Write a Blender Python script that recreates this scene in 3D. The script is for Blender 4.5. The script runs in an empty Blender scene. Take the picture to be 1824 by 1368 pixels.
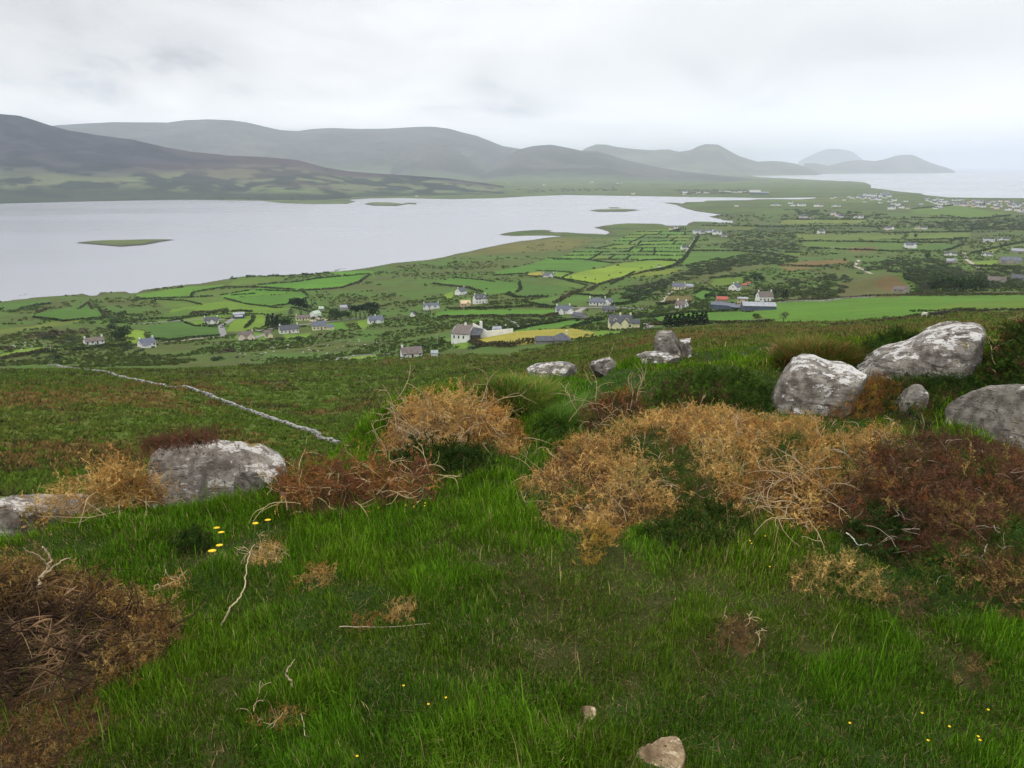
import bpy, math
import numpy as np
from math import radians as R, pi

# ------------------------------------------------------------------ camera, sky, light
S = bpy.context.scene
ZC = 150.0                       # eye height above the lake, metres
FPX, CX, CY = 1404.0, 912.0, 684.0
PITCH = math.atan((CY - 296.0) / FPX)
cam = bpy.data.objects.new('camera', bpy.data.cameras.new('camera'))
S.collection.objects.link(cam)
cam.location = (0, 0, ZC)
cam.rotation_euler = (pi / 2 - PITCH, 0, 0)
cam.data.sensor_width = 36.0
cam.data.lens = 36.0 * FPX / 1824.0
cam.data.clip_start = 0.05
cam.data.clip_end = 120000.0
S.camera = cam

S.view_settings.view_transform = 'Standard'
S.view_settings.look = 'None'
S.view_settings.exposure = EXPOSURE = -0.30
S.view_settings.gamma = 1.0
S.render.engine = 'CYCLES'
S.cycles.use_denoising = True
S.cycles.denoising_prefilter = 'ACCURATE'
S.cycles.max_bounces = 6
S.cycles.diffuse_bounces = 3
S.cycles.glossy_bounces = 2
S.cycles.transmission_bounces = 3
S.cycles.transparent_max_bounces = 6
S.cycles.volume_bounces = 3
S.cycles.caustics_reflective = False
S.cycles.caustics_refractive = False

SUN_EL, SUN_AZ = 58.0, 235.0      # azimuth clockwise from the view direction (+Y)
sun = bpy.data.objects.new('sun', bpy.data.lights.new('sun', 'SUN'))
S.collection.objects.link(sun)
sun.data.energy = 1.5
sun.data.angle = R(12)
sun.data.color = (1.0, 0.96, 0.90)
sun.rotation_euler = (pi / 2 - R(SUN_EL), 0, -R(SUN_AZ) + pi)

def nod(nt, typ, loc=(0, 0), **kw):
    n = nt.nodes.new(typ)
    n.location = loc
    for k, v in kw.items():
        setattr(n, k, v)
    return n

def build_world():
    w = bpy.data.worlds.new('World')
    S.world = w
    w.use_nodes = True
    nt = w.node_tree
    nt.nodes.clear()
    L = nt.links.new
    out = nod(nt, 'ShaderNodeOutputWorld')
    bg = nod(nt, 'ShaderNodeBackground')
    L(bg.outputs[0], out.inputs[0])
    sky = nod(nt, 'ShaderNodeTexSky', sky_type='NISHITA')
    sky.sun_disc = False
    sky.sun_elevation = R(SUN_EL)
    sky.sun_rotation = R(SUN_AZ)
    bg.inputs[1].default_value = 0.10
    tc = nod(nt, 'ShaderNodeTexCoord')
    sep = nod(nt, 'ShaderNodeSeparateXYZ')
    L(tc.outputs['Generated'], sep.inputs[0])
    # project the view direction on a cloud layer: x/(z+k), y/(z+k)
    zz = nod(nt, 'ShaderNodeMath', operation='MAXIMUM'); L(sep.outputs[2], zz.inputs[0]); zz.inputs[1].default_value = 0.0
    za = nod(nt, 'ShaderNodeMath', operation='ADD'); L(zz.outputs[0], za.inputs[0]); za.inputs[1].default_value = 0.22
    dx = nod(nt, 'ShaderNodeMath', operation='DIVIDE'); L(sep.outputs[0], dx.inputs[0]); L(za.outputs[0], dx.inputs[1])
    dy = nod(nt, 'ShaderNodeMath', operation='DIVIDE'); L(sep.outputs[1], dy.inputs[0]); L(za.outputs[0], dy.inputs[1])
    cb = nod(nt, 'ShaderNodeCombineXYZ'); L(dx.outputs[0], cb.inputs[0]); L(dy.outputs[0], cb.inputs[1])
    mp = nod(nt, 'ShaderNodeMapping'); L(cb.outputs[0], mp.inputs[0])
    mp.inputs['Location'].default_value = (3.1, 1.7, 0)
    mp.inputs['Scale'].default_value = (1.5, 1.1, 1)
    n1 = nod(nt, 'ShaderNodeTexNoise'); L(mp.outputs[0], n1.inputs['Vector'])
    n1.inputs['Scale'].default_value = 1.0; n1.inputs['Detail'].default_value = 7; n1.inputs['Roughness'].default_value = 0.52
    n1.inputs['Distortion'].default_value = 0.35
    cr = nod(nt, 'ShaderNodeValToRGB'); L(n1.outputs[0], cr.inputs[0])
    e = cr.color_ramp.elements
    e[0].position = 0.30; e[0].color = (SKY_D[0], SKY_D[1], SKY_D[2], 1)
    e[1].position = 0.66; e[1].color = (SKY_B[0], SKY_B[1], SKY_B[2], 1)
    m = e.new(0.46); m.color = (SKY_M[0], SKY_M[1], SKY_M[2], 1)
    # overcast luminance: brighter to the zenith (CIE overcast sky), a darker bank of cloud to the left
    el = nod(nt, 'ShaderNodeMapRange', interpolation_type='SMOOTHSTEP'); L(sep.outputs[2], el.inputs[0])
    el.inputs['From Min'].default_value = 0.12; el.inputs['From Max'].default_value = 0.85
    el.inputs['To Min'].default_value = 1.0; el.inputs['To Max'].default_value = ZEN
    lf = nod(nt, 'ShaderNodeMapRange', interpolation_type='SMOOTHSTEP'); L(sep.outputs[0], lf.inputs[0])
    lf.inputs['From Min'].default_value = -0.55; lf.inputs['From Max'].default_value = -0.12
    lf.inputs['To Min'].default_value = 1.0; lf.inputs['To Max'].default_value = 0.0
    lz = nod(nt, 'ShaderNodeMapRange', interpolation_type='SMOOTHSTEP'); L(sep.outputs[2], lz.inputs[0])
    lz.inputs['From Min'].default_value = 0.07; lz.inputs['From Max'].default_value = 0.19
    lz.inputs['To Min'].default_value = -0.06; lz.inputs['To Max'].default_value = -0.30
    lm = nod(nt, 'ShaderNodeMath', operation='MULTIPLY_ADD'); L(lf.outputs[0], lm.inputs[0]); L(lz.outputs[0], lm.inputs[1]); lm.inputs[2].default_value = 1.0
    # low sky brightened towards the horizon, added to offset the dimming by haze
    hz = nod(nt, 'ShaderNodeMapRange', interpolation_type='SMOOTHSTEP'); L(sep.outputs[2], hz.inputs[0])
    hz.inputs['From Min'].default_value = 0.0; hz.inputs['From Max'].default_value = 0.13
    hz.inputs['To Min'].default_value = HORZ; hz.inputs['To Max'].default_value = 1.0
    m1 = nod(nt, 'ShaderNodeMath', operation='MULTIPLY'); L(el.outputs[0], m1.inputs[0]); L(lm.outputs[0], m1.inputs[1])
    m2 = nod(nt, 'ShaderNodeMath', operation='MULTIPLY'); L(m1.outputs[0], m2.inputs[0]); L(hz.outputs[0], m2.inputs[1])
    rf = nod(nt, 'ShaderNodeMapRange', interpolation_type='SMOOTHSTEP'); L(sep.outputs[0], rf.inputs[0])
    rf.inputs['From Min'].default_value = -0.35; rf.inputs['From Max'].default_value = 0.35
    rf.inputs['To Min'].default_value = 0.0; rf.inputs['To Max'].default_value = 0.72
    pale = nod(nt, 'ShaderNodeMix', data_type='RGBA'); L(rf.outputs[0], pale.inputs['Factor']); L(cr.outputs[0], pale.inputs['A'])
    pale.inputs['B'].default_value = (SKY_M[0] * 1.06, SKY_M[1] * 1.08, SKY_M[2] * 1.09, 1)
    vm = nod(nt, 'ShaderNodeVectorMath', operation='SCALE'); L(pale.outputs['Result'], vm.inputs[0]); L(m2.outputs[0], vm.inputs['Scale'])
    mix = nod(nt, 'ShaderNodeMix', data_type='RGBA')
    mix.inputs['Factor'].default_value = 0.88
    L(sky.outputs[0], mix.inputs['A'])
    L(vm.outputs[0], mix.inputs['B'])
    L(mix.outputs['Result'], bg.inputs[0])
# cloud radiance / background strength 0.10
SKY_D = (6.2, 6.4, 7.0)
SKY_M = (11.8, 11.8, 12.0)
SKY_B = (15.0, 14.9, 14.9)
ZEN, HORZ = 2.1, 1.5
build_world()

# ------------------------------------------------------------------ numeric helpers
rng = np.random.default_rng(7)
cP, sP = math.cos(PITCH), math.sin(PITCH)

def ray(px, py):
    a = (np.asarray(px, float) - CX) / FPX
    b = (CY - np.asarray(py, float)) / FPX
    dx, dy, dz = a, cP + b * sP, -sP + b * cP
    az = np.arctan2(dx, dy)
    return az, -dz / np.hypot(dx, dy)         # azimuth, tan(depression)

def px_az(px):                                # azimuth of a picture column (at mid height)
    return np.arctan2((np.asarray(px, float) - CX) / FPX, cP)

def h2(ix, iy, seed):
    with np.errstate(over='ignore'):
        n = (ix.astype(np.uint32) * np.uint32(374761393) + iy.astype(np.uint32) * np.uint32(668265263)
             + np.uint32((seed * 1274126177) & 0xffffffff))
        n = (n ^ (n >> np.uint32(13))) * np.uint32(1274126177)
        n = n ^ (n >> np.uint32(16))
    return (n & np.uint32(0xffffff)).astype(np.float32) / np.float32(0xffffff)

def vnoise(x, y, seed=0):
    fx, fy = np.floor(x), np.floor(y)
    ix, iy = fx.astype(np.int64), fy.astype(np.int64)
    u, v = (x - fx).astype(np.float32), (y - fy).astype(np.float32)
    u = u * u * (3 - 2 * u); v = v * v * (3 - 2 * v)
    a, b = h2(ix, iy, seed), h2(ix + 1, iy, seed)
    c, d = h2(ix, iy + 1, seed), h2(ix + 1, iy + 1, seed)
    return (a + (b - a) * u) * (1 - v) + (c + (d - c) * u) * v

def fbm(x, y, scale, octv=4, seed=0, rough=0.5):
    out, amp, tot, f = 0, 1.0, 0.0, 1.0 / scale
    for k in range(octv):
        c, s = math.cos(k * 1.1 + seed), math.sin(k * 1.1 + seed)
        out = out + amp * vnoise((x * c - y * s) * f + 17.3 * k, (x * s + y * c) * f + 9.1 * k, seed * 31 + k)
        tot += amp; amp *= rough; f *= 2.03
    return out / tot                           # 0..1

def sstep(a, b, x):
    t = np.clip((x - a) / (b - a), 0, 1)
    return t * t * (3 - 2 * t)

def inside(poly, x, y):
    r = np.zeros(x.shape, bool)
    n = len(poly)
    for i in range(n):
        x0, y0 = poly[i]; x1, y1 = poly[(i + 1) % n]
        if y0 == y1: continue
        c = ((y0 > y) != (y1 > y))
        r ^= c & (x < (x1 - x0) * (y - y0) / (y1 - y0) + x0)
    return r

def dist_to(poly, x, y, closed=True):
    best = np.full(x.shape, 1e18)
    n = len(poly)
    for i in range(n if closed else n - 1):
        ax, ay = poly[i]; bx, by = poly[(i + 1) % n]
        ex, ey = bx - ax, by - ay
        t = np.clip(((x - ax) * ex + (y - ay) * ey) / (ex * ex + ey * ey + 1e-9), 0, 1)
        np.minimum(best, (x - ax - t * ex) ** 2 + (y - ay - t * ey) ** 2, out=best)
    return np.sqrt(best)

def flat(pts, z=0.0):                          # picture points that lie on the level z -> world xy
    out = []
    for px, py in pts:
        az, q = ray(px, py)
        r = (ZC - z) / max(float(q), 0.0031)
        out.append((r * math.sin(az), r * math.cos(az)))
    return out

# ------------------------------------------------------------------ objects helpers
COLL = S.collection
def mesh_np(name, V, quads=None, tris=None, mat=None, parent=None, col=None, smooth=True, matidx=None, mats=None):
    me = bpy.data.meshes.new(name)
    V = np.asarray(V, np.float32)
    me.vertices.add(len(V)); me.vertices.foreach_set('co', V.ravel())
    lo, st, to = [], [], 0
    if quads is not None and len(quads):
        q = np.asarray(quads, np.int32); lo.append(q.ravel()); st.append(np.arange(len(q)) * 4); to = q.size
    if tris is not None and len(tris):
        t = np.asarray(tris, np.int32); lo.append(t.ravel()); st.append(to + np.arange(len(t)) * 3)
    lo = np.concatenate(lo); st = np.concatenate(st).astype(np.int32)
    me.loops.add(len(lo)); me.loops.foreach_set('vertex_index', lo)
    me.polygons.add(len(st)); me.polygons.foreach_set('loop_start', st)
    me.update(calc_edges=True)
    if smooth:
        me.polygons.foreach_set('use_smooth', np.ones(len(st), bool))
    if col is not None:
        a = me.color_attributes.new('Col', 'FLOAT_COLOR', 'POINT')
        c = np.ones((len(V), 4), np.float32); c[:, :3] = col
        a.data.foreach_set('color', c.ravel())
    if mats:
        for m in mats: me.materials.append(m)
        if matidx is not None: me.polygons.foreach_set('material_index', np.asarray(matidx, np.int32))
    elif mat: me.materials.append(mat)
    o = bpy.data.objects.new(name, me)
    COLL.objects.link(o)
    if parent: o.parent = parent
    return o

def tag(o, label=None, cat=None, group=None, kind=None):
    if label: o['label'] = label
    if cat: o['category'] = cat
    if group: o['group'] = group
    if kind: o['kind'] = kind
    return o

def empty(name, loc=(0, 0, 0), rz=0.0, sc=1.0):
    o = bpy.data.objects.new(name, None)
    COLL.objects.link(o)
    o.location = loc; o.rotation_euler = (0, 0, rz); o.scale = (sc, sc, sc)
    o.empty_display_size = 0.1
    return o

def copy_tree(o, parent=None):
    c = o.copy(); COLL.objects.link(c)
    if parent: c.parent = parent
    for ch in [k for k in bpy.data.objects if k.parent == o]:
        copy_tree(ch, c)
    return c

# ------------------------------------------------------------------ materials
def mat_attr(name, rough=0.9, noise=0.0, nscale=1.0, trans=0.0, bump=0.0, bscale=20.0, spec=0.3, bdist=0.02):
    """surface whose own colour varies: attribute Col, broken up by noise"""
    m = bpy.data.materials.new(name); m.use_nodes = True
    nt = m.node_tree; nt.nodes.clear(); L = nt.links.new
    out = nod(nt, 'ShaderNodeOutputMaterial'); p = nod(nt, 'ShaderNodeBsdfPrincipled')
    at = nod(nt, 'ShaderNodeAttribute', attribute_name='Col')
    p.inputs['Roughness'].default_value = rough
    p.inputs['Specular IOR Level'].default_value = spec
    c = at.outputs['Color']
    tc = nod(nt, 'ShaderNodeTexCoord')
    if noise:
        n = nod(nt, 'ShaderNodeTexNoise'); n.inputs['Scale'].default_value = nscale; n.inputs['Detail'].default_value = 6
        n.inputs['Roughness'].default_value = 0.65
        L(tc.outputs['Object'], n.inputs['Vector'])
        mr = nod(nt, 'ShaderNodeMapRange'); L(n.outputs[0], mr.inputs[0])
        mr.inputs['From Min'].default_value = 0.3; mr.inputs['From Max'].default_value = 0.7
        mr.inputs['To Min'].default_value = 1 - noise; mr.inputs['To Max'].default_value = 1 + noise
        v = nod(nt, 'ShaderNodeVectorMath', operation='SCALE'); L(c, v.inputs[0]); L(mr.outputs[0], v.inputs['Scale'])
        c = v.outputs[0]
    L(c, p.inputs['Base Color'])
    if bump:
        nb = nod(nt, 'ShaderNodeTexNoise'); nb.inputs['Scale'].default_value = bscale; nb.inputs['Detail'].default_value = 6
        L(tc.outputs['Object'], nb.inputs['Vector'])
        b = nod(nt, 'ShaderNodeBump'); b.inputs['Strength'].default_value = bump; b.inputs['Distance'].default_value = bdist
        L(nb.outputs[0], b.inputs['Height']); L(b.outputs[0], p.inputs['Normal'])
    sh = p.outputs[0]
    if trans:
        t = nod(nt, 'ShaderNodeBsdfTranslucent'); L(c, t.inputs['Color'])
        mx = nod(nt, 'ShaderNodeMixShader'); mx.inputs[0].default_value = trans
        L(sh, mx.inputs[1]); L(t.outputs[0], mx.inputs[2]); sh = mx.outputs[0]
    L(sh, out.inputs[0])
    return m

def mat_plain(name, col, rough=0.8, noise=0.12, nscale=3.0, spec=0.3, col2=None, metallic=0.0):
    m = bpy.data.materials.new(name); m.use_nodes = True
    nt = m.node_tree; L = nt.links.new
    p = nt.nodes['Principled BSDF']
    p.inputs['Roughness'].default_value = rough
    p.inputs['Specular IOR Level'].default_value = spec
    p.inputs['Metallic'].default_value = metallic
    tc = nod(nt, 'ShaderNodeTexCoord'); n = nod(nt, 'ShaderNodeTexNoise')
    n.inputs['Scale'].default_value = nscale; n.inputs['Detail'].default_value = 5
    L(tc.outputs['Object'], n.inputs['Vector'])
    mx = nod(nt, 'ShaderNodeMix', data_type='RGBA')
    c2 = col2 or tuple(c * (1 - 2 * noise) for c in col)
    mx.inputs['A'].default_value = (*c2, 1); mx.inputs['B'].default_value = (*[min(1, c * (1 + noise)) for c in col], 1)
    mr = nod(nt, 'ShaderNodeMapRange'); L(n.outputs[0], mr.inputs[0])
    mr.inputs['From Min'].default_value = 0.35; mr.inputs['From Max'].default_value = 0.65
    L(mr.outputs[0], mx.inputs['Factor']); L(mx.outputs['Result'], p.inputs['Base Color'])
    return m

M_GROUND = mat_attr('ground', 0.95, 0.22, 1.3, bump=0.5, bscale=3.0, spec=0.15, bdist=0.15)
M_HILL = mat_attr('hill_cover', 0.95, 0.18, 0.004, spec=0.1)
M_LEAF = mat_attr('leaves', 0.9, 0.0, trans=0.22, spec=0.06)
M_DRY = mat_attr('dry_twigs', 0.95, 0.0, trans=0.06, spec=0.06)
M_BARK = mat_plain('bark', (0.10, 0.075, 0.055), 0.9)
M_TWIG = mat_plain('bleached_wood', (0.38, 0.30, 0.21), 0.85, 0.2, 40)

# ------------------------------------------------------------------ shorelines
LAKE_PX = [(-900, 640), (-500, 590), (-300, 565), (-100, 546), (0, 537), (30, 534), (62, 530), (110, 527), (148, 523), (160, 527), (172, 526.5),
 (178, 521), (225, 519), (232, 523), (243, 522), (255, 516.5), (320, 508), (352, 506), (380, 501), (415, 495), (440, 491.5), (470, 491), (540, 488.5),
 (590, 484), (620, 482), (660, 476), (700, 468.5), (760, 463), (790, 458), (812, 452), (835, 448), (855, 443), (870, 440), (900, 434), (925, 429.5), (950, 427), (975, 423),
 (1000, 421), (975, 419.6), (950, 419.6), (920, 420.5), (900, 420), (888, 418), (905, 414), (925, 411.5), (950, 409.8), (970, 409.4), (985, 411), (978, 412.5), (990, 414), (1010, 413.6), (1030, 415.5),
 (1060, 416.2), (1078, 417.5), (1086, 415), (1082, 412), (1070, 408.5), (1057, 405.5), (1075, 402), (1098, 399), (1120, 397.6), (1160, 398), (1180, 399), (1186, 402), (1222, 401.5), (1227, 397),
 (1236, 394.4), (1264, 394.9), (1285, 396.8), (1305, 396.8), (1306, 393.6), (1289, 392.6), (1283, 390.5), (1262, 386), (1283, 382.4), (1264, 379.6), (1241, 376.6),
 (1222, 371.8), (1203, 364.8), (1180, 361), (1204, 361), (1215, 362.8), (1222, 360), (1254, 359.6), (1257, 357.5), (1292, 357), (1338, 356.6),
 (1348, 355), (1396, 355), (1415, 355.8), (1452, 353.2), (1454, 351.9), (1425, 352), (1373, 353), (1303, 351.8), (1250, 351.4), (1180, 350), (1110, 349), (1008, 347.4),
 (940, 350), (889, 353), (804, 355), (719, 353), (660, 353.5), (622, 356), (634, 359.5), (617, 363.4), (560, 363.8), (503, 362), (466, 357.8), (340, 356.2), (204, 357.6),
 (100, 360), (0, 360.5), (-300, 364), (-900, 372)]
SEA_PX = [(1338, 309.5), (1335, 313), (1365, 316.5), (1430, 319), (1470, 321.5), (1515, 322.5), (1541, 325), (1552, 330), (1550, 334), (1580, 338), (1604, 341.5), (1640, 344.5), (1648, 347.5),
 (1680, 350.5), (1705, 353), (1740, 354.5), (1824, 355), (2000, 357), (2400, 362), (3200, 368)]
LAKE = flat(LAKE_PX)
_f = flat(SEA_PX)
_far = [(math.sin(a) * 60000, math.cos(a) * 60000) for a in (px_az(4200), px_az(3000), px_az(2000), px_az(1600), px_az(1338))]
SEA = _f + [(float(x), float(y)) for x, y in _far]

# ------------------------------------------------------------------ height of the land
CTRL = {
 -300: [(850, 60), (760, 100), (690, 180), (662, 300), (645, 420), (620, 520), (590, 620), (563, 760)],
 0: [(850, 65), (745, 115), (685, 200), (659, 320), (646, 430), (622, 510), (592, 600), (562, 720), (541, 860)],
 300: [(850, 62), (760, 110), (700, 170), (662, 280), (645, 380), (630, 470), (600, 570), (570, 690), (540, 830), (516, 985)],
 600: [(820, 75), (770, 110), (700, 190), (655, 290), (641, 370), (625, 430), (600, 520), (570, 650), (540, 810), (500, 1060)],
 760: [(760, 80), (720, 120), (680, 180), (650, 260), (632, 350), (615, 400), (590, 500), (560, 640), (530, 790), (490, 1080)],
 900: [(700, 70), (680, 110), (660, 170), (640, 240), (615, 320), (590, 400), (570, 490), (550, 600), (520, 790), (490, 1030), (460, 1320)],
 1050: [(665, 60), (648, 110), (630, 180), (610, 270), (590, 370), (570, 470), (545, 590), (515, 800), (480, 1120), (450, 1450), (425, 1800)],
 1200: [(640, 50), (625, 90), (610, 160), (593, 270), (575, 400), (550, 540), (520, 720), (490, 950), (460, 1250), (430, 1650), (408, 2050)],
 1350: [(625, 45), (612, 90), (598, 170), (585, 280), (570, 380), (550, 500), (530, 640), (510, 780), (485, 980), (455, 1300), (425, 1730), (400, 2180), (375, 2830), (362, 3300)],
 1500: [(615, 45), (603, 90), (592, 160), (582, 260), (571, 350), (552, 440), (533, 550), (520, 720), (490, 940), (460, 1260), (430, 1660), (400, 2200), (375, 2850), (358, 3550)],
 1660: [(605, 45), (594, 90), (583, 170), (572, 260), (561, 350), (545, 440), (530, 540), (518, 700), (490, 930), (460, 1250), (430, 1660), (400, 2200), (375, 2850), (360, 3450)],
 1824: [(598, 45), (588, 90), (577, 170), (566, 260), (556, 350), (542, 440), (529, 540), (517, 700), (490, 930), (460, 1250), (430, 1660), (400, 2200), (375, 2850), (362, 3350)],
 2200: [(592, 45), (570, 170), (550, 350), (525, 560), (490, 930), (430, 1660), (375, 2850)],
}
def _rbf_setup():
    P, q = [], []
    for px, lst in CTRL.items():
        for py, r in lst:
            az, t = ray(px, py)
            P.append((float(az) * 3.0, math.log(r))); q.append(float(t))
    # far away everything lies a few metres above the water
    for px in (-500, 0, 400, 800, 1100, 1300, 1500, 1700, 2000, 2400):
        for r in (5500, 12000, 45000):
            P.append((float(px_az(px)) * 3.0, math.log(r))); q.append((ZC - 9.0) / r)
    P, q = np.array(P), np.array(q)
    d = np.hypot(P[:, None, 0] - P[None, :, 0], P[:, None, 1] - P[None, :, 1])
    K = d ** 3
    n = len(P)
    A = np.zeros((n + 3, n + 3)); A[:n, :n] = K + np.eye(n) * 1e-5
    A[:n, n] = 1; A[:n, n + 1:] = P; A[n, :n] = 1; A[n + 1:, :n] = P.T
    w = np.linalg.solve(A, np.concatenate([q, [0, 0, 0]]))
    return P, w
RP, RW = _rbf_setup()
def q_land(az, lr):
    sh = az.shape; a = az.ravel() * 3.0; b = lr.ravel(); out = np.empty(a.size)
    for i in range(0, a.size, 60000):
        d = np.hypot(a[i:i + 60000, None] - RP[:, 0], b[i:i + 60000, None] - RP[:, 1])
        out[i:i + 60000] = (d ** 3) @ RW[:-3] + RW[-3] + RW[-2] * a[i:i + 60000] + RW[-1] * b[i:i + 60000]
    return out.reshape(sh)

# edge of the grassy shelf the photographer stands on (metres from the camera by picture column)
EDGE = [(-600, 3.9), (-300, 3.7), (0, 3.8), (300, 3.75), (520, 3.9), (620, 4.5), (700, 5.0), (800, 5.4), (900, 5.7), (1000, 6.0), (1150, 6.8), (1300, 7.3), (1500, 8.0), (1700, 8.5), (1824, 9.0), (2300, 10)]
EA = np.array([float(px_az(p)) for p, _ in EDGE]); EV = np.array([v for _, v in EDGE])
FOOT = ZC - 1.6
# low mounds of the shelf: picture column, distance, radius along x, radius in depth, height
MOUNDS = [(780, 5.0, 0.42, 0.40, 0.16), (900, 5.3, 0.25, 0.25, 0.10), (1200, 4.7, 0.85, 0.65, 0.07), (1330, 3.9, 0.9, 0.55, 0.06), (1560, 4.1, 0.9, 0.7, 0.09), (1790, 3.8, 0.7, 0.8, 0.11),
          (1270, 6.0, 0.50, 0.5, 0.13), (1470, 6.4, 0.5, 0.6, 0.10), (1700, 6.6, 0.9, 0.9, 0.05), (1840, 6.6, 0.7, 1.0, 0.18), (1560, 7.0, 0.5, 0.5, 0.08), (170, 3.8, 0.45, 0.30, 0.07), (600, 3.9, 0.4, 0.3, 0.07),
          (340, 3.05, 0.13, 0.13, 0.07), (1310, 2.45, 0.10, 0.10, 0.08), (1065, 3.05, 0.12, 0.22, 0.12), (1420, 2.7, 0.4, 0.3, 0.03), (640, 2.6, 0.5, 0.4, 0.03), (80, 2.5, 0.35, 0.4, 0.07), (1010, 2.75, 0.3, 0.2, 0.035), (1040, 6.0, 0.3, 0.25, 0.05)]
def near_z(x, y):
    """height of the shelf surface"""
    g = FOOT + 0.10 * (fbm(x, y, 1.6, 3, 3) - 0.5) + 0.07 * (fbm(x, y, 0.35, 3, 5) - 0.5)
    for px, r, wx, wy, hh in MOUNDS:
        a = float(px_az(px)); mx, my = r * math.sin(a), r * math.cos(a)
        ca, sa = math.cos(a), math.sin(a)
        u = ((x - mx) * ca - (y - my) * sa) / wx; v = ((x - mx) * sa + (y - my) * ca) / wy
        g = g + hh * np.exp(-(u * u + v * v) * 1.3)
    g = g - 0.10 * np.exp(-((x - 0.35 - 0.05 * y) / 0.22) ** 2) * sstep(2.8, 3.8, y)     # trodden hollow running away between the bushes
    return g

def land_z(az, r, fine=True):
    lr = np.log(r)
    x, y = r * np.sin(az), r * np.cos(az)
    azc = np.clip(az, -0.78, 0.78)
    E = np.interp(azc, EA, EV)
    far = r > 13
    z = np.empty(r.shape)
    if (~far).any():
        k = ~far
        gn = near_z(x[k], y[k])
        d = np.maximum(0, r[k] - E[k])
        z[k] = gn - 0.9 * d ** 1.35
    qf = q_land(azc, np.maximum(lr, math.log(55.0)))
    qf = qf + 0.045 * np.maximum(0, math.log(55.0) - lr)
    zf = ZC - r * qf
    if fine:
        m = (r > 40) & (r < 6000)
        amp = np.interp(r, [40, 90, 400, 430, 1500, 6000], [0.5, 1.1, 1.6, 1.1, 1.5, 3.0])
        zf = np.where(m, zf + amp * 0.55 * (fbm(x, y, 26, 3, 11) - 0.5) * 2, zf)
        mm = (r > 40) & (r < 460)
        zf = np.where(mm, zf + 0.55 * (fbm(x, y, 2.6, 3, 12) - 0.5) + 0.3 * (fbm(x, y, 9, 2, 13) - 0.5), zf)
        # knoll with bracken below the big field
        a = float(px_az(1595)); kx, ky = 770 * math.sin(a), 770 * math.cos(a)
        zf = zf + 13 * np.exp(-(((x - kx) / 48) ** 2 + ((y - ky) / 60) ** 2))
        # low swell that carries the white house
    back = np.abs(az) > 0.8
    zf = np.where(back, np.minimum(zf, 60), zf)
    return np.where(far, zf, np.where(r > E, np.maximum(z, zf), z)) if (~far).any() else zf

def geo(a, b, ratio):
    n = max(2, int(math.log(b / a) / ratio)); return list(np.geomspace(a, b, n, endpoint=False))
RR = np.array(geo(0.3, 1.2, 0.06) + geo(1.2, 10.5, 0.010) + geo(10.5, 55, 0.06) + geo(55, 440, 0.0075) + geo(440, 1700, 0.006) + geo(1700, 6000, 0.006) + geo(6000, 58000, 0.04) + [58000.0])
fine = np.arange(-36.5, 36.51, 0.075)
side = np.array([37, 38, 39.5, 41, 43, 45, 48, 52, 57, 63, 70, 80, 95, 115, 140, 165])
AZ = np.radians(np.concatenate([-side[::-1], fine, side]))
GA, GR = np.meshgrid(AZ, RR, indexing='ij')
GX, GY = GR * np.sin(GA), GR * np.cos(GA)
GZ = land_z(GA, GR)
# shores: the land slopes down to the water line and on below it
SHORE = np.full(GZ.shape, 1e4)
sel = GR > 780
xs, ys = GX[sel], GY[sel]
dl = dist_to(LAKE, xs, ys); il = inside(LAKE, xs, ys)
ds = dist_to(SEA, xs, ys); isx = inside(SEA, xs, ys)
sd = np.minimum(np.where(il, -dl, dl), np.where(isx, -ds, ds))
SHORE[sel] = sd
rim = np.where(sd > 0, 0.35 + 0.045 * sd, -0.6 + 0.06 * sd)
GZ[sel] = np.where(sd > 0, np.maximum(np.minimum(GZ[sel], rim), np.minimum(0.5, 0.3 + 0.02 * sd)), np.maximum(rim, -8))

def hit(px, py, extra=0.0):
    """first point of the land on the sight line of a picture point -> x, y, z, distance"""
    az, t = ray(px, py); az = float(az); t = float(t)
    i = np.searchsorted(AZ, az); i = min(max(i, 1), len(AZ) - 1)
    f = (az - AZ[i - 1]) / (AZ[i] - AZ[i - 1])
    q = (ZC - ((1 - f) * GZ[i - 1] + f * GZ[i]) - extra) / RR
    k = np.nonzero((q[1:] <= t) & (RR[1:] > 0.7))[0]
    if len(k) == 0: r = RR[-2]
    else:
        k = k[0] + 1
        g = (q[k - 1] - t) / (q[k - 1] - q[k] + 1e-12) if q[k - 1] > t else 1.0
        r = RR[k - 1] + g * (RR[k] - RR[k - 1])
    return r * math.sin(az), r * math.cos(az), float(height(r * math.sin(az), r * math.cos(az))), r

def height(x, y):
    x = np.asarray(x, float); y = np.asarray(y, float)
    r = np.hypot(x, y); az = np.arctan2(x, y)
    i = np.clip(np.searchsorted(AZ, az), 1, len(AZ) - 1)
    j = np.clip(np.searchsorted(RR, r), 1, len(RR) - 1)
    f = np.clip((az - AZ[i - 1]) / (AZ[i] - AZ[i - 1]), 0, 1); g = np.clip((r - RR[j - 1]) / (RR[j] - RR[j - 1]), 0, 1)
    return (GZ[i - 1, j - 1] * (1 - f) * (1 - g) + GZ[i, j - 1] * f * (1 - g) + GZ[i - 1, j] * (1 - f) * g + GZ[i, j] * f * g)

def hits(pts):
    return [hit(a, b) for a, b in pts]
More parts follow.
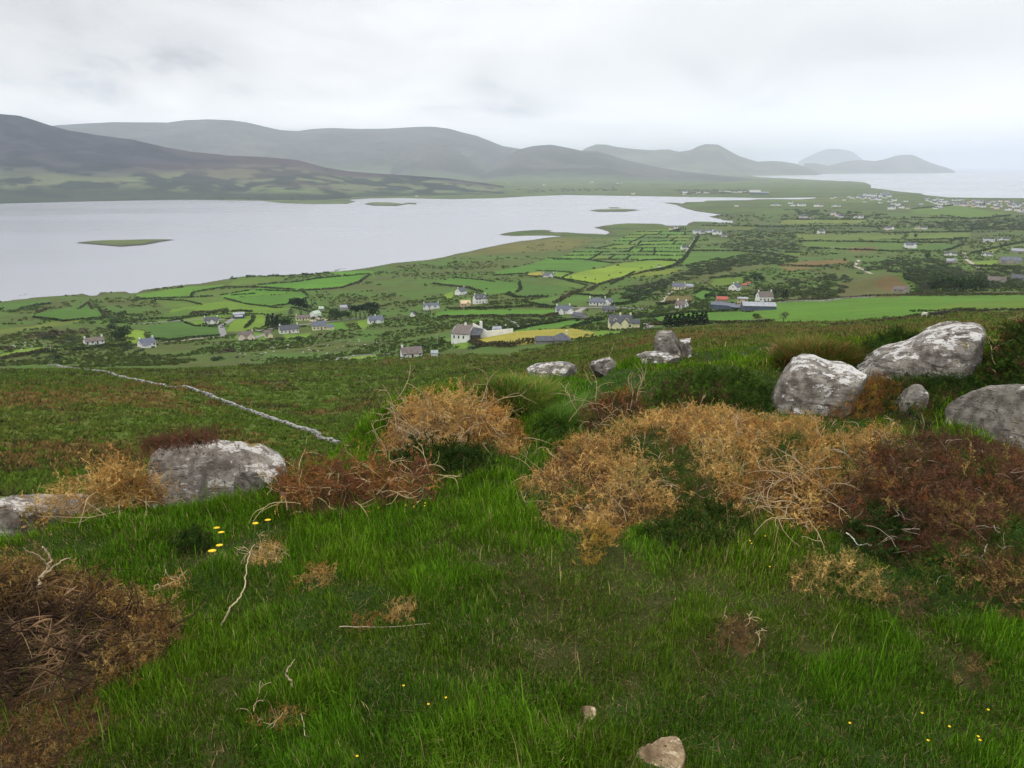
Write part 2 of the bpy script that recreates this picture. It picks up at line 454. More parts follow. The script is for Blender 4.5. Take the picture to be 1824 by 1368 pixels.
# ------------------------------------------------------------------ ground cover colours
G1, G2, G3 = (0.084, 0.215, 0.018), (0.062, 0.135, 0.022), (0.092, 0.155, 0.026)
LIME, LIM2, YEL = (0.175, 0.280, 0.030), (0.120, 0.210, 0.028), (0.290, 0.260, 0.055)
BRN, DULL, DRK = (0.125, 0.080, 0.040), (0.085, 0.105, 0.032), (0.035, 0.055, 0.020)
FIELDS = [  # outline in picture points, colour of the sward
 ([(59, 566), (66, 558.5), (156.6, 540), (187, 566), (112, 572)], (0.064, 0.150, 0.021)),
 ([(-60, 543), (0, 540), (88, 534), (92, 540), (40, 548), (0, 552), (-60, 560)], G2),
 ([(-60, 596), (0, 588), (60, 580), (110, 570), (145, 569), (140, 574), (60, 586), (0, 595), (-60, 606)], (0.130, 0.170, 0.035)),
 ([(-60, 645), (0, 632), (40, 622), (80, 618), (86, 624), (20, 636), (0, 640), (-60, 655)], LIME),
 ([(225, 590), (240, 587), (256, 589), (258, 602), (242, 613), (226, 607)], LIME),
 ([(262, 585), (290, 577), (325, 572), (345, 580), (388, 583), (391, 596), (340, 602), (285, 604), (264, 598)], (0.058, 0.130, 0.022)),
 ([(327, 571), (368, 567), (364, 579), (346, 579)], LIM2),
 ([(238, 527), (250, 523), (330, 512), (398, 507), (402, 511), (345, 520), (338, 529), (275, 533)], (0.090, 0.200, 0.021)),
 ([(347, 527), (356, 519), (450, 512), (440, 519), (400, 526)], G3),
 ([(275, 535), (338, 531), (400, 528), (440, 530), (400, 540), (350, 543), (300, 548)], G3),
 ([(392, 527), (450, 516), (462, 512), (552, 508), (542, 519), (480, 526), (400, 531)], G1),
 ([(400, 532), (480, 527), (542, 520), (548, 529), (522, 540), (480, 546), (440, 541)], (0.074, 0.185, 0.019)),
 ([(455, 508), (560, 497), (657, 488), (642, 500), (605, 512), (545, 517), (470, 512)], (0.077, 0.205, 0.019)),
 ([(590, 486), (600, 484), (665, 482), (664, 487), (605, 490)], G1),
 ([(420, 497), (455, 494), (520, 492), (500, 500), (450, 505), (405, 508)], G3),
 ([(320, 548), (400, 536), (470, 545), (520, 551), (470, 560), (430, 558), (400, 565), (340, 571), (290, 570), (300, 560)], (0.115, 0.205, 0.021)),
 ([(250, 571), (300, 558), (350, 548), (345, 560), (290, 573)], (0.077, 0.150, 0.020)),
 ([(422, 566), (470, 558), (472, 580), (432, 590), (402, 590), (412, 575)], (0.128, 0.215, 0.022)),
 ([(634, 573), (656, 568), (662, 576), (645, 590)], LIM2), ([(583, 576), (608, 574), (622, 586), (588, 590)], (0.077, 0.190, 0.022)),
 ([(500, 594), (530, 595), (556, 592), (548, 601), (510, 603)], LIM2), ([(415, 598), (432, 592), (470, 594), (475, 606), (430, 607)], LIM2),
 ([(772, 558), (800, 552.5), (988, 551), (988, 557), (964, 564), (854, 563), (780, 564)], (0.079, 0.205, 0.021)),
 ([(772, 505.6), (790, 498), (813, 494.6), (860, 498), (923, 504), (928, 515), (904, 523), (854, 523), (832, 512)], (0.070, 0.165, 0.022)),
 ([(790, 525), (807, 519), (812, 529), (795, 531)], LIME), ([(815, 534), (840, 531), (842, 536), (820, 538)], LIM2),
 ([(928, 511), (937, 504), (1016, 512.5), (1010, 519), (978, 529), (917, 529)], G2),
 ([(964, 501.5), (986, 499), (1046, 508), (1030, 515), (991, 508)], G3),
 ([(934, 537), (1019, 523), (1060, 527.5), (1019, 545), (978, 545)], (0.077, 0.155, 0.024)),
 ([(1035, 525), (1068, 508), (1086, 519), (1074, 528)], G3),
 ([(1087, 529), (1128, 511), (1172, 514), (1140, 525), (1128, 538), (1087, 544)], G2),
 ([(1001, 495), (1031, 485), (1093, 472.6), (1152, 479), (1133, 485), (1108, 494), (1061, 505), (1045, 503)], (0.185, 0.275, 0.024)),
 ([(1094, 472), (1115, 467.5), (1159, 464), (1208, 466), (1186, 475), (1152, 479)], (0.141, 0.240, 0.021)),
 ([(878, 490), (880, 484), (940, 472), (975, 461), (1038, 462), (1089, 469.5), (1031, 485), (993, 483.5), (956, 482), (940, 486)], (0.072, 0.175, 0.022)),
 ([(940, 487), (965, 483.5), (966, 490.5), (942, 491)], YEL), ([(990, 484), (1019, 486.5), (1001, 494), (984, 492)], LIM2),
 ([(1130, 485), (1152, 479.5), (1215, 478), (1190, 489), (1110, 495)], (0.141, 0.190, 0.024)),
 ([(1232, 448), (1329, 449.6), (1303, 461), (1215, 473), (1218, 462)], (0.077, 0.160, 0.022)),
 ([(1238, 442), (1280, 441), (1300, 446), (1236, 447)], G3),
 ([(1340, 459), (1400, 449), (1440, 452), (1380, 462)], G3),
 ([(1190, 490), (1240, 480), (1330, 470), (1380, 474), (1300, 490), (1240, 500)], DULL),
 ([(1237, 522.5), (1251, 516), (1292, 522.5), (1275, 533), (1243, 533)], (0.070, 0.175, 0.024)),
 ([(1270, 497), (1330, 492), (1320, 505), (1265, 510)], (0.109, 0.180, 0.022)),
 ([(1185, 528), (1232, 527), (1232, 541), (1177, 541)], (0.130, 0.105, 0.040)),
 ([(1415, 429), (1510, 430), (1642, 432), (1595, 446), (1440, 441)], (0.083, 0.145, 0.024)),
 ([(1619, 415.5), (1731, 414), (1727, 424), (1612, 427)], (0.110, 0.165, 0.035)), ([(1420, 417), (1610, 419), (1605, 426), (1415, 427)], (0.120, 0.160, 0.040)),
 ([(1625, 437.5), (1714, 434), (1682, 447), (1622, 448)], (0.070, 0.140, 0.024)),
 ([(1622, 373), (1697, 366), (1792, 380), (1748, 388), (1629, 381)], (0.096, 0.165, 0.028)),
 ([(1731, 466), (1775, 463), (1778, 471.5), (1734, 474)], (0.140, 0.220, 0.030)), ([(1740, 447), (1765, 440), (1778, 444), (1755, 451)], (0.154, 0.200, 0.024)),
 ([(1395, 392), (1540, 392), (1545, 396), (1390, 399)], (0.150, 0.190, 0.045)), ([(1250, 400), (1350, 403), (1340, 410), (1260, 411)], (0.110, 0.140, 0.040)),
 ([(1381, 539), (1488, 533.5), (1557, 528.5), (1824, 526), (2000, 523), (2100, 545), (1824, 552), (1708, 553), (1653, 561), (1571, 572), (1477, 580), (1379, 572), (1340, 556)], (0.084, 0.190, 0.016)),
 ([(1700, 540), (1900, 531), (2050, 534), (1824, 551), (1640, 556)], (0.109, 0.185, 0.018)),
 ([(1163, 566), (1229, 558), (1319, 555), (1345, 558), (1340, 570), (1300, 576), (1180, 578)], (0.079, 0.190, 0.019)),
 ([(843, 608), (870, 600), (898, 593), (950, 588), (1019, 585), (1068, 593), (1068, 600), (992, 605), (909, 618), (854, 616)], YEL),
 ([(896, 593), (950, 582), (1013, 571), (1080, 570), (1060, 575), (1019, 580), (950, 588)], (0.077, 0.190, 0.024)),
 ([(791, 604), (803, 602), (836, 607), (833, 622), (812, 620)], LIM2), ([(1057, 591), (1078, 589), (1110, 592), (1060, 600)], LIM2),
 ([(1488, 516), (1520, 500), (1557, 490), (1587, 491), (1623, 514), (1600, 530), (1494, 530)], (0.095, 0.095, 0.035)),
 ([(1560, 500), (1590, 492), (1618, 508), (1600, 520), (1565, 515)], BRN),
 ([(1420, 466), (1500, 462), (1520, 468), (1440, 474)], (0.170, 0.110, 0.050)), ([(1385, 472), (1420, 467), (1450, 478), (1400, 484)], (0.160, 0.130, 0.055)), ([(1510, 441), (1560, 440), (1560, 447), (1515, 450)], (0.150, 0.100, 0.050)),
 ([(590, 639), (630, 634), (676, 632), (668, 636), (620, 640)], LIME), ([(835, 570), (860, 569), (858, 573), (840, 574)], G1),
 ([(905, 432), (1000, 424), (1060, 428), (1010, 445), (880, 452), (820, 456)], (0.130, 0.125, 0.045)),
]
# the small strip fields between the lake and the lane: rows from back to front
rows = [(409, 1170, 1228), (413, 1135, 1232), (418.5, 1120, 1232), (424, 1108, 1228), (430, 1092, 1222), (436, 1085, 1216), (442.5, 1040, 1218), (449, 1020, 1222), (455, 1004, 1222), (462.5, 985, 1218)]
STRIPS = []
r2 = np.random.default_rng(21)
HEDGE_PX = []
for k in range(len(rows) - 1):
    (y0, a0, b0), (y1, a1, b1) = rows[k], rows[k + 1]
    n = 3 if k % 2 else 4
    cuts = np.concatenate([[0], np.sort(r2.uniform(0.12, 0.9, n - 1)), [1]])
    for i in range(n):
        t0, t1 = cuts[i], cuts[i + 1]
        if t1 - t0 < 0.05: continue
        c = [(0.085, 0.185, 0.03), (0.10, 0.205, 0.03), (0.075, 0.145, 0.03), (0.12, 0.19, 0.035)][r2.integers(4)]
        A = lambda t: (a0 + (b0 - a0) * t, y0 + 0.5 * math.sin(7 * t + k)); B = lambda t: (a1 + (b1 - a1) * t, y1 + 0.5 * math.sin(7 * t + k + 1))
        STRIPS.append(([A(t0), A(t1), B(t1), B(t0)], c))
        if 0 < i: HEDGE_PX.append(('strip', [A(t0), B(t0)], 1.0))
    HEDGE_PX.append(('strip', [(a1 + (b1 - a1) * t, y1 + 0.5 * math.sin(7 * t + k + 1)) for t in np.linspace(0, 1, 6)], 1.3))
FIELDS = STRIPS + FIELDS

def wpoly(pts):
    out = []
    n = len(pts)
    for i in range(n):
        (xa, ya), (xb, yb) = pts[i], pts[(i + 1) % n]
        m = max(1, int(math.hypot(xb - xa, yb - ya) / 25))
        for k in range(m):
            x, y, z, r = hit(xa + (xb - xa) * k / m, ya + (yb - ya) * k / m)
            out.append((x, y))
    return out

def near_hit(px, py):
    """first point of the shelf surface under a picture point, never beyond the shelf's edge"""
    a, t = ray(px, py); a = float(a); t = float(t); lim = float(np.interp(a, EA, EV)) + 0.3
    r = np.linspace(0.9, lim, 160); x, y = r * math.sin(a), r * math.cos(a)
    d = (ZC - r * t) - near_z(x, y); k = np.nonzero(d <= 0)[0]
    if len(k) and k[0] > 0:
        k = k[0]; f = d[k - 1] / (d[k - 1] - d[k]); rr = r[k - 1] + f * (r[k] - r[k - 1])
    elif len(k): rr = r[0]
    else: rr = lim
    x, y = rr * math.sin(a), rr * math.cos(a)
    return x, y, float(height(x, y)), rr
def near_poly(px):                              # picture outline -> outline on the shelf
    return [near_hit(*p)[:2] for p in px]

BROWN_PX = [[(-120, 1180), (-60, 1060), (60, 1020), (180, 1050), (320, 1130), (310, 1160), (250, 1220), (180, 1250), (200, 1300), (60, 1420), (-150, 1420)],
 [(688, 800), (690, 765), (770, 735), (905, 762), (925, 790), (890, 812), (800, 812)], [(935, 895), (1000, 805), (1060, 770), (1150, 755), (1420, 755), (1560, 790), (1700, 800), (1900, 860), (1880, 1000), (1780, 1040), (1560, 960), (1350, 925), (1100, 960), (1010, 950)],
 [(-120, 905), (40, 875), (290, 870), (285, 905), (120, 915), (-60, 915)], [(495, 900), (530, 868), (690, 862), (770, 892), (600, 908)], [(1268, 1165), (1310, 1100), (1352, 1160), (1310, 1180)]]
def cover():
    x, y, r = GX, GY, GR
    n1 = fbm(x, y, 60, 4, 41); n2 = fbm(x, y, 14, 4, 42); n3 = fbm(x, y, 3.0, 3, 43)
    # valley: rough pasture, scrubby, olive and green in drifts
    wl = fbm(x * 0.35, y, 130, 4, 44)
    c = np.empty(GX.shape + (3,), np.float32)
    A, B, C_ = np.array((0.076, 0.104, 0.026)), np.array((0.066, 0.128, 0.024)), np.array((0.066, 0.066, 0.026))
    t = sstep(0.35, 0.65, n1)[..., None]; c[:] = A * (1 - t) + B * t
    t = sstep(0.52, 0.68, n2)[..., None]; c[:] = c * (1 - 0.6 * t) + C_ * 0.6 * t
    t = (sstep(0.45, 0.7, wl) * sstep(1100, 1700, r))[..., None]; c[:] = c * (1 - 0.7 * t) + np.array((0.105, 0.135, 0.045)) * 0.7 * t
    t = (sstep(0.5, 0.62, fbm(x * 0.3, y, 45, 3, 47)) * sstep(1300, 1700, r))[..., None]; c[:] = c * (1 - 0.7 * t) + np.array((0.040, 0.055, 0.026)) * 0.7 * t
    # moor of the near slope: grass, heather, bracken litter
    nm = fbm(x, y, 34, 4, 51); nb = fbm(x, y, 6.5, 4, 52); nc = fbm(x, y, 1.7, 3, 53)
    M = np.empty_like(c)
    g, gb, br, he = np.array((0.070, 0.100, 0.014)), np.array((0.085, 0.140, 0.016)), np.array((0.150, 0.100, 0.030)), np.array((0.050, 0.036, 0.018))
    lime = np.array((0.098, 0.112, 0.022))
    t = sstep(0.4, 0.62, nc)[..., None]; M[:] = g * (1 - t) + gb * t
    t = sstep(0.5, 0.68, nm * 0.6 + nb * 0.4)[..., None]; M[:] = M * (1 - t * 0.8) + lime * t * 0.8
    t = (sstep(0.52, 0.66, nb) * 0.6)[..., None]; M[:] = M * (1 - t) + he * t
    wb = sstep(0.54, 0.66, fbm(x, y, 42, 3, 55) * 0.55 + nb * 0.25 + nc * 0.2)[..., None] * 0.6
    M[:] = M * (1 - wb) + br * wb
    # the right-hand part of the moor is browner
    rt = (sstep(-40, 60, x) * sstep(0.35, 0.6, nb * 0.5 + nm * 0.5))[..., None] * 0.8
    M[:] = M * (1 - rt) + np.array((0.135, 0.118, 0.036)) * rt
    azd = GA
    rm = np.interp(np.clip(azd, -0.7, 0.7), px_az([-300, 0, 300, 600, 700, 760, 900, 1050, 1200, 1350, 1500, 1660, 1824]), [330, 335, 300, 345, 370, 350, 262, 300, 330, 350, 338, 352, 357])
    t = sstep(-9, 9, rm + 14 * (fbm(x, y, 18, 3, 57) - 0.5) - r)[..., None]
    c[:] = c * (1 - t) + M * t
    # near shelf: turf and litter
    k = sstep(16, 10, r)[..., None]
    tn = sstep(0.45, 0.62, fbm(x, y, 0.5, 4, 61))[..., None]
    Nn = np.array((0.022, 0.046, 0.008)) * (1 - tn) + np.array((0.040, 0.040, 0.014)) * tn
    c[:] = c * (1 - k) + Nn * k
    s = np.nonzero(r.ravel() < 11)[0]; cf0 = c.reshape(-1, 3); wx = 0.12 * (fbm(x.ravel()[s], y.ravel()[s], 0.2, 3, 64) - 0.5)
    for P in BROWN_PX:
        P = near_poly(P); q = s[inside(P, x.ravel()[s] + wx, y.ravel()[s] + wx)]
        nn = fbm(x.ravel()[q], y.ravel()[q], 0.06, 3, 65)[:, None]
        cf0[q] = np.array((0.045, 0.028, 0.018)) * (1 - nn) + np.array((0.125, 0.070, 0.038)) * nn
    # fields
    fx, fy = GX.ravel(), GY.ravel(); cf = c.reshape(-1, 3)
    wob = 2.2 * (fbm(fx, fy, 22, 2, 71) - 0.5)
    nf = fbm(fx, fy, 40, 3, 72); nff = fbm(fx, fy, 5, 3, 73)
    for pts, col in FIELDS:
        P = wpoly(pts)
        a = np.array(P); lo, hi = a.min(0) - 3, a.max(0) + 3
        s = np.nonzero((fx > lo[0]) & (fx < hi[0]) & (fy > lo[1]) & (fy < hi[1]))[0]
        if not len(s): continue
        s = s[inside(P, fx[s] + wob[s], fy[s] + wob[s])]
        v = (0.72 + 0.40 * nf[s] + 0.30 * (nff[s] - 0.5) + 0.10 * (fbm(fx[s] * 0.4, fy[s], 16, 2, 74) - 0.5))[:, None]
        cf[s] = np.array(col) * v
        # thin, rushy patches
        w = (sstep(0.60, 0.75, nff[s]) * 0.35)[:, None]
        cf[s] = cf[s] * (1 - w) + np.array((0.075, 0.10, 0.03)) * w
    # stony margin at the water
    s = (SHORE < 14) & (GR > 700)
    w = np.where(s, 0.85 * sstep(14, 3, SHORE * np.clip(1300 / GR, 0.15, 1)), 0)[..., None]
    c[:] = c * (1 - w) + np.array((0.070, 0.060, 0.045)) * w
    c *= np.array((0.88, 0.86, 0.58), np.float32)
    return c.reshape(-1, 3)
COLR = cover()
NA, NR = GX.shape
ii, jj = np.meshgrid(np.arange(NA - 1), np.arange(NR - 1), indexing='ij')
a0 = (ii * NR + jj).ravel()
Q = np.stack([a0, a0 + NR, a0 + NR + 1, a0 + 1], 1)
GV = np.stack([GX.ravel(), GY.ravel(), GZ.ravel()], 1)
# leave out what lies deep under the water
cen_deep = (GZ.ravel()[Q].max(1) > -1.5)
g_ob = mesh_np('ground', GV, quads=Q[cen_deep][:, ::-1], mat=M_GROUND, col=COLR)
tag(g_ob, kind='structure')

# ------------------------------------------------------------------ water
def mat_water():
    m = bpy.data.materials.new('water'); m.use_nodes = True
    nt = m.node_tree; L = nt.links.new
    p = nt.nodes['Principled BSDF']
    p.inputs['Base Color'].default_value = (0.27, 0.275, 0.30, 1)
    p.inputs['Roughness'].default_value = 0.16
    p.inputs['IOR'].default_value = 1.45
    p.inputs['Specular IOR Level'].default_value = 0.5
    tc = nod(nt, 'ShaderNodeTexCoord'); mp = nod(nt, 'ShaderNodeMapping'); L(tc.outputs['Object'], mp.inputs[0])
    mp.inputs['Scale'].default_value = (0.0006, 0.0016, 1)
    n = nod(nt, 'ShaderNodeTexNoise'); L(mp.outputs[0], n.inputs['Vector']); n.inputs['Scale'].default_value = 1; n.inputs['Detail'].default_value = 5
    mr = nod(nt, 'ShaderNodeMapRange'); L(n.outputs[0], mr.inputs[0])
    mr.inputs['From Min'].default_value = 0.35; mr.inputs['From Max'].default_value = 0.65
    mr.inputs['To Min'].default_value = 0.20; mr.inputs['To Max'].default_value = 0.27
    L(mr.outputs[0], p.inputs['Roughness'])
    return m
M_WATER = mat_water()
def water(name, xy):
    V = [(x, y, 0.0) for x, y in xy]
    me = bpy.data.meshes.new(name); me.from_pydata(V, [], [list(range(len(V)))]); me.materials.append(M_WATER); me.update()
    o = bpy.data.objects.new(name, me); COLL.objects.link(o)
    if me.polygons[0].normal.z < 0: me.flip_normals()
    return tag(o, kind='structure')
# the sheets run on under the land; they part beneath the isthmus
div = flat([(1240, 333), (1330, 334), (1500, 345), (1560, 362), (1700, 385), (1824, 400), (2300, 420)])
water('lake', [(-9000, 500), (6000, 500)] + div[::-1] + [(div[0][0], 9000), (-9000, 9000)])
far = [(math.sin(a) * 58000, math.cos(a) * 58000) for a in np.radians([58, 45, 30, 20, 10, 0, -5])]
water('sea', [div[0]] + div + far) if False else water('sea', div + far + [(div[0][0] - 900, div[0][1] + 600)])

# ------------------------------------------------------------------ mountains
def interp_px(prof, az):
    P = np.array(prof, float)
    a = px_az(P[:, 0]); return np.interp(az, a, P[:, 1])

def mountain(name, prof, Rc, front, back, seed, label_kind, pal, foot=None, rough=1.0, step=0.10, nr=90):
    """a real massif: crest line at distance Rc (by picture column), slope coming forward and falling away behind"""
    px0, px1 = prof[0][0], prof[-1][0]
    az = np.arange(float(px_az(px0)), float(px_az(px1)), R(step))
    P = np.array(prof, float)
    ca, ct = ray(P[:, 0], P[:, 1])
    tq = np.interp(az, ca, ct)
    if callable(Rc): rc = Rc(az)
    else: rc = np.full(az.shape, float(Rc))
    crest = ZC - tq * rc
    if foot is None: fr = rc - front
    else: fr = foot(az)
    t = np.concatenate([np.linspace(-0.06, 1, nr), 1 + np.linspace(0, 1, 22)[1:]])
    T, _ = np.meshgrid(t, az)
    A = np.repeat(az[:, None], len(t), 1)
    rr = np.where(T <= 1, fr[:, None] + (rc - fr)[:, None] * T, rc[:, None] + back * (T - 1))
    up = np.clip(T, -0.06, 1)
    prof_ = np.where(T <= 1, np.sign(up) * np.abs(up) ** 0.85 * (0.62 + 0.38 * np.clip(up, 0, 1)), 1 - sstep(0, 1, T - 1) * 1.05)
    X, Y = rr * np.sin(A), rr * np.cos(A)
    h = crest[:, None] * prof_
    env = np.clip(np.sin(np.clip(T, 0, 1) * pi), 0, 1)
    gul = (np.abs(fbm(X, Y, 900, 5, seed) - 0.5) * 2)
    h = h + env * np.maximum(crest[:, None], 60) * (0.26 * rough) * (gul - 0.22) + env * 14 * (fbm(X, Y, 160, 4, seed + 1) - 0.5)
    # nothing in front may rise above the sight line to the crest
    q = (ZC - h) / rr
    lim = (ZC - crest)[:, None] / rc[:, None]
    h = np.where(T < 1, np.minimum(h, ZC - (lim + 0.004 * (1 - T) ) * rr), h)
    hv = h / np.maximum(crest[:, None].max(), 1)
    n1 = fbm(X, Y, 520, 5, seed + 3); n2 = fbm(X, Y, 120, 4, seed + 4)
    c = pal(hv, n1, n2, T, A)
    na, nt_ = X.shape
    i, j = np.meshgrid(np.arange(na - 1), np.arange(nt_ - 1), indexing='ij'); a = (i * nt_ + j).ravel()
    o = mesh_np(name, np.stack([X.ravel(), Y.ravel(), h.ravel()], 1), quads=np.stack([a, a + 1, a + nt_ + 1, a + nt_], 1), mat=M_HILL, col=c.reshape(-1, 3))
    return tag(o, kind='structure')

def blend(a, b, t): return np.asarray(a) * (1 - t[..., None]) + np.asarray(b) * t[..., None]
def pal_near(hv, n1, n2, T, A):
    px = np.broadcast_to(A, hv.shape)
    c = blend((0.006, 0.008, 0.018), (0.020, 0.021, 0.034), sstep(0.45, 0.62, n2))
    low = sstep(0.55, 0.28, T + 0.5 * (n1 - 0.5) - sstep(px_az(250), px_az(480), px) * 0.45)
    g = blend((0.010, 0.020, 0.013), (0.095, 0.110, 0.050), sstep(0.49, 0.56, n2 * 0.75 + n1 * 0.25))
    c = c * (1 - low[..., None]) + g * low[..., None]
    br = sstep(0.54, 0.62, n1) * sstep(px_az(180), px_az(420), px) * 0.7
    c = blend_arr(c, (0.080, 0.055, 0.048), br * 0.6)
    gr = sstep(0.35, 0.1, T) * sstep(px_az(360), px_az(560), px) * sstep(0.4, 0.55, n2)
    c = blend_arr(c, (0.085, 0.125, 0.040), gr * 0.8)
    wd = sstep(0.22, 0.10, T) * sstep(0.36, 0.50, n2)
    return blend_arr(c, (0.016, 0.026, 0.012), wd * 0.9)
def blend_arr(c, col, t): return c * (1 - t[..., None]) + np.array(col) * t[..., None]
def pal_mid(hv, n1, n2, T, A):
    c = blend((0.035, 0.038, 0.034), (0.075, 0.072, 0.060), sstep(0.40, 0.62, n1 * 0.7 + n2 * 0.3))
    c = blend_arr(c, (0.035, 0.030, 0.030), sstep(0.5, 0.6, n2) * 0.5)
    return blend_arr(c, (0.085, 0.120, 0.050), sstep(0.35, 0.08, T) * 0.8)
def pal_far(hv, n1, n2, T, A):
    c = blend((0.050, 0.055, 0.035), (0.100, 0.095, 0.060), sstep(0.40, 0.62, n1))
    return blend_arr(c, (0.08, 0.11, 0.05), sstep(0.3, 0.05, T) * 0.7)

footA = lambda az: np.interp(az, px_az([-700, 0, 200, 340, 466, 503, 600, 660, 760, 900]), [3450, 3950, 4020, 4060, 4000, 3850, 3830, 4150, 4250, 4400])
mountain('mountain', [(-700, 190), (-400, 175), (-200, 188), (-80, 197), (0, 203), (34, 206), (61, 214), (88, 223), (122, 232), (170, 240), (238, 249), (289, 261), (340, 270), (408, 277), (476, 280), (530, 285), (578, 298), (620, 305), (685, 310), (736, 313), (800, 318), (860, 326), (900, 332)],
         lambda az: np.interp(az, px_az([-700, 0, 300, 600, 900]), [5600, 5900, 5600, 5150, 4900]), 0, 900, 101, '', pal_near, foot=footA, rough=0.8, step=0.075, nr=150)
mountain('mountain', [(0, 262), (60, 232), (100, 223), (150, 220), (200, 217.5), (260, 218), (300, 218), (330, 214), (370, 212.5), (410, 214), (440, 218), (470, 225), (500, 232), (530, 233.5), (560, 229.5), (590, 228), (640, 229.5), (690, 229), (740, 226), (770, 225.5), (800, 229), (825, 236), (850, 242), (870, 250), (895, 260), (925, 265), (960, 268), (1010, 284), (1060, 300), (1100, 309)],
         13000, 4200, 2600, 131, '', pal_mid, rough=0.9, nr=80)
mountain('hill', [(690, 310), (702, 285), (715, 270), (732, 259), (752, 254.5), (775, 256), (800, 266), (825, 276), (850, 290), (880, 303), (910, 312)], 10200, 2200, 1500, 151, '', pal_mid, rough=0.7, nr=50)
mountain('hill', [(860, 300), (895, 282), (926, 266), (950, 260), (981, 257.5), (1008, 262.5), (1038, 269), (1062, 269.5), (1086, 275), (1110, 284), (1161, 296), (1220, 306), (1280, 312), (1340, 318)], 10300, 3000, 1800, 161, '', pal_mid, rough=0.8, nr=60)
mountain('hill', [(1000, 292), (1030, 272), (1045, 263), (1062, 257), (1080, 257.5), (1100, 262), (1130, 265.5), (1160, 267.5), (1190, 266), (1210, 270.5), (1231, 267), (1245, 260), (1258, 256.5), (1279, 257.5), (1296, 267), (1316, 278), (1335, 284), (1350, 288), (1374, 286.5), (1395, 288), (1415, 291), (1440, 299), (1460, 308), (1475, 313)],
         lambda az: np.interp(az, px_az([1000, 1250, 1450]), [15500, 16200, 17500]), 2600, 1800, 171, '', pal_far, rough=0.7, nr=50)
mountain('headland', [(1395, 303.5), (1415, 292), (1438, 290.5), (1455, 291), (1476, 295.5), (1488, 292), (1500, 288.5), (1530, 284.8), (1557, 287), (1570, 285), (1581, 282), (1595, 277.5), (1605, 276), (1625, 275.5), (1633, 279), (1642, 283), (1657, 289.5), (1673, 295), (1685, 298), (1697, 303), (1706, 309)],
         lambda az: np.interp(az, px_az([1395, 1700]), [19000, 23000]), 1600, 1400, 181, '', pal_far, rough=0.5, nr=40)
mountain('islet', [(1692, 309), (1700, 301), (1712, 298), (1725, 297.8), (1737, 300), (1748, 309)], 23500, 600, 600, 183, '', pal_far, rough=0.4, nr=20)
mountain('island_hill', [(1385, 305), (1405, 298), (1420, 289), (1440, 278.5), (1460, 269.5), (1475, 265), (1500, 266), (1518, 270), (1530, 279), (1545, 290), (1560, 299), (1585, 305)], 33000, 1800, 1500, 187, '', pal_far, rough=0.5, nr=30)

# low islands in the lake
def island(poly_px, hmax, seed):
    P = flat(poly_px); a = np.array(P); c = a.mean(0)
    pts = []
    n = len(P)
    for i in range(n):
        for k in range(6):
            pts.append(a[i] + (a[(i + 1) % n] - a[i]) * k / 6)
    pts = np.array(pts); m = len(pts); ring = []
    ts = [1.04, 1.0, 0.93, 0.8, 0.6, 0.35]; hs = [-1.0, 0.15, 0.45, 0.8, 0.95, 1.0]
    V, C = [], []
    for t, h in zip(ts, hs):
        q = c + (pts - c) * t
        z = h * hmax * (0.55 + 0.9 * fbm(q[:, 0], q[:, 1], 22, 3, seed)) if h > 0.2 else np.full(m, h * 1.0)
        V.append(np.column_stack([q, z]))
        n_ = fbm(q[:, 0], q[:, 1], 16, 3, seed + 1)[:, None]
        g = np.array((0.10, 0.125, 0.03)) * (1 - n_) + np.array((0.055, 0.075, 0.02)) * n_
        C.append(g if t < 0.9 else np.tile(np.array((0.045, 0.040, 0.030)), (m, 1)))
    V.append(np.array([[c[0], c[1], hmax]])); C.append(np.array([[0.10, 0.12, 0.03]]))
    V, C = np.vstack(V), np.vstack(C)
    F, T = [], []
    for k in range(len(ts) - 1):
        for i in range(m):
            F.append((k * m + i, k * m + (i + 1) % m, (k + 1) * m + (i + 1) % m, (k + 1) * m + i))
    for i in range(m): T.append(((len(ts) - 1) * m + i, (len(ts) - 1) * m + (i + 1) % m, len(V) - 1))
    return tag(mesh_np('island', V, quads=F, tris=T, mat=M_GROUND, col=C), kind='structure')
island([(136, 433), (163, 429.6), (200, 428.6), (250, 428), (311, 427.2), (284, 431.5), (258, 436.5), (215, 439.6), (190, 437.6), (160, 435)], 3.0, 201)
island([(648, 363.6), (660, 360.8), (680, 361), (700, 361.6), (725, 364.4), (705, 367), (665, 366.4)], 3.5, 203)
island([(718, 362), (728, 361.2), (742, 362), (742, 364), (725, 363.6)], 2.0, 205)
island([(1051, 375.4), (1062, 373.8), (1110, 373.2), (1140, 374.4), (1115, 377), (1065, 377.2)], 3.5, 207)
island([(1084, 370.2), (1103, 369.6), (1104, 370.8), (1086, 371.2)], 2.0, 209)
# ------------------------------------------------------------------ plant builders
def frame_from(d):
    d = d / (np.linalg.norm(d, axis=-1, keepdims=True) + 1e-9)
    ref = np.where(np.abs(d[..., 2:3]) > 0.9, np.array([1.0, 0, 0]), np.array([0, 0, 1.0]))
    u = np.cross(ref, d); u /= np.linalg.norm(u, axis=-1, keepdims=True) + 1e-9
    return d, u, np.cross(d, u)

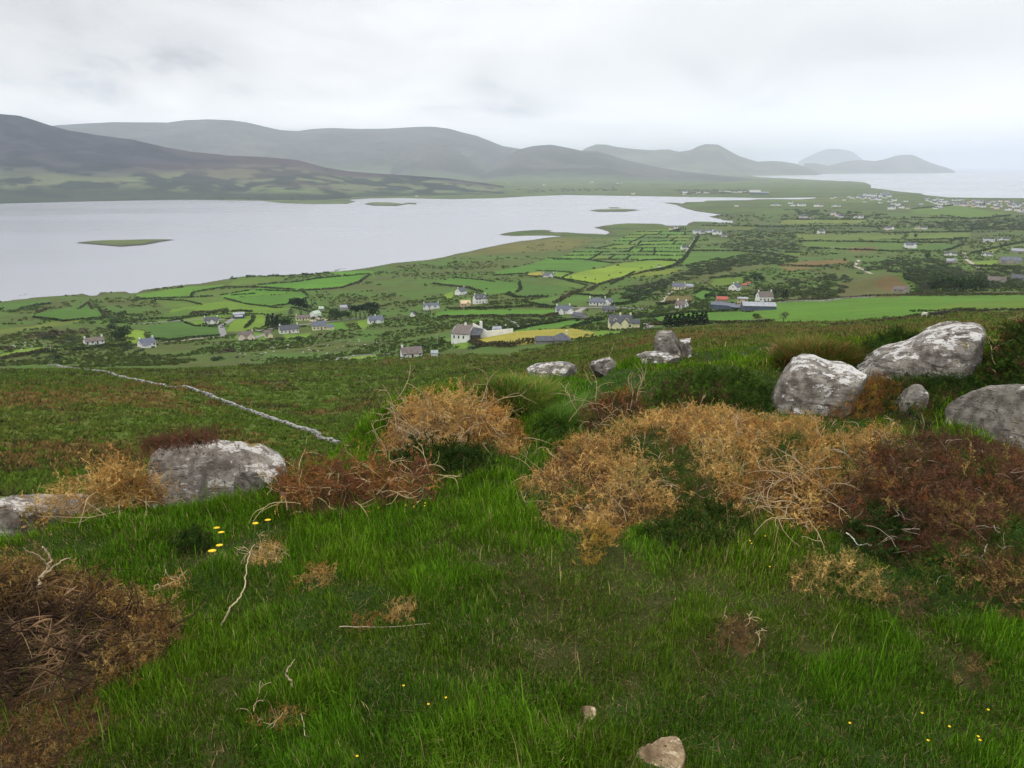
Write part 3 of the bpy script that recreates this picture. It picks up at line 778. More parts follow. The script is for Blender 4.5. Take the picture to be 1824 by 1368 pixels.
def tubes(paths, radii, sides=5):
    """paths: list of (n,3) arrays, radii: list of (n,) -> verts, quads"""
    V, Q, off = [], [], 0
    for p, rad in zip(paths, radii):
        p = np.asarray(p, float); n = len(p)
        t = np.gradient(p, axis=0); d, u, v = frame_from(t)
        a = np.arange(sides) * 2 * pi / sides
        ring = p[:, None] + rad[:, None, None] * (np.cos(a)[None, :, None] * u[:, None] + np.sin(a)[None, :, None] * v[:, None])
        V.append(ring.reshape(-1, 3))
        i, j = np.meshgrid(np.arange(n - 1), np.arange(sides), indexing='ij'); i = i.ravel(); j = j.ravel(); k = (j + 1) % sides
        Q.append(off + np.stack([i * sides + j, i * sides + k, (i + 1) * sides + k, (i + 1) * sides + j], 1))
        off += n * sides
    return np.vstack(V), np.vstack(Q)

def wander(start, direction, length, n, curl, rg, droop=0.0):
    d = np.array(direction, float); d /= np.linalg.norm(d); p = np.array(start, float); out = [p.copy()]
    w = rg.normal(0, 1, 3)
    for k in range(n):
        w = 0.6 * w + 0.8 * rg.normal(0, 1, 3)
        d = d + w * curl / n + np.array([0, 0, -droop / n]); d /= np.linalg.norm(d)
        p = p + d * length / n; out.append(p.copy())
    return np.array(out)

def sprig_proto(rg, L=1.0, n_sp=34, sp=0.10, w=0.012, stiff=0.8, fan=0.9, side=4):
    """one shoot along +Z, unit length: a ribbon stem with side shoots, set round with short spines"""
    T, S_ = [], []                                # triangles (m,3,3), shade per triangle
    def shoot(p0, d0, ln, m):
        P = wander(p0, d0, ln, 5, stiff, rg)
        for k in range(5):
            dd, u, v = frame_from(P[k + 1] - P[k])
            ww = w * 0.45 * (1 - k / 6)
            T.append([P[k] - u * ww, P[k] + u * ww, P[k + 1]]); S_.append(0.75)
            T.append([P[k] - v * ww, P[k] + v * ww, P[k + 1]]); S_.append(0.75)
        for _ in range(m):
            f = rg.uniform(0.1, 1.0); s = f * 5; k = min(4, int(s)); p = P[k] + (P[k + 1] - P[k]) * (s - k)
            dd, u, v = frame_from(P[k + 1] - P[k]); a = rg.uniform(0, 2 * pi)
            o = dd * rg.uniform(0.3, 1.0) + (u * math.cos(a) + v * math.sin(a)) * fan
            o /= np.linalg.norm(o); q = np.cross(o, dd); q /= np.linalg.norm(q) + 1e-9
            l = sp * rg.uniform(0.6, 1.3) * (1.1 - 0.4 * f)
            T.append([p - q * w * 0.5, p + q * w * 0.5, p + o * l]); S_.append(rg.uniform(0.75, 1.3))
        return P
    P = shoot(np.zeros(3), np.array([0, 0, 1.0]), L, n_sp)
    for _ in range(side):
        k = rg.integers(1, 5); a = rg.uniform(0, 2 * pi)
        shoot(P[k], np.array([math.cos(a) * 0.8, math.sin(a) * 0.8, 0.8]), L * rg.uniform(0.25, 0.5), n_sp // 3)
    return np.array(T, np.float32), np.array(S_, np.float32)

_rg = np.random.default_rng(3)
PROTO = {
 'gorse': [sprig_proto(_rg, n_sp=40, sp=0.085, w=0.020, stiff=1.3, side=4) for _ in range(10)],
 'heather': [sprig_proto(_rg, n_sp=36, sp=0.12, w=0.022, stiff=0.6, fan=0.6, side=6) for _ in range(8)],
 'green': [sprig_proto(_rg, n_sp=44, sp=0.13, w=0.034, stiff=0.7, fan=0.8, side=6) for _ in range(8)],
}
def place_sprigs(kind, pos, dirs, length, cols, rg):
    """-> verts, tris, col for len(pos) shoots"""
    V, C = [], []
    which = rg.integers(0, len(PROTO[kind]), len(pos))
    for k, (T, sh) in enumerate(PROTO[kind]):
        s = np.nonzero(which == k)[0]
        if not len(s): continue
        d, u, v = frame_from(dirs[s])
        a = rg.uniform(0, 2 * pi, len(s))[:, None]
        u2 = u * np.cos(a) + v * np.sin(a); v2 = -u * np.sin(a) + v * np.cos(a)
        M = np.stack([u2, v2, d], 1) * length[s][:, None, None]       # rows: images of x, y, z
        P = np.einsum('mtk,nkj->nmtj', T.reshape(len(T), 3, 3), M) + pos[s][:, None, None, :]
        V.append(P.reshape(-1, 3))
        C.append((cols[s][:, None, None, :] * sh[None, :, None, None] * np.ones((1, 1, 3, 1))).reshape(-1, 3))
    V = np.vstack(V); C = np.vstack(C)
    return V, np.arange(len(V)).reshape(-1, 3), C

def in_poly(P, n, rg):
    a = np.array(P); lo, hi = a.min(0), a.max(0); out = []
    while sum(len(o) for o in out) < n:
        q = rg.uniform(lo, hi, (n * 2, 2)); q = q[inside(P, q[:, 0], q[:, 1])]; out.append(q)
    return np.vstack(out)[:n]
def area(P):
    a = np.array(P); return 0.5 * abs(np.dot(a[:, 0], np.roll(a[:, 1], 1)) - np.dot(a[:, 1], np.roll(a[:, 0], 1)))
TAN, ORG, RUST, DKB = np.array((0.56, 0.365, 0.125)), np.array((0.44, 0.230, 0.065)), np.array((0.26, 0.105, 0.038)), np.array((0.12, 0.07, 0.04))
RED = np.array((0.165, 0.072, 0.042)); HEA = np.array((0.110, 0.060, 0.034)); DG = np.array((0.032, 0.062, 0.012)); MG = np.array((0.062, 0.110, 0.016)); GOLD = np.array((0.42, 0.27, 0.05))
OCC = []                                         # ground taken by shrubs: polygon, how much turf stays

def shrub(name, label, cat, px, kind, h, dens, ln, cols, weights, tilt=0.7, seed=0, twigs=0, keep=0.12, group=None, twig_len=0.3, edge=True, stemcol=(0.40, 0.30, 0.17), part='foliage', twig_r=0.003, floor=0.0, droop=1.4, patch=0.0):
    rg = np.random.default_rng(seed)
    P = near_poly(px); A = area(P); n = int(A * dens) + 12
    print(name, seed, round(A, 2), n)
    q = in_poly(P, n, rg)
    root = empty(name, (float(np.mean(q[:, 0])), float(np.mean(q[:, 1])), float(height(np.mean(q[:, 0]), np.mean(q[:, 1])))))
    ox, oy, oz = root.location
    de = dist_to(P, q[:, 0], q[:, 1])
    dome = sstep(0, 0.16, de) if edge else np.ones(n)
    lump = 0.55 + 0.9 * fbm(q[:, 0], q[:, 1], 0.28, 3, seed)
    z = height(q[:, 0], q[:, 1]) + h * dome * lump * rg.uniform(floor, 0.75, n) ** 0.7
    pos = np.column_stack([q[:, 0], q[:, 1], z])
    th = rg.uniform(0, 2 * pi, n)
    flow = fbm(q[:, 0], q[:, 1], 0.5, 2, seed + 9) * 8
    dirs = np.column_stack([np.cos(th) * tilt + 0.5 * tilt * np.cos(flow), np.sin(th) * tilt + 0.5 * tilt * np.sin(flow), np.ones(n) * rg.uniform(0.35, 1.0, n)])
    L_ = ln * rg.uniform(0.6, 1.25, n) * (0.7 + 0.3 * dome)
    cw = np.array(weights, float); cw /= cw.sum()
    nz = fbm(q[:, 0], q[:, 1], 0.35, 3, seed + 5)
    pick = np.clip(nz * 0.85 + rg.uniform(-0.30, 0.30, n) + 0.07, 0, 0.999)
    idx = np.searchsorted(np.cumsum(cw), np.clip((pick - 0.12) / 0.76, 0, 0.999))
    col = np.array(cols)[idx] * rg.uniform(0.6, 1.35, (n, 1))
    if patch:                                    # living green shoots come through in patches, lower than the dead ones
        g = fbm(q[:, 0], q[:, 1], 0.30, 3, seed + 13) + rg.uniform(-0.05, 0.05, n) < patch
        col[g] = np.array([(0.034, 0.080, 0.014), (0.060, 0.125, 0.018), (0.110, 0.130, 0.022)])[rg.integers(0, 3, g.sum())]
        pos[g, 2] -= 0.35 * h; pos[:, 2] = np.maximum(pos[:, 2], height(q[:, 0], q[:, 1]))
    V, T, C = place_sprigs(kind, pos, dirs, L_, col, rg)
    if twigs:
        tp, tr = [], []
        for _ in range(twigs):
            b = q[rg.integers(n)]; zz = float(height(b[0], b[1])); a = rg.uniform(0, 2 * pi)
            Lw = twig_len * rg.uniform(0.5, 1.3)
            p = wander((b[0], b[1], zz + h * rg.uniform(0.0, 0.6)), (math.cos(a), math.sin(a), rg.uniform(0.2, 1.0)), Lw, 9, 1.6, rg, droop=rg.uniform(0, droop))
            tp.append(p); tr.append(np.linspace(twig_r, 0.0012, len(p)) * rg.uniform(0.7, 1.2))
            for _k in range(2):
                j = rg.integers(3, 8); d = p[j] - p[j - 1] + rg.normal(0, 0.6, 3) * np.linalg.norm(p[j] - p[j - 1])
                s = wander(p[j], d, Lw * 0.4, 5, 1.6, rg); tp.append(s); tr.append(np.linspace(0.0018, 0.0009, len(s)))
        V2, Q2 = tubes(tp, tr, 4)
        c2 = np.tile(np.array(stemcol), (len(V2), 1)) * (0.75 + 0.5 * fbm(V2[:, 0], V2[:, 1], 0.1, 2, 3))[:, None]
        if twigs > 50:
            mesh_np('stems', V2 - np.array([ox, oy, oz]), quads=Q2, mat=M_DRY, col=c2, parent=root)['kind'] = 'stuff'
        else:                                     # a small tuft: its few twigs belong to the foliage
            T = np.vstack([T, Q2[:, [0, 1, 2]] + len(V), Q2[:, [0, 2, 3]] + len(V)]); V = np.vstack([V, V2]); C = np.vstack([C, c2])
    mesh_np(part, V - np.array([ox, oy, oz]), tris=T, mat=M_DRY if kind != 'green' else M_LEAF, col=C, parent=root, smooth=False)
    tag(root, label, cat, group)
    OCC.append((P, keep))
    return root

# ------------------------------------------------------------------ rocks
def mat_rock(name, base, dark, lichen, thr, moss=0.0, ls=6.0):
    m = bpy.data.materials.new(name); m.use_nodes = True
    nt = m.node_tree; L = nt.links.new
    p = nt.nodes['Principled BSDF']; p.inputs['Roughness'].default_value = 0.88; p.inputs['Specular IOR Level'].default_value = 0.25
    tc = nod(nt, 'ShaderNodeTexCoord')
    def noise(sc, det, scale=(1, 1, 1), rough=0.6, dist=0.0):
        mp = nod(nt, 'ShaderNodeMapping'); L(tc.outputs['Object'], mp.inputs[0]); mp.inputs['Scale'].default_value = scale
        n = nod(nt, 'ShaderNodeTexNoise'); L(mp.outputs[0], n.inputs['Vector']); n.inputs['Scale'].default_value = sc
        n.inputs['Detail'].default_value = det; n.inputs['Roughness'].default_value = rough; n.inputs['Distortion'].default_value = dist
        return n.outputs[0]
    def ramp(v, a, b):
        r = nod(nt, 'ShaderNodeMapRange', interpolation_type='SMOOTHSTEP'); L(v, r.inputs[0]); r.inputs['From Min'].default_value = a; r.inputs['From Max'].default_value = b
        return r.outputs[0]
    def mixc(f, a, b):
        x = nod(nt, 'ShaderNodeMix', data_type='RGBA'); L(f, x.inputs['Factor'])
        for s, v in (('A', a), ('B', b)):
            if isinstance(v, tuple): x.inputs[s].default_value = (*v, 1)
            else: L(v, x.inputs[s])
        return x.outputs['Result']
    c = mixc(ramp(noise(14, 8), 0.38, 0.62), dark, base)
    str_ = noise(9, 6, (0.6, 0.8, 4.0), 0.65, 0.8)
    c = mixc(ramp(str_, 0.56, 0.64), c, tuple(v * 0.55 for v in dark))
    # crustose lichen: sharp-edged pale rosettes, upward bias paints top light into the colour
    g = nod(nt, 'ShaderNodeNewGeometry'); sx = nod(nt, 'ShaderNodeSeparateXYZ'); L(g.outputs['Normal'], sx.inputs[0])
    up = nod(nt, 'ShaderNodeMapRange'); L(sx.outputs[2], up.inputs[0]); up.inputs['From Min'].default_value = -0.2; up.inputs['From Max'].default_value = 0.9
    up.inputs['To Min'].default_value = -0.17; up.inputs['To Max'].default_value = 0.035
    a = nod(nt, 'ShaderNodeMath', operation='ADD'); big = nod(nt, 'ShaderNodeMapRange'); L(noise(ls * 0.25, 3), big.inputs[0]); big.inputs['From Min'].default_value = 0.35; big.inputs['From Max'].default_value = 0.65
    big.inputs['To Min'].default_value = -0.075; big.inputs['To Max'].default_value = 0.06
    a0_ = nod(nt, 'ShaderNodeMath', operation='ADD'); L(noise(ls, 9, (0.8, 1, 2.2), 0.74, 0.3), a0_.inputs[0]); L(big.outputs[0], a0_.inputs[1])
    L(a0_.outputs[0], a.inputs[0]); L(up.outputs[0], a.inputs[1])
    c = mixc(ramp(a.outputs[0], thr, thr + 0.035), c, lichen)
    c = mixc(ramp(noise(60, 4), 0.60, 0.66), c, tuple(v * 0.4 for v in dark))
    if moss:
        c = mixc(ramp(noise(3.2, 6, (1, 1, 1), 0.7), 0.62 - moss * 0.1, 0.66), c, (0.16, 0.115, 0.03))
    L(c, p.inputs['Base Color'])
    b = nod(nt, 'ShaderNodeBump'); b.inputs['Strength'].default_value = 0.9; b.inputs['Distance'].default_value = 0.02
    h = nod(nt, 'ShaderNodeMath', operation='ADD'); L(noise(11, 9, (0.7, 0.8, 2.4), 0.7, 0.6), h.inputs[0])
    h2_ = nod(nt, 'ShaderNodeMath', operation='MULTIPLY'); L(noise(45, 6), h2_.inputs[0]); h2_.inputs[1].default_value = 0.5
    L(h2_.outputs[0], h.inputs[1])
    L(h.outputs[0], b.inputs['Height']); L(b.outputs[0], p.inputs['Normal'])
    return m
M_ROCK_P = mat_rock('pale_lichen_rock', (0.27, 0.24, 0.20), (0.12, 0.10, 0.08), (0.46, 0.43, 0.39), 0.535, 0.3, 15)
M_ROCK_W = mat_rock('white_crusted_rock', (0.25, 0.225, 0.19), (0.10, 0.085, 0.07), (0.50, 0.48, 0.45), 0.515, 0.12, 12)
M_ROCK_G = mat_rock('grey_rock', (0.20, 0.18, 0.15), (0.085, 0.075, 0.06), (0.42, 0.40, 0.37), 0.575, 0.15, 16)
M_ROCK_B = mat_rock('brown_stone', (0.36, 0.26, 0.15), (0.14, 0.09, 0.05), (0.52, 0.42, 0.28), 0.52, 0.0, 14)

def noise3(p, sc, octv, seed):
    return (fbm(p[:, 0], p[:, 1], sc, octv, seed) + fbm(p[:, 1], p[:, 2], sc, octv, seed + 1) + fbm(p[:, 2], p[:, 0], sc, octv, seed + 2)) / 3 - 0.5

def rock(label, base, outline, depth, m, seed, tilt=0.0, cuts=7, back=1.2, rough=0.06, name='rock', sink=0.0, box=0.36, group=None, cat='rock', sub=(150, 70)):
    """outline: picture points round the silhouette; base: picture point where it meets the turf"""
    rg = np.random.default_rng(seed)
    bx, by, bz, br = near_hit(*base)
    k_ = (br + 0.8 * depth) / br; bx *= k_; by *= k_; br *= k_; bz = float(near_z(np.array([bx]), np.array([by]))[0])
    az = math.atan2(bx, by); fwd = np.array([math.sin(az), math.cos(az), 0]); rt = np.array([math.cos(az), -math.sin(az), 0]); up = np.array([0, 0, 1.0])
    org = np.array([bx, by, bz])
    # silhouette in metres at that distance (picture plane -> upright plane through the base)
    O = []
    for px, py in outline:
        a, t = ray(px, py); a = float(a); t = float(t)
        r_ = br / math.cos(a - az)
        O.append(((r_ * math.sin(a - az)), (ZC - r_ * t) - bz))
    O = np.array(O); hh_ = np.ptp(O[:, 1]); il_, ir_ = np.argmin(O[:, 0]), np.argmax(O[:, 0])
    chord = O[il_, 1] + (O[ir_, 1] - O[il_, 1]) * (O[:, 0] - O[il_, 0]) / np.ptp(O[:, 0])
    O[O[:, 1] < chord - 0.02 * hh_, 1] -= 0.40 * hh_
    # resample the closed outline, rounded a little
    n = len(O); d = np.linalg.norm(np.roll(O, -1, 0) - O, axis=1); s = np.concatenate([[0], np.cumsum(d)])
    NT, NP = sub
    u = np.linspace(0, s[-1], NT, endpoint=False)
    C2 = np.vstack([O, O[:1]]); ox = np.interp(u, s, C2[:, 0]); oz = np.interp(u, s, C2[:, 1])
    k = 3
    for _ in range(2):
        ox = (np.roll(ox, 1) + ox * 2 + np.roll(ox, -1)) / 4; oz = (np.roll(oz, 1) + oz * 2 + np.roll(oz, -1)) / 4
    cx, cz = ox.mean(), oz.min() * 0.35 + oz.mean() * 0.65
    ph = np.linspace(-pi / 2, pi / 2, NP)
    rad = np.abs(np.cos(ph)) ** box
    dep = np.where(ph < 0, np.sign(ph) * np.abs(np.sin(ph)) * depth, np.abs(np.sin(ph)) * depth * back)
    X = cx + (ox[:, None] - cx) * rad; Z = cz + (oz[:, None] - cz) * rad; Y = np.repeat(dep[None, :], NT, 0)
    Y = Y + tilt * (Z - cz)
    p = np.stack([X.ravel(), Y.ravel(), Z.ravel()], 1)
    size = max(np.ptp(ox), np.ptp(oz))
    c0 = np.array([cx, depth * (back - 1) / 2, cz])
    for _ in range(cuts):
        nn = rg.normal(0, 1, 3); nn[1] = -abs(nn[1]) * 1.4 if _ % 3 else nn[1]; nn /= np.linalg.norm(nn)
        dd = (p - c0) @ nn; lim = dd.max() * rg.uniform(0.60, 0.86)
        ex = np.maximum(0, dd - lim); p = p - nn * (ex * 0.97)[:, None]
    nr = (p - c0); nr /= np.linalg.norm(nr, axis=1, keepdims=True) + 1e-9
    crack = np.abs(noise3(p + 5, size * 0.45, 3, seed + 20)) * 2
    disp = rough * size * (noise3(p * np.array([1, 1, 1.8]) + 3, size * 0.33, 5, seed) * 1.5 + 0.6 * noise3(p * np.array([1, 1, 2.5]) + 9, size * 0.08, 3, seed + 7)) - rough * size * 0.35 * np.exp(-(crack / 0.05) ** 2)
    p = p + nr * disp[:, None]
    p[:, 2] -= sink
    W = rt * p[:, :1] + fwd * p[:, 1:2] + up * p[:, 2:3]
    i, j = np.meshgrid(np.arange(NT), np.arange(NP - 1), indexing='ij'); i = i.ravel(); j = j.ravel(); i2 = (i + 1) % NT
    Q = np.stack([i * NP + j, i * NP + j + 1, i2 * NP + j + 1, i2 * NP + j], 1)
    o = mesh_np(name, W, quads=Q, mat=m)
    o.location = org
    tag(o, label, cat, group)
    xy = org[:2] + W[:, :2]
    h_ = []                                       # footprint for keeping turf out
    for a in np.linspace(0, 2 * pi, 14, endpoint=False):
        k = np.argmax((xy - org[:2]) @ np.array([math.cos(a), math.sin(a)])); h_.append(tuple(org[:2] + 0.85 * (xy[k] - org[:2])))
    OCC.append((h_, 0.0))
    return o

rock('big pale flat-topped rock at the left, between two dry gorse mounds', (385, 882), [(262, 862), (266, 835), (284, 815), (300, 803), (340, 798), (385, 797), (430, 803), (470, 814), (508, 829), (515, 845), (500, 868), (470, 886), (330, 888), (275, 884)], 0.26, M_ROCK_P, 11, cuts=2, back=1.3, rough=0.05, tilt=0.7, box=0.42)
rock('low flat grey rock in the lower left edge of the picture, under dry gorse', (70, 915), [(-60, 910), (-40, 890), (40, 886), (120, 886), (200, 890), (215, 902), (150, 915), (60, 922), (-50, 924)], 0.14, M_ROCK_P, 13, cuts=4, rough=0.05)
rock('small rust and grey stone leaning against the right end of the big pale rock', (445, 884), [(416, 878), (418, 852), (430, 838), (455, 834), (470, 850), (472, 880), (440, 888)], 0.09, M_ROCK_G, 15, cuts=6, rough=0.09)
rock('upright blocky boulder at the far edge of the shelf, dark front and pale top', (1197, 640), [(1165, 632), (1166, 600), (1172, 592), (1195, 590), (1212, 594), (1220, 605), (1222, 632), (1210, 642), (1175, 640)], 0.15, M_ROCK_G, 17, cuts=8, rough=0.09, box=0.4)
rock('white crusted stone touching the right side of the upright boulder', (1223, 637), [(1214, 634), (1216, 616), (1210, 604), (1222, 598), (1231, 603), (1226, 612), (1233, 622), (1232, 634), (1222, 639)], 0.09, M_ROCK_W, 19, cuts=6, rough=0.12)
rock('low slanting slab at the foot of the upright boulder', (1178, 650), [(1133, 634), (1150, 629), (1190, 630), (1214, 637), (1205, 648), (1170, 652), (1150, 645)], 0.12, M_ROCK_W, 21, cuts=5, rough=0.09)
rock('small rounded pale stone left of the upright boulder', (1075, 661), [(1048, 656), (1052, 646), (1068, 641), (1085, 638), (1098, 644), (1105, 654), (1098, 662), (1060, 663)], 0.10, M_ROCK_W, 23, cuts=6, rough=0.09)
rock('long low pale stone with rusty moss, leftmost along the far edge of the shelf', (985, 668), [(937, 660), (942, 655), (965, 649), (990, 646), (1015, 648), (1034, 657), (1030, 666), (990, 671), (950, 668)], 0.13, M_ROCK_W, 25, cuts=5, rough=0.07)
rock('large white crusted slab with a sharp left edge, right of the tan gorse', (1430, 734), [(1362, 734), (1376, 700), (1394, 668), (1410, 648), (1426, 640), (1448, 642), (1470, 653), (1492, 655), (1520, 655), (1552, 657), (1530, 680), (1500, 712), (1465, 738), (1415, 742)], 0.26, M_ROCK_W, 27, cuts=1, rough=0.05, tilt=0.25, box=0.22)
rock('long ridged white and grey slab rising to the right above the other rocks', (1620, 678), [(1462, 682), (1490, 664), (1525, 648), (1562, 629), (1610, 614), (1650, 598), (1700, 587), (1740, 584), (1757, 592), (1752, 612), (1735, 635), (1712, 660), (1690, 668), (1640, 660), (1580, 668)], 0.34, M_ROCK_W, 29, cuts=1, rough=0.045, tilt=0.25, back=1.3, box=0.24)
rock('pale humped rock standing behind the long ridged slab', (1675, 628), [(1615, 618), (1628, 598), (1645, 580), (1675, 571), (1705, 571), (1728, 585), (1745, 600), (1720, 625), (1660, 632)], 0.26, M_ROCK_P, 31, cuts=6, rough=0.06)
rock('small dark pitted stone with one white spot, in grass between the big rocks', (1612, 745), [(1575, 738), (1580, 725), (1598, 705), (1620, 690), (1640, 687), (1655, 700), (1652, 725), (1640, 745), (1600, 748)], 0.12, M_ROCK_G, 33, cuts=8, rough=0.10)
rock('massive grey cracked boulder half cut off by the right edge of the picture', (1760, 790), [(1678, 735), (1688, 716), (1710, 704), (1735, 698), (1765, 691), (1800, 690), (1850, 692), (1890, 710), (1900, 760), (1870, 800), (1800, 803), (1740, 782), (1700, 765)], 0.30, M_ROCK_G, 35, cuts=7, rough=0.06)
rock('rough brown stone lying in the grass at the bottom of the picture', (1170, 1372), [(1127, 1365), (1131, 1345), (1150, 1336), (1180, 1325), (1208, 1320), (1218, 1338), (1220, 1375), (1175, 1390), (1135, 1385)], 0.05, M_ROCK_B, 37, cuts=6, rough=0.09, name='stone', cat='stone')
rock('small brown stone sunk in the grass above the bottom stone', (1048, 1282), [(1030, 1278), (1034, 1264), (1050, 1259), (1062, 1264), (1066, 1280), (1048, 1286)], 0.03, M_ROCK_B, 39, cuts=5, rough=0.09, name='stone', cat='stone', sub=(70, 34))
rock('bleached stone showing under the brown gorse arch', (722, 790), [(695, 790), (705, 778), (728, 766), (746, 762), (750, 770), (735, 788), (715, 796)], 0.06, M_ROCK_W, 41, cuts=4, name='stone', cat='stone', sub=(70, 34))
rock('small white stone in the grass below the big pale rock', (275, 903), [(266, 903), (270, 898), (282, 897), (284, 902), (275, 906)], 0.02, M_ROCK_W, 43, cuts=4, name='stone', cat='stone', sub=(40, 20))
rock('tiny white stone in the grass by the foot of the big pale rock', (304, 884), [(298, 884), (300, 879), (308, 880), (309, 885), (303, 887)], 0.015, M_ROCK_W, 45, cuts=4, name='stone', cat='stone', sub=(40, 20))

# ------------------------------------------------------------------ shrubs and heath of the shelf
shrub('dead_gorse_bush', 'tan dead gorse bush arching over a dark hollow, left of the grassy path', 'gorse bush', [(682, 806), (688, 765), (720, 740), (770, 735), (850, 742), (885, 765), (870, 790), (800, 802), (740, 810)], 'gorse', 0.26, 3000, 0.11, [DKB, ORG, TAN], [1, 2, 3], tilt=0.9, seed=401, twigs=170, twig_len=0.22, twig_r=0.0022, droop=4.0, keep=0.02)
shrub('dead_gorse_bush', 'rust-orange dead gorse spreading low to the right of the hollow', 'gorse bush', [(760, 812), (800, 770), (860, 740), (915, 752), (940, 790), (920, 815), (850, 806), (800, 818)], 'gorse', 0.16, 2600, 0.11, [RUST, ORG, TAN], [1, 3, 3], seed=402, patch=0.36, twigs=20, keep=0.02)
shrub('dead_gorse_bush', 'broad tan dead gorse bush right of the grassy path, full of bleached stems', 'gorse bush', [(915, 900), (925, 862), (975, 840), (990, 800), (1050, 790), (1075, 752), (1130, 760), (1200, 742), (1330, 752), (1350, 830), (1330, 905), (1240, 925), (1200, 955), (1130, 940), (1090, 975), (1040, 985), (1020, 950), (960, 935), (955, 905)], 'gorse', 0.11, 2000, 0.10, [DKB, RUST, ORG, TAN, TAN * 1.1, np.array((0.30, 0.26, 0.08))], [1, 1, 2, 4, 2, 1], tilt=0.5, seed=403, patch=0.44, twigs=150, twig_r=0.0018, twig_len=0.16, keep=0.05)
shrub('dead_gorse_bush', 'ochre dead gorse bush in front of the white crusted slab', 'gorse bush', [(1260, 752), (1340, 762), (1420, 752), (1470, 772), (1560, 768), (1640, 800), (1600, 860), (1500, 880), (1450, 925), (1380, 905), (1340, 940), (1280, 905), (1270, 820)], 'gorse', 0.09, 2000, 0.10, [RUST, ORG, TAN, np.array((0.30, 0.24, 0.08))], [1, 3, 2, 2], tilt=0.5, seed=404, patch=0.46, twigs=80, twig_r=0.0018, twig_len=0.16, keep=0.05)
shrub('dead_gorse_branch', 'large fan-shaped dry gorse branch hanging at the lower edge of the tan gorse', 'gorse branch', [(1360, 900), (1420, 860), (1500, 880), (1510, 930), (1440, 960), (1380, 945)], 'gorse', 0.13, 800, 0.17, [ORG, TAN], [1, 1], seed=405, twigs=40, twig_len=0.3, keep=0.1)
shrub('heather_bush', 'dark red-brown heather mound in front of the cracked boulder', 'heather', [(1440, 900), (1480, 850), (1540, 810), (1640, 790), (1700, 812), (1830, 822), (1900, 900), (1880, 1010), (1800, 1060), (1720, 1030), (1660, 1060), (1580, 1000), (1560, 960), (1480, 950)], 'heather', 0.14, 2100, 0.10, [DKB * 0.8, HEA, RED * 0.85, DKB, RUST * 0.8, TAN * 0.5], [2, 2, 3, 2, 1, 1], seed=406, patch=0.45, twigs=60, twig_len=0.16, twig_r=0.0016, keep=0.05, stemcol=(0.33, 0.27, 0.2))
shrub('heather_bush', 'low dark brown heather at the right edge, below the dark red-brown mound', 'heather', [(1600, 1040), (1660, 985), (1760, 1000), (1900, 960), (1920, 1100), (1800, 1110), (1720, 1075), (1640, 1090)], 'heather', 0.12, 2000, 0.09, [DKB * 0.8, HEA, RED * 0.8, MG * 0.8, TAN * 0.5], [2, 2, 2, 1, 1], seed=433, patch=0.46, keep=0.15)
shrub('gorse_bush', 'dark green gorse growing under the dead gorse, lower right', 'gorse bush', [(1500, 960), (1540, 900), (1600, 915), (1640, 960), (1600, 1000), (1530, 1000)], 'green', 0.14, 1200, 0.12, [DG, DG * 1.2, MG * 0.8], [2, 2, 1], seed=407, keep=0.1, part='foliage')
shrub('gorse_bush', 'dark green gorse fringe below the broad tan dead gorse', 'gorse bush', [(1130, 960), (1230, 920), (1330, 915), (1370, 950), (1300, 985), (1200, 990)], 'green', 0.10, 1100, 0.10, [DG, MG * 0.8, DG * 1.3], [2, 2, 1], seed=408, keep=0.3)
shrub('dry_heath_tuft', 'brown dry heath tuft in the grass below the dark red heather', 'heath tuft', [(1560, 1080), (1600, 1040), (1660, 1050), (1670, 1090), (1620, 1110)], 'heather', 0.07, 1800, 0.07, [DKB, TAN * 0.5, MG], [1, 1, 2], seed=409, keep=0.3, twigs=0)
shrub('dead_gorse_bush', 'tan dead gorse mound at the left, beside the big pale rock', 'gorse bush', [(40, 910), (80, 885), (160, 872), (250, 872), (292, 880), (285, 900), (200, 912), (120, 918)], 'gorse', 0.24, 5200, 0.13, [DKB, ORG, TAN], [1, 2, 3], edge=False, seed=410, twigs=50, keep=0.02)
shrub('heather_bush', 'dark red heather behind the tan gorse at the left edge of the picture', 'heather', [(-120, 905), (-60, 880), (40, 872), (120, 876), (90, 895), (20, 905)], 'heather', 0.22, 7000, 0.12, [RED, HEA, DKB], [2, 2, 2], edge=False, seed=411, keep=0.05)
shrub('dead_gorse_bush', 'reddish dead gorse with long bleached bare branches, middle of the shelf edge', 'gorse bush', [(490, 912), (520, 872), (600, 858), (690, 860), (765, 876), (778, 898), (700, 908), (600, 916), (540, 922)], 'gorse', 0.15, 2800, 0.11, [RED, RUST, ORG, TAN], [3, 2, 2, 1], edge=False, seed=412, twigs=40, twig_len=0.24, twig_r=0.0026, stemcol=(0.50, 0.38, 0.20), keep=0.1)
shrub('heath_tuft', 'brown and green heath tuft at the right foot of the big pale rock', 'heath tuft', [(470, 890), (485, 862), (530, 858), (540, 880), (510, 895)], 'heather', 0.10, 1600, 0.10, [HEA, RUST, MG * 0.7], [2, 1, 2], seed=413, keep=0.2)
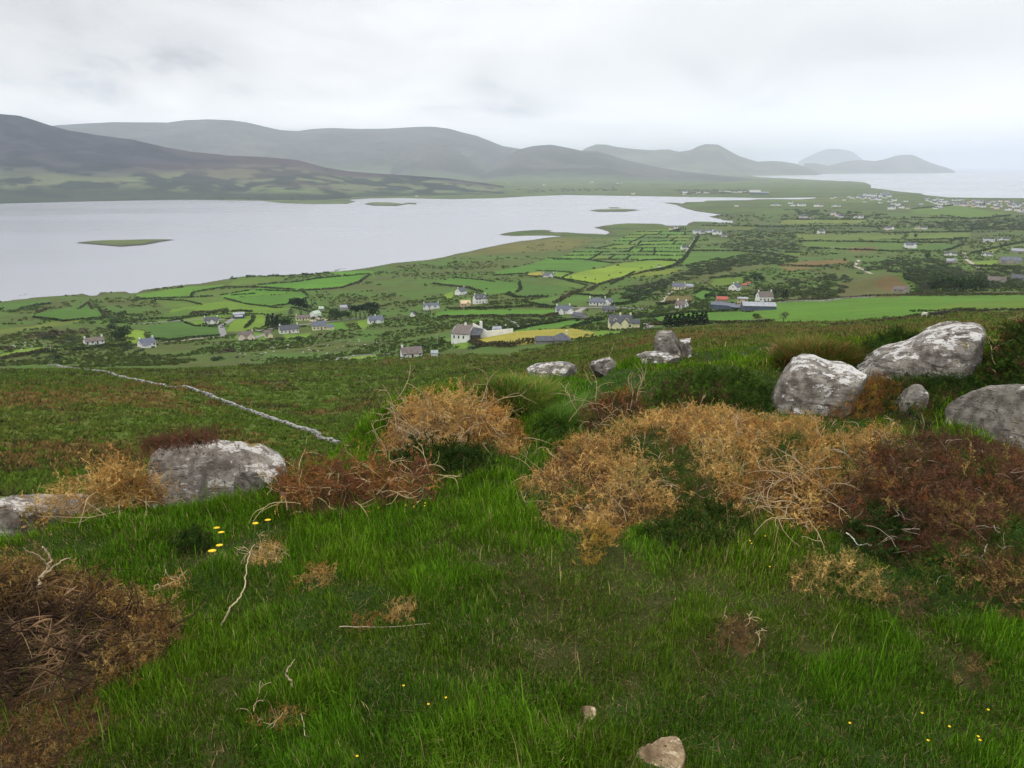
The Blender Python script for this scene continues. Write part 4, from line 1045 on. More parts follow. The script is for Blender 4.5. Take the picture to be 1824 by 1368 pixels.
def perched_heather():
    rg = np.random.default_rng(414); bx, by, bz, br = near_hit(385, 882); az = math.atan2(bx, by)
    rt = np.array([math.cos(az), -math.sin(az)]); fw = np.array([math.sin(az), math.cos(az)])
    n = 260; u = rg.uniform(-0.30, 0.03, n); v = rg.normal(0.10, 0.04, n)
    top = (ZC - br * float(ray(345, 803)[1])) - bz
    z = bz + top - 0.015 + 0.02 * rg.uniform(0, 1, n)
    pos = np.column_stack([bx + rt[0] * u + fw[0] * v, by + rt[1] * u + fw[1] * v, z])
    d = np.column_stack([rg.normal(0, 0.5, n), rg.normal(0, 0.5, n), np.ones(n)])
    V, T, C = place_sprigs('heather', pos, d, rg.uniform(0.05, 0.09, n), np.array([RED, HEA])[rg.integers(0, 2, n)] * rg.uniform(0.7, 1.2, (n, 1)), rg)
    tag(mesh_np('heather_tuft', V, tris=T, mat=M_DRY, col=C, smooth=False), 'dark red heather tuft growing on top of the big pale rock', 'heather')
perched_heather()
shrub('heather_bush', 'dark green heather mound at the far edge, right of the grassy path', 'heather', [(1150, 722), (1180, 690), (1250, 672), (1340, 675), (1385, 700), (1375, 740), (1280, 745), (1190, 740)], 'green', 0.15, 1300, 0.09, [DG, MG, MG * 1.3, HEA], [3, 3, 2, 1], seed=415, keep=0.4)
shrub('heather_bush', 'brown and dark green heather left of the dark green mound, above the tan gorse', 'heather', [(1010, 770), (1030, 735), (1080, 718), (1140, 715), (1150, 745), (1100, 760)], 'heather', 0.13, 1200, 0.12, [HEA, DKB, DG, RUST], [2, 2, 1, 1], seed=416, twigs=26, keep=0.3)
shrub('gorse_bush', 'dark green gorse mound in front of the tan gorse arch', 'gorse bush', [(690, 835), (720, 812), (790, 806), (870, 812), (890, 838), (820, 852), (740, 852)], 'green', 0.14, 1100, 0.11, [DG, MG * 0.7, DG], [3, 1, 2], seed=417, keep=0.4)
shrub('heather_bush', 'green heather bush behind the white crusted slab', 'heather', [(1525, 636), (1555, 612), (1610, 598), (1640, 604), (1610, 622), (1560, 636)], 'green', 0.13, 800, 0.12, [DG, MG, DG], [2, 1, 2], seed=418, keep=0.2)
shrub('heather_bush', 'brown-topped heather bush at the right edge behind the long ridged slab', 'heather', [(1740, 690), (1760, 650), (1790, 630), (1900, 625), (1950, 700), (1840, 715)], 'green', 0.26, 900, 0.15, [DG, MG * 0.8, HEA, RUST], [3, 2, 1, 1], seed=419, keep=0.1, twigs=20)
shrub('heather_bush', 'dark green heather patch between the ridged slab and the cracked boulder', 'heather', [(1560, 690), (1640, 676), (1740, 680), (1824, 690), (1760, 712), (1690, 730), (1660, 770), (1600, 762), (1560, 740)], 'green', 0.08, 1300, 0.09, [DG, MG * 0.9, HEA, GOLD * 0.4], [3, 2, 2, 1], seed=420, keep=0.3)
shrub('moss_patch', 'orange and gold mossy turf at the foot of the white crusted slab', 'moss patch', [(1450, 752), (1490, 722), (1525, 690), (1580, 680), (1612, 700), (1590, 725), (1550, 752)], 'heather', 0.15, 3200, 0.07, [GOLD * 0.8, RUST, HEA, GOLD * 0.5], [2, 2, 1, 2], seed=421, keep=0.1)
shrub('moss_mound', 'golden mossy hummock in the grass below the tan gorse', 'moss mound', [(1030, 1010), (1040, 965), (1070, 935), (1098, 945), (1090, 980), (1060, 1012)], 'heather', 0.10, 5200, 0.065, [GOLD, GOLD * 0.8, TAN], [3, 2, 1], seed=422, keep=0.1)
shrub('dry_heath_tuft', 'dry brown heath tuft behind the curved bare twig, right of the yellow flowers', 'heath tuft', [(440, 1010), (450, 985), (480, 968), (508, 975), (505, 1000), (470, 1018)], 'gorse', 0.10, 4600, 0.08, [DKB, TAN, TAN], [1, 2, 2], seed=423, twigs=22, twig_len=0.07, twig_r=0.0013, keep=0.1)
shrub('dry_gorse_sprig', 'small orange dry gorse sprig in the grass right of the curved twig', 'gorse sprig', [(530, 1055), (545, 1025), (590, 1015), (605, 1040), (570, 1058)], 'gorse', 0.10, 3200, 0.09, [ORG * 0.8, TAN * 0.8], [1, 1], seed=424, keep=0.2)
shrub('dry_gorse_sprig', 'upright orange dry gorse sprig above a straight pale stalk', 'gorse sprig', [(690, 1115), (700, 1075), (730, 1070), (735, 1110)], 'gorse', 0.14, 3200, 0.10, [ORG * 0.8, TAN * 0.7], [1, 1], seed=425, keep=0.2)
shrub('dry_gorse_sprig', 'low rusty dry gorse sprig left of the upright one', 'gorse sprig', [(620, 1125), (640, 1100), (670, 1105), (665, 1130)], 'gorse', 0.07, 2600, 0.08, [RUST, ORG * 0.7], [2, 1], seed=426, keep=0.2)
shrub('dry_gorse_sprig', 'orange dry gorse clump under a bleached twig near the bottom left of the grass', 'gorse sprig', [(440, 1290), (480, 1265), (530, 1262), (548, 1285), (500, 1305)], 'gorse', 0.08, 3800, 0.07, [ORG, RUST, TAN], [2, 1, 1], seed=427, keep=0.15, twigs=6, twig_len=0.07, twig_r=0.0012)
shrub('dry_gorse_sprig', 'tan dry gorse sprig between the twig nest and the curved twig', 'gorse sprig', [(285, 1060), (295, 1035), (330, 1030), (335, 1055)], 'gorse', 0.08, 3000, 0.08, [ORG, TAN], [1, 1], seed=428, keep=0.2, twigs=6, twig_len=0.12, twig_r=0.0016)
shrub('grass_tussock', 'dark dense grass tussock left of the yellow flowers', 'grass tussock', [(302, 985), (315, 960), (350, 950), (378, 962), (375, 985), (335, 992)], 'green', 0.09, 6000, 0.07, [DG, MG * 0.8, DG], [2, 1, 1], seed=429, keep=0.3)
shrub('heath_hummock', 'brown straw-topped hummock with a dark hollow under it, lower right of the grass', 'heath hummock', [(1268, 1165), (1275, 1120), (1310, 1100), (1350, 1120), (1352, 1160), (1310, 1180)], 'heather', 0.06, 4200, 0.06, [DKB, TAN * 0.5, HEA, MG], [2, 2, 1, 2], seed=430, keep=0.2, twigs=6, twig_len=0.06, twig_r=0.0015)
shrub('dry_heath_tuft', 'straw-coloured heath tuft near the right edge of the picture, low down', 'heath tuft', [(1690, 1200), (1720, 1160), (1760, 1180), (1750, 1230), (1710, 1230)], 'heather', 0.06, 2400, 0.07, [DKB, TAN * 0.5, MG], [2, 2, 2], seed=431, keep=0.2)
shrub('dry_heath_tuft', 'pale yellowish heath patch under the dark green gorse, lower right', 'heath tuft', [(1390, 1050), (1430, 1005), (1530, 1000), (1600, 1050), (1580, 1085), (1480, 1075)], 'heather', 0.09, 2200, 0.09, [np.array((0.25, 0.2, 0.06)), TAN, MG], [2, 1, 2], seed=432, keep=0.3)

# rushes
def rushes(label, px, n, h, cols, seed, name='rush_clump', cat='rushes'):
    rg = np.random.default_rng(seed); P = near_poly(px); q = in_poly(P, n, rg)
    z = height(q[:, 0], q[:, 1]); c0 = q.mean(0); d = (q - c0); 
    lean = d * 0.5 + rg.normal(0, 0.06, q.shape); hh = h * rg.uniform(0.5, 1.15, n)
    w = 0.0016 * (np.hypot(q[:, 0], q[:, 1]) / 3)
    az = np.arctan2(q[:, 0], q[:, 1]); sd_ = np.column_stack([np.cos(az), -np.sin(az), np.zeros(n)])
    b = np.column_stack([q, z - 0.01]); m = b + np.column_stack([lean * 0.35, hh * 0.6]); t = b + np.column_stack([lean + rg.normal(0, 0.03, q.shape), hh])
    V = np.stack([b - sd_ * w[:, None], b + sd_ * w[:, None], m + sd_ * w[:, None] * 0.8, m - sd_ * w[:, None] * 0.8, t], 1).reshape(-1, 3)
    k = np.arange(n)[:, None] * 5
    col = np.repeat(np.array(cols)[rg.integers(0, len(cols), n)] * rg.uniform(0.7, 1.3, (n, 1)), 5, 0)
    o = mesh_np(name, V, quads=k + np.array([[0, 1, 2, 3]]), tris=k + np.array([[3, 2, 4]]), mat=M_LEAF, col=col, smooth=False)
    return tag(o, label, cat)
rushes('clump of rust and straw coloured rushes behind the white crusted slab', [(1385, 655), (1400, 632), (1450, 625), (1510, 632), (1535, 650), (1480, 660)], 2200, 0.14, [RUST * 0.5, TAN * 0.4, np.array((0.11, 0.10, 0.02)), MG, MG], 441)
rushes('pale dead grass plume sticking up left of the rushes', [(1370, 632), (1400, 622), (1440, 622), (1420, 635)], 300, 0.10, [TAN * 0.8, np.array((0.55, 0.42, 0.24))], 442, 'grass_plume', 'grass plume')
rushes('bright green grassy hump at the far edge, right of the gorse arch', [(850, 705), (880, 690), (950, 690), (985, 705), (960, 735), (890, 738)], 4200, 0.09, [MG * 1.3, np.array((0.09, 0.19, 0.015)), DG * 2.2, TAN * 0.5, np.array((0.13, 0.17, 0.02))], 443, 'grass_tussock', 'grass tussock')
rushes('tufts of long dark grass in the hollow of the path', [(960, 760), (1000, 735), (1040, 725), (1030, 760), (990, 785)], 3000, 0.08, [MG * 1.2, DG * 2, MG, np.array((0.08, 0.18, 0.015))], 444, 'grass_tussock', 'grass tussock')
# ------------------------------------------------------------------ twigs, nest, flowers
def twig_thing(label, base_px, specs, r0, name='bare_twig', cat='twig', col=(0.42, 0.33, 0.21), seed=1):
    """specs: list of polylines in picture points with distance offsets; first is the main stem"""
    bx, by, bz, br = near_hit(*base_px); P, Rr = [], []
    for line, ra, rb in specs:
        pts = []
        for px, py, dr in line:
            a, t = ray(px, py); rr = br + dr
            pts.append((rr * math.sin(a), rr * math.cos(a), max(ZC - rr * float(t), float(height(rr * math.sin(a), rr * math.cos(a))) + 0.004)))
        pts = np.array(pts); s = np.linspace(0, 1, len(pts)); u = np.linspace(0, 1, len(pts) * 4)
        q = np.stack([np.interp(u, s, pts[:, k]) for k in range(3)], 1); q[1:-1] = (q[:-2] + q[1:-1] * 2 + q[2:]) / 4
        q += 0.5 * ra * (np.random.default_rng(seed).normal(0, 1, q.shape))
        P.append(q); Rr.append(np.linspace(ra, rb, len(q)))
    V, Q = tubes(P, Rr, 6)
    c = np.tile(np.array(col), (len(V), 1)) * (0.7 + 0.6 * fbm(V[:, 0] * 3, V[:, 2] * 3 + V[:, 1], 0.03, 3, seed))[:, None]
    o = mesh_np(name, V, quads=Q, mat=M_DRY, col=c)
    return tag(o, label, cat)
twig_thing('long thin curved bare twig leaning in the grass below the yellow flowers', (395, 1118), [([(395, 1118, 0), (403, 1098, .01), (412, 1080, .02), (425, 1068, .05), (434, 1055, .08), (438, 1030, .15), (441, 1000, .22), (445, 985, .26), (452, 970, .30)], 0.0040, 0.0015)], 0.005, seed=2)
twig_thing('forked bleached twig rising from the twig nest at the left', (75, 1085), [([(83, 1086, 0), (72, 1070, 0), (70, 1050, .02), (74, 1028, .04), (88, 1010, .05), (90, 995, .06), (82, 980, .07), (76, 972, .07)], 0.008, 0.003), ([(74, 1028, .04), (95, 1008, .05), (118, 996, .05), (126, 994, .05)], 0.0045, 0.001), ([(88, 1010, .05), (70, 990, .02), (50, 983, .0), (42, 975, .0)], 0.0035, 0.001), ([(72, 1070, 0), (52, 1085, .0), (50, 1095, .0)], 0.004, 0.002)], 0.008, seed=3)
twig_thing('short pale upright twig above the orange gorse clump low in the grass', (522, 1228), [([(522, 1228, 0), (518, 1212, 0), (508, 1200, .01), (513, 1190, .01), (524, 1174, .01)], 0.004, 0.0012)], 0.004, seed=4)
twig_thing('thin curling pale grass stalk below the orange gorse clump', (540, 1318), [([(536, 1270, .1), (543, 1298, .02), (542, 1310, 0), (555, 1319, 0), (568, 1315, 0), (580, 1304, .02)], 0.0016, 0.001)], 0.002, seed=5, name='dry_stalk', cat='stalk', col=(0.55, 0.45, 0.3))
twig_thing('straight pale stalk lying flat in the grass under the upright gorse sprig', (690, 1120), [([(604, 1116, .01), (650, 1117, 0), (700, 1117, 0), (772, 1118, .01)], 0.0015, 0.001)], 0.002, seed=6, name='dry_stalk', cat='stalk', col=(0.5, 0.4, 0.28))
twig_thing('white forked bare twig on the dark red heather, lower right', (1755, 1005), [([(1710, 988, .0), (1735, 992, .0), (1748, 993, 0), (1756, 985, 0), (1757, 972, .02), (1760, 968, .02)], 0.004, 0.0015), ([(1748, 993, 0), (1760, 1008, -.02), (1772, 1030, -.04), (1775, 1048, -.05)], 0.003, 0.001)], 0.004, seed=7, col=(0.62, 0.56, 0.47))
twig_thing('small white forked twig over the dark green gorse, lower right', (1530, 985), [([(1508, 948, .02), (1520, 960, 0), (1528, 972, 0), (1545, 968, 0), (1552, 972, 0)], 0.0028, 0.001), ([(1528, 972, 0), (1525, 985, 0)], 0.002, 0.001)], 0.003, seed=8, col=(0.58, 0.54, 0.46))
twig_thing('pale branched bare twig among the dead gorse at the upper edge of the heather', (1690, 880), [([(1645, 872, 0), (1665, 862, .02), (1675, 858, .03), (1690, 868, .02), (1700, 885, 0)], 0.0035, 0.0015), ([(1675, 858, .03), (1690, 850, .04), (1693, 838, .05)], 0.0025, 0.001)], 0.004, seed=9, col=(0.5, 0.42, 0.32))
for k, (line, lab) in enumerate([([(545, 870, 0), (600, 862, .05), (660, 880, .02), (700, 885, 0), (728, 870, .02)], 'long bleached bare branch lying across the reddish gorse'),
                                 ([(690, 852, .02), (712, 870, 0), (722, 888, 0), (735, 895, -.02), (770, 890, -.02)], 'bleached bare branch curving at the right end of the reddish gorse'),
                                 ([(640, 820, .1), (668, 818, .12), (690, 815, .12), (700, 822, .1)], 'short bleached twig at the shelf edge below the stone wall'),
                                 ([(760, 838, .0), (778, 842, 0), (800, 832, .02), (808, 850, .0)], 'thin bleached twig in front of the dark green gorse')]):
    twig_thing(lab, line[2][:2], [(line, 0.0048, 0.0018)], 0.005, seed=20 + k, col=(0.48, 0.37, 0.22))
twig_thing('single bent dry stalk standing behind the small rounded stone', (1085, 650), [([(1085, 645, 0), (1086, 632, 0), (1092, 618, .0), (1094, 610, 0)], 0.002, 0.001)], 0.002, seed=31, name='dry_stalk', cat='stalk', col=(0.45, 0.33, 0.2))

def nest():
    """tangle of dead twigs and bracken litter at the lower left"""
    rg = np.random.default_rng(55)
    P = near_poly([(-120, 1180), (-60, 1090), (60, 1060), (180, 1070), (250, 1120), (310, 1150), (250, 1200), (180, 1240), (60, 1260), (-100, 1300)])
    q = in_poly(P, 1100, rg); c0 = q.mean(0); root = empty('twig_tangle', (c0[0], c0[1], float(height(*c0)))); o0 = np.array(root.location)
    tp, tr, col = [], [], []
    for k in range(950):
        b = q[k]; z = float(height(b[0], b[1])) + rg.uniform(0, 0.11); a = rg.uniform(0, 2 * pi)
        p = wander((b[0], b[1], z), (math.cos(a), math.sin(a), rg.uniform(-0.1, 0.45)), rg.uniform(0.06, 0.26), 8, 1.7, rg, droop=0.7)
        p[:, 2] = np.maximum(p[:, 2], height(p[:, 0], p[:, 1]) + 0.003)
        tp.append(p); tr.append(np.linspace(rg.uniform(0.0009, 0.0026) if k % 9 else 0.0055, 0.0007, len(p)))
    V, Q = tubes(tp, tr, 5)
    n = fbm(V[:, 0], V[:, 1], 0.12, 3, 5)[:, None]
    n = sstep(0.55, 0.85, n); C = np.array((0.030, 0.018, 0.012)) * (1 - n) + np.array((0.28, 0.17, 0.085)) * n
    mesh_np('twigs', V - o0, quads=Q, mat=M_DRY, col=C, parent=root)
    # litter of dead gorse round the rim
    P2 = near_poly([(-120, 1080), (-60, 1030), (60, 1020), (150, 1045), (230, 1080), (320, 1120), (310, 1160), (250, 1210), (180, 1230), (230, 1150), (150, 1100), (40, 1090), (-60, 1110)])
    q = in_poly(P2, 2000, rg); z = height(q[:, 0], q[:, 1]); th = rg.uniform(0, 2 * pi, len(q))
    d = np.column_stack([np.cos(th), np.sin(th), rg.uniform(0.2, 0.9, len(q))])
    cc = np.array([DKB, ORG * 0.6, TAN * 0.75, TAN * 0.45])[rg.integers(0, 4, len(q))] * rg.uniform(0.6, 1.2, (len(q), 1))
    V, T, C = place_sprigs('gorse', np.column_stack([q, z + rg.uniform(0, 0.07, len(q))]), d, rg.uniform(0.05, 0.10, len(q)), cc, rg)
    mesh_np('dry_litter', V - o0, tris=T, mat=M_DRY, col=C, parent=root, smooth=False)
    tag(root, 'tangled nest of dark dead twigs ringed with tan gorse litter, lower left', 'twig pile')
    OCC.append((P, 0.02)); OCC.append((P2, 0.25))
    P3 = near_poly([(-150, 1290), (40, 1250), (170, 1240), (210, 1290), (120, 1345), (60, 1420), (-150, 1420)])
    q = in_poly(P3, 900, rg); z = height(q[:, 0], q[:, 1]); th = rg.uniform(0, 2 * pi, len(q))
    d = np.column_stack([np.cos(th), np.sin(th), rg.uniform(0.0, 0.4, len(q))])
    cc = np.array([DKB, DKB, ORG * 0.5, TAN * 0.45])[rg.integers(0, 4, len(q))] * rg.uniform(0.6, 1.2, (len(q), 1))
    V, T, C = place_sprigs('heather', np.column_stack([q, z + 0.005]), d, rg.uniform(0.03, 0.07, len(q)), cc, rg)
    tag(mesh_np('dry_litter', V, tris=T, mat=M_DRY, col=C, smooth=False), 'mat of rusty dry plant litter in the bottom left corner', 'plant litter')
    OCC.append((P3, 0.10))
nest()

M_PETAL = mat_plain('yellow_petal', (0.85, 0.62, 0.02), 0.6, 0.06, 80, col2=(0.78, 0.50, 0.01))
M_STEM = mat_plain('flower_stem', (0.10, 0.17, 0.04), 0.7)
def dandelion(px, py, h, face, label, size=0.019, seed=0):
    rg = np.random.default_rng(seed)
    base = near_hit(px + rg.uniform(-4, 4), py + h * 1404 / 3.6)
    r = base[3]; a, t = ray(px, py); a = float(a)
    head = np.array([r * math.sin(a), r * math.cos(a), ZC - r * float(t)])
    b = np.array([base[0], base[1], float(height(base[0], base[1])) - 0.004])
    root = empty('dandelion', tuple(b))
    mid = (b + head) / 2 + rg.normal(0, 0.008, 3)
    s = np.linspace(0, 1, 9)[:, None]; path = (1 - s) ** 2 * b + 2 * s * (1 - s) * mid + s ** 2 * head
    V, Q = tubes([path - b], [np.linspace(0.0019, 0.0015, 9)], 6)
    mesh_np('stem', V, quads=Q, mat=M_STEM, parent=root)
    nrm = np.array([face[0], face[1], 1.0]); d, u, v = frame_from(nrm)
    VV, QQ, n = [], [], 0
    for ring, (cnt, ln, rise) in enumerate([(26, 1.0, 0.02), (22, 0.82, 0.10), (18, 0.6, 0.22), (12, 0.35, 0.4)]):
        for k in range(cnt):
            an = 2 * pi * k / cnt + rg.normal(0, 0.06) + ring; o = u * math.cos(an) + v * math.sin(an); p = np.cross(d, o)
            L_ = size * ln * rg.uniform(0.9, 1.08); w = size * 0.075
            q0 = d * size * 0.10 * ring; q1 = o * L_ * 0.55 + d * L_ * (rise + 0.12) * 0.7; q2 = o * L_ + d * L_ * rise
            VV += [q0 - p * w * 0.5, q0 + p * w * 0.5, q1 + p * w, q1 - p * w, q2 + p * w * 0.8, q2 - p * w * 0.8]
            QQ += [(n, n + 1, n + 2, n + 3), (n + 3, n + 2, n + 4, n + 5)]; n += 6
    mesh_np('flower_head', np.array(VV) + (head - b), quads=QQ, mat=M_PETAL, parent=root, smooth=False)
    tag(root, label, 'flower', 'yellow dandelions in the grass')
for px, py, h, f, lab in [(386, 940, .11, (0, 0.1), 'yellow dandelion head, upper one of the left pair'), (394, 948, .10, (0, 0.1), 'yellow dandelion head tilted right, just below the upper one of the left pair'),
                          (455, 932, .12, (0, 0.1), 'yellow dandelion head, left one of the pair nearest the dry tuft'), (477, 926, .12, (0, 0.1), 'yellow dandelion head, highest and rightmost of the six'),
                          (391, 971, .10, (0, 0.1), 'yellow dandelion head, upper one of the lowest pair'), (378, 981, .11, (0, 0.1), 'largest yellow dandelion head, lowest of the six')]:
    dandelion(px, py, h, f, lab, 0.0165 if py == 981 else 0.0135, seed=int(px))
def buttercup(px, py, i):
    b = near_hit(px, py + 10); root = empty('buttercup', (b[0], b[1], float(height(b[0], b[1]))))
    h = 0.05; V, Q = tubes([np.array([[0, 0, 0], [0.003, 0, h / 2], [0, 0, h]])], [np.array([.001, .001, .001])], 4)
    mesh_np('stem', V, quads=Q, mat=M_STEM, parent=root)
    VV, TT = [(0, 0, h)], []
    for k in range(5):
        a = 2 * pi * k / 5
        VV += [(0.0036 * math.cos(a - .5), 0.0036 * math.sin(a - .5), h + .004), (0.0042 * math.cos(a), 0.0042 * math.sin(a), h + .005), (0.0036 * math.cos(a + .5), 0.0036 * math.sin(a + .5), h + .004)]
        TT += [(0, 3 * k + 1, 3 * k + 2), (0, 3 * k + 2, 3 * k + 3)]
    mesh_np('petals', VV, tris=TT, mat=M_PETAL, parent=root, smooth=False)
    tag(root, 'tiny yellow buttercup low in the grass', 'flower', 'tiny yellow buttercups scattered in the grass')
for i, (px, py) in enumerate([(675, 913), (723, 909), (738, 912), (745, 903), (757, 910), (758, 905), (1138, 940), (1144, 946), (1334, 974), (1337, 979), (1361, 965), (1369, 1021), (795, 1260), (764, 1272), (638, 1366), (1510, 1306), (1638, 1288), (1686, 1313), (1737, 1331), (1740, 1338), (1755, 1282), (1648, 1338), (720, 1238)]):
    buttercup(px, py, i)

# ------------------------------------------------------------------ turf of the shelf
def grass():
    rg = np.random.default_rng(99)
    N = 900000
    az = np.where(rg.uniform(0, 1, N) < 0.86, rg.uniform(R(-38), R(38), N), rg.uniform(R(-62), R(62), N))
    u = rg.uniform(0, 1, N)
    # density falls off roughly with 1/r beyond the first metres
    r = 1.05 * (11.0 / 1.05) ** (u ** 0.92)
    E = np.interp(az, EA, EV)
    k = r < E + 0.9; az, r = az[k], r[k]
    x, y = r * np.sin(az), r * np.cos(az)
    keep = np.ones(len(x))
    for P, w in OCC:
        keep = np.where(inside(P, x, y), np.minimum(keep, w), keep)
    thin = fbm(x, y, 0.45, 3, 81)
    keep = keep * np.clip(0.7 + 1.4 * (thin - 0.25), 0.6, 1)
    s = rg.uniform(0, 1, len(x)) < keep
    x, y, r, az, kp = x[s], y[s], r[s], az[s], keep[s]
    n = len(x); z = height(x, y)
    lush = fbm(x, y, 0.55, 4, 82); tuft = fbm(x, y, 0.11, 2, 83); big = fbm(x, y, 1.3, 3, 84)
    path = np.exp(-((x - 0.35 - 0.05 * y) / 0.30) ** 2) * sstep(2.2, 3.6, y)
    L_ = (0.026 + 0.044 * sstep(0.35, 0.7, lush)) * rg.uniform(0.4, 1.3, n) * (0.35 + 1.25 * tuft) * (1 - 0.25 * path)
    long = rg.uniform(0, 1, n) < 0.012; L_ = np.where(long, L_ * 1.5 + 0.05, L_)
    w = np.maximum(0.0012, 0.00046 * r) * rg.uniform(0.7, 1.3, n)
    fl = fbm(x, y, 0.30, 2, 85) * 4 * pi
    th = rg.uniform(0, 2 * pi, n)
    lean = (0.28 * np.column_stack([np.cos(fl), np.sin(fl)]) + 0.72 * np.column_stack([np.cos(th), np.sin(th)])) * (0.35 + 0.55 * rg.uniform(0, 1, n))[:, None]
    lean3 = np.column_stack([lean, np.zeros(n)])
    ta = th + 1.3; side = np.column_stack([np.cos(ta), np.sin(ta), np.zeros(n)])
    az_s = np.column_stack([np.cos(az), -np.sin(az), np.zeros(n)]); side = side * 0.5 + az_s * 0.8; side /= np.linalg.norm(side, axis=1, keepdims=True)
    b = np.column_stack([x, y, z - 0.008]); up = np.array([0, 0, 1.0])
    P = []
    for f, ww in ((0, 1.0), (0.4, 0.9), (0.75, 0.6)):
        c = b + (lean3 * (f ** 1.8) * 1.05 + up * (f - 0.25 * f * f * np.linalg.norm(lean, axis=1)[:, None])) * L_[:, None]
        P += [c - side * (w * ww)[:, None], c + side * (w * ww)[:, None]]
    f = 1.0
    P.append(b + (lean3 * 1.15 + up * (0.98 - 0.35 * np.linalg.norm(lean, axis=1)[:, None])) * L_[:, None])
    V = np.stack(P, 1).reshape(-1, 3)
    g_l, g_m, g_y, g_s = np.array((0.086, 0.200, 0.008)), np.array((0.056, 0.118, 0.007)), np.array((0.130, 0.180, 0.012)), np.array((0.36, 0.27, 0.12))
    t = sstep(0.38, 0.62, lush)[:, None]; c = g_m * (1 - t) + g_l * t
    t = (sstep(2.3, 3.5, y + 2.2 * (fbm(x, y, 1.1, 3, 91) - 0.5)) * 0.55)[:, None]; c = c * (1 - t) + np.array((0.115, 0.215, 0.010)) * t
    t = (sstep(0.50, 0.68, big * 0.6 + thin[s] * 0.4))[:, None] * 0.35; c = c * (1 - t) + g_y * t
    sr = fbm(x, y, 0.5, 4, 88)
    strw = rg.uniform(0, 1, n) < (0.03 + 0.09 * sstep(0.5, 0.68, sr) + 0.25 * (kp < 0.45))
    c = np.where(strw[:, None], g_s * rg.uniform(0.45, 1.1, (n, 1)), c)
    rus = rg.uniform(0, 1, n) < 0.05 * sstep(0.52, 0.66, fbm(x, y, 0.8, 3, 89))
    c = np.where(rus[:, None], np.array((0.16, 0.075, 0.03)), c)
    c = c * (1 - 0.75 * path[:, None]) + np.array((0.085, 0.225, 0.012)) * 0.75 * path[:, None]
    c = c * rg.uniform(0.45, 1.55, (n, 1))
    C = np.repeat(c, 7, 0); C[6::7] *= 1.15
    k = np.arange(n)[:, None] * 7
    Qd = np.concatenate([k + np.array([[0, 1, 3, 2]]), k + np.array([[2, 3, 5, 4]])]); T = k + np.array([[4, 5, 6]])
    o = mesh_np('grass', V, quads=Qd, tris=T, mat=M_LEAF, col=C)
    tag(o, kind='stuff')
    # low mat of moss and dead leaves between the blades
    N = 60000; az = rg.uniform(R(-38), R(38), N); r = 1.1 * (9.5 / 1.1) ** rg.uniform(0, 1, N); k = r < np.interp(az, EA, EV) + 0.4; az, r = az[k], r[k]
    x, y = r * np.sin(az), r * np.cos(az); n = len(x); z = height(x, y)
    th = rg.uniform(0, 2 * pi, n); d = np.column_stack([np.cos(th), np.sin(th), rg.uniform(0.0, 0.8, n)]); d, u_, v_ = frame_from(d)
    L_ = rg.uniform(0.015, 0.05, n)[:, None]; b = np.column_stack([x, y, z]); w = np.maximum(0.0015, 0.0006 * r)[:, None]
    V = np.stack([b - u_ * w, b + u_ * w, b + d * L_], 1).reshape(-1, 3)
    c = np.array([(0.045, 0.075, 0.018), (0.12, 0.085, 0.035), (0.22, 0.165, 0.08), (0.04, 0.085, 0.015)])[rg.integers(0, 4, n)]
    tag(mesh_np('leaf_litter', V, tris=np.arange(n * 3).reshape(-1, 3), mat=M_LEAF, col=np.repeat(c, 3, 0), smooth=False), kind='stuff')
grass()

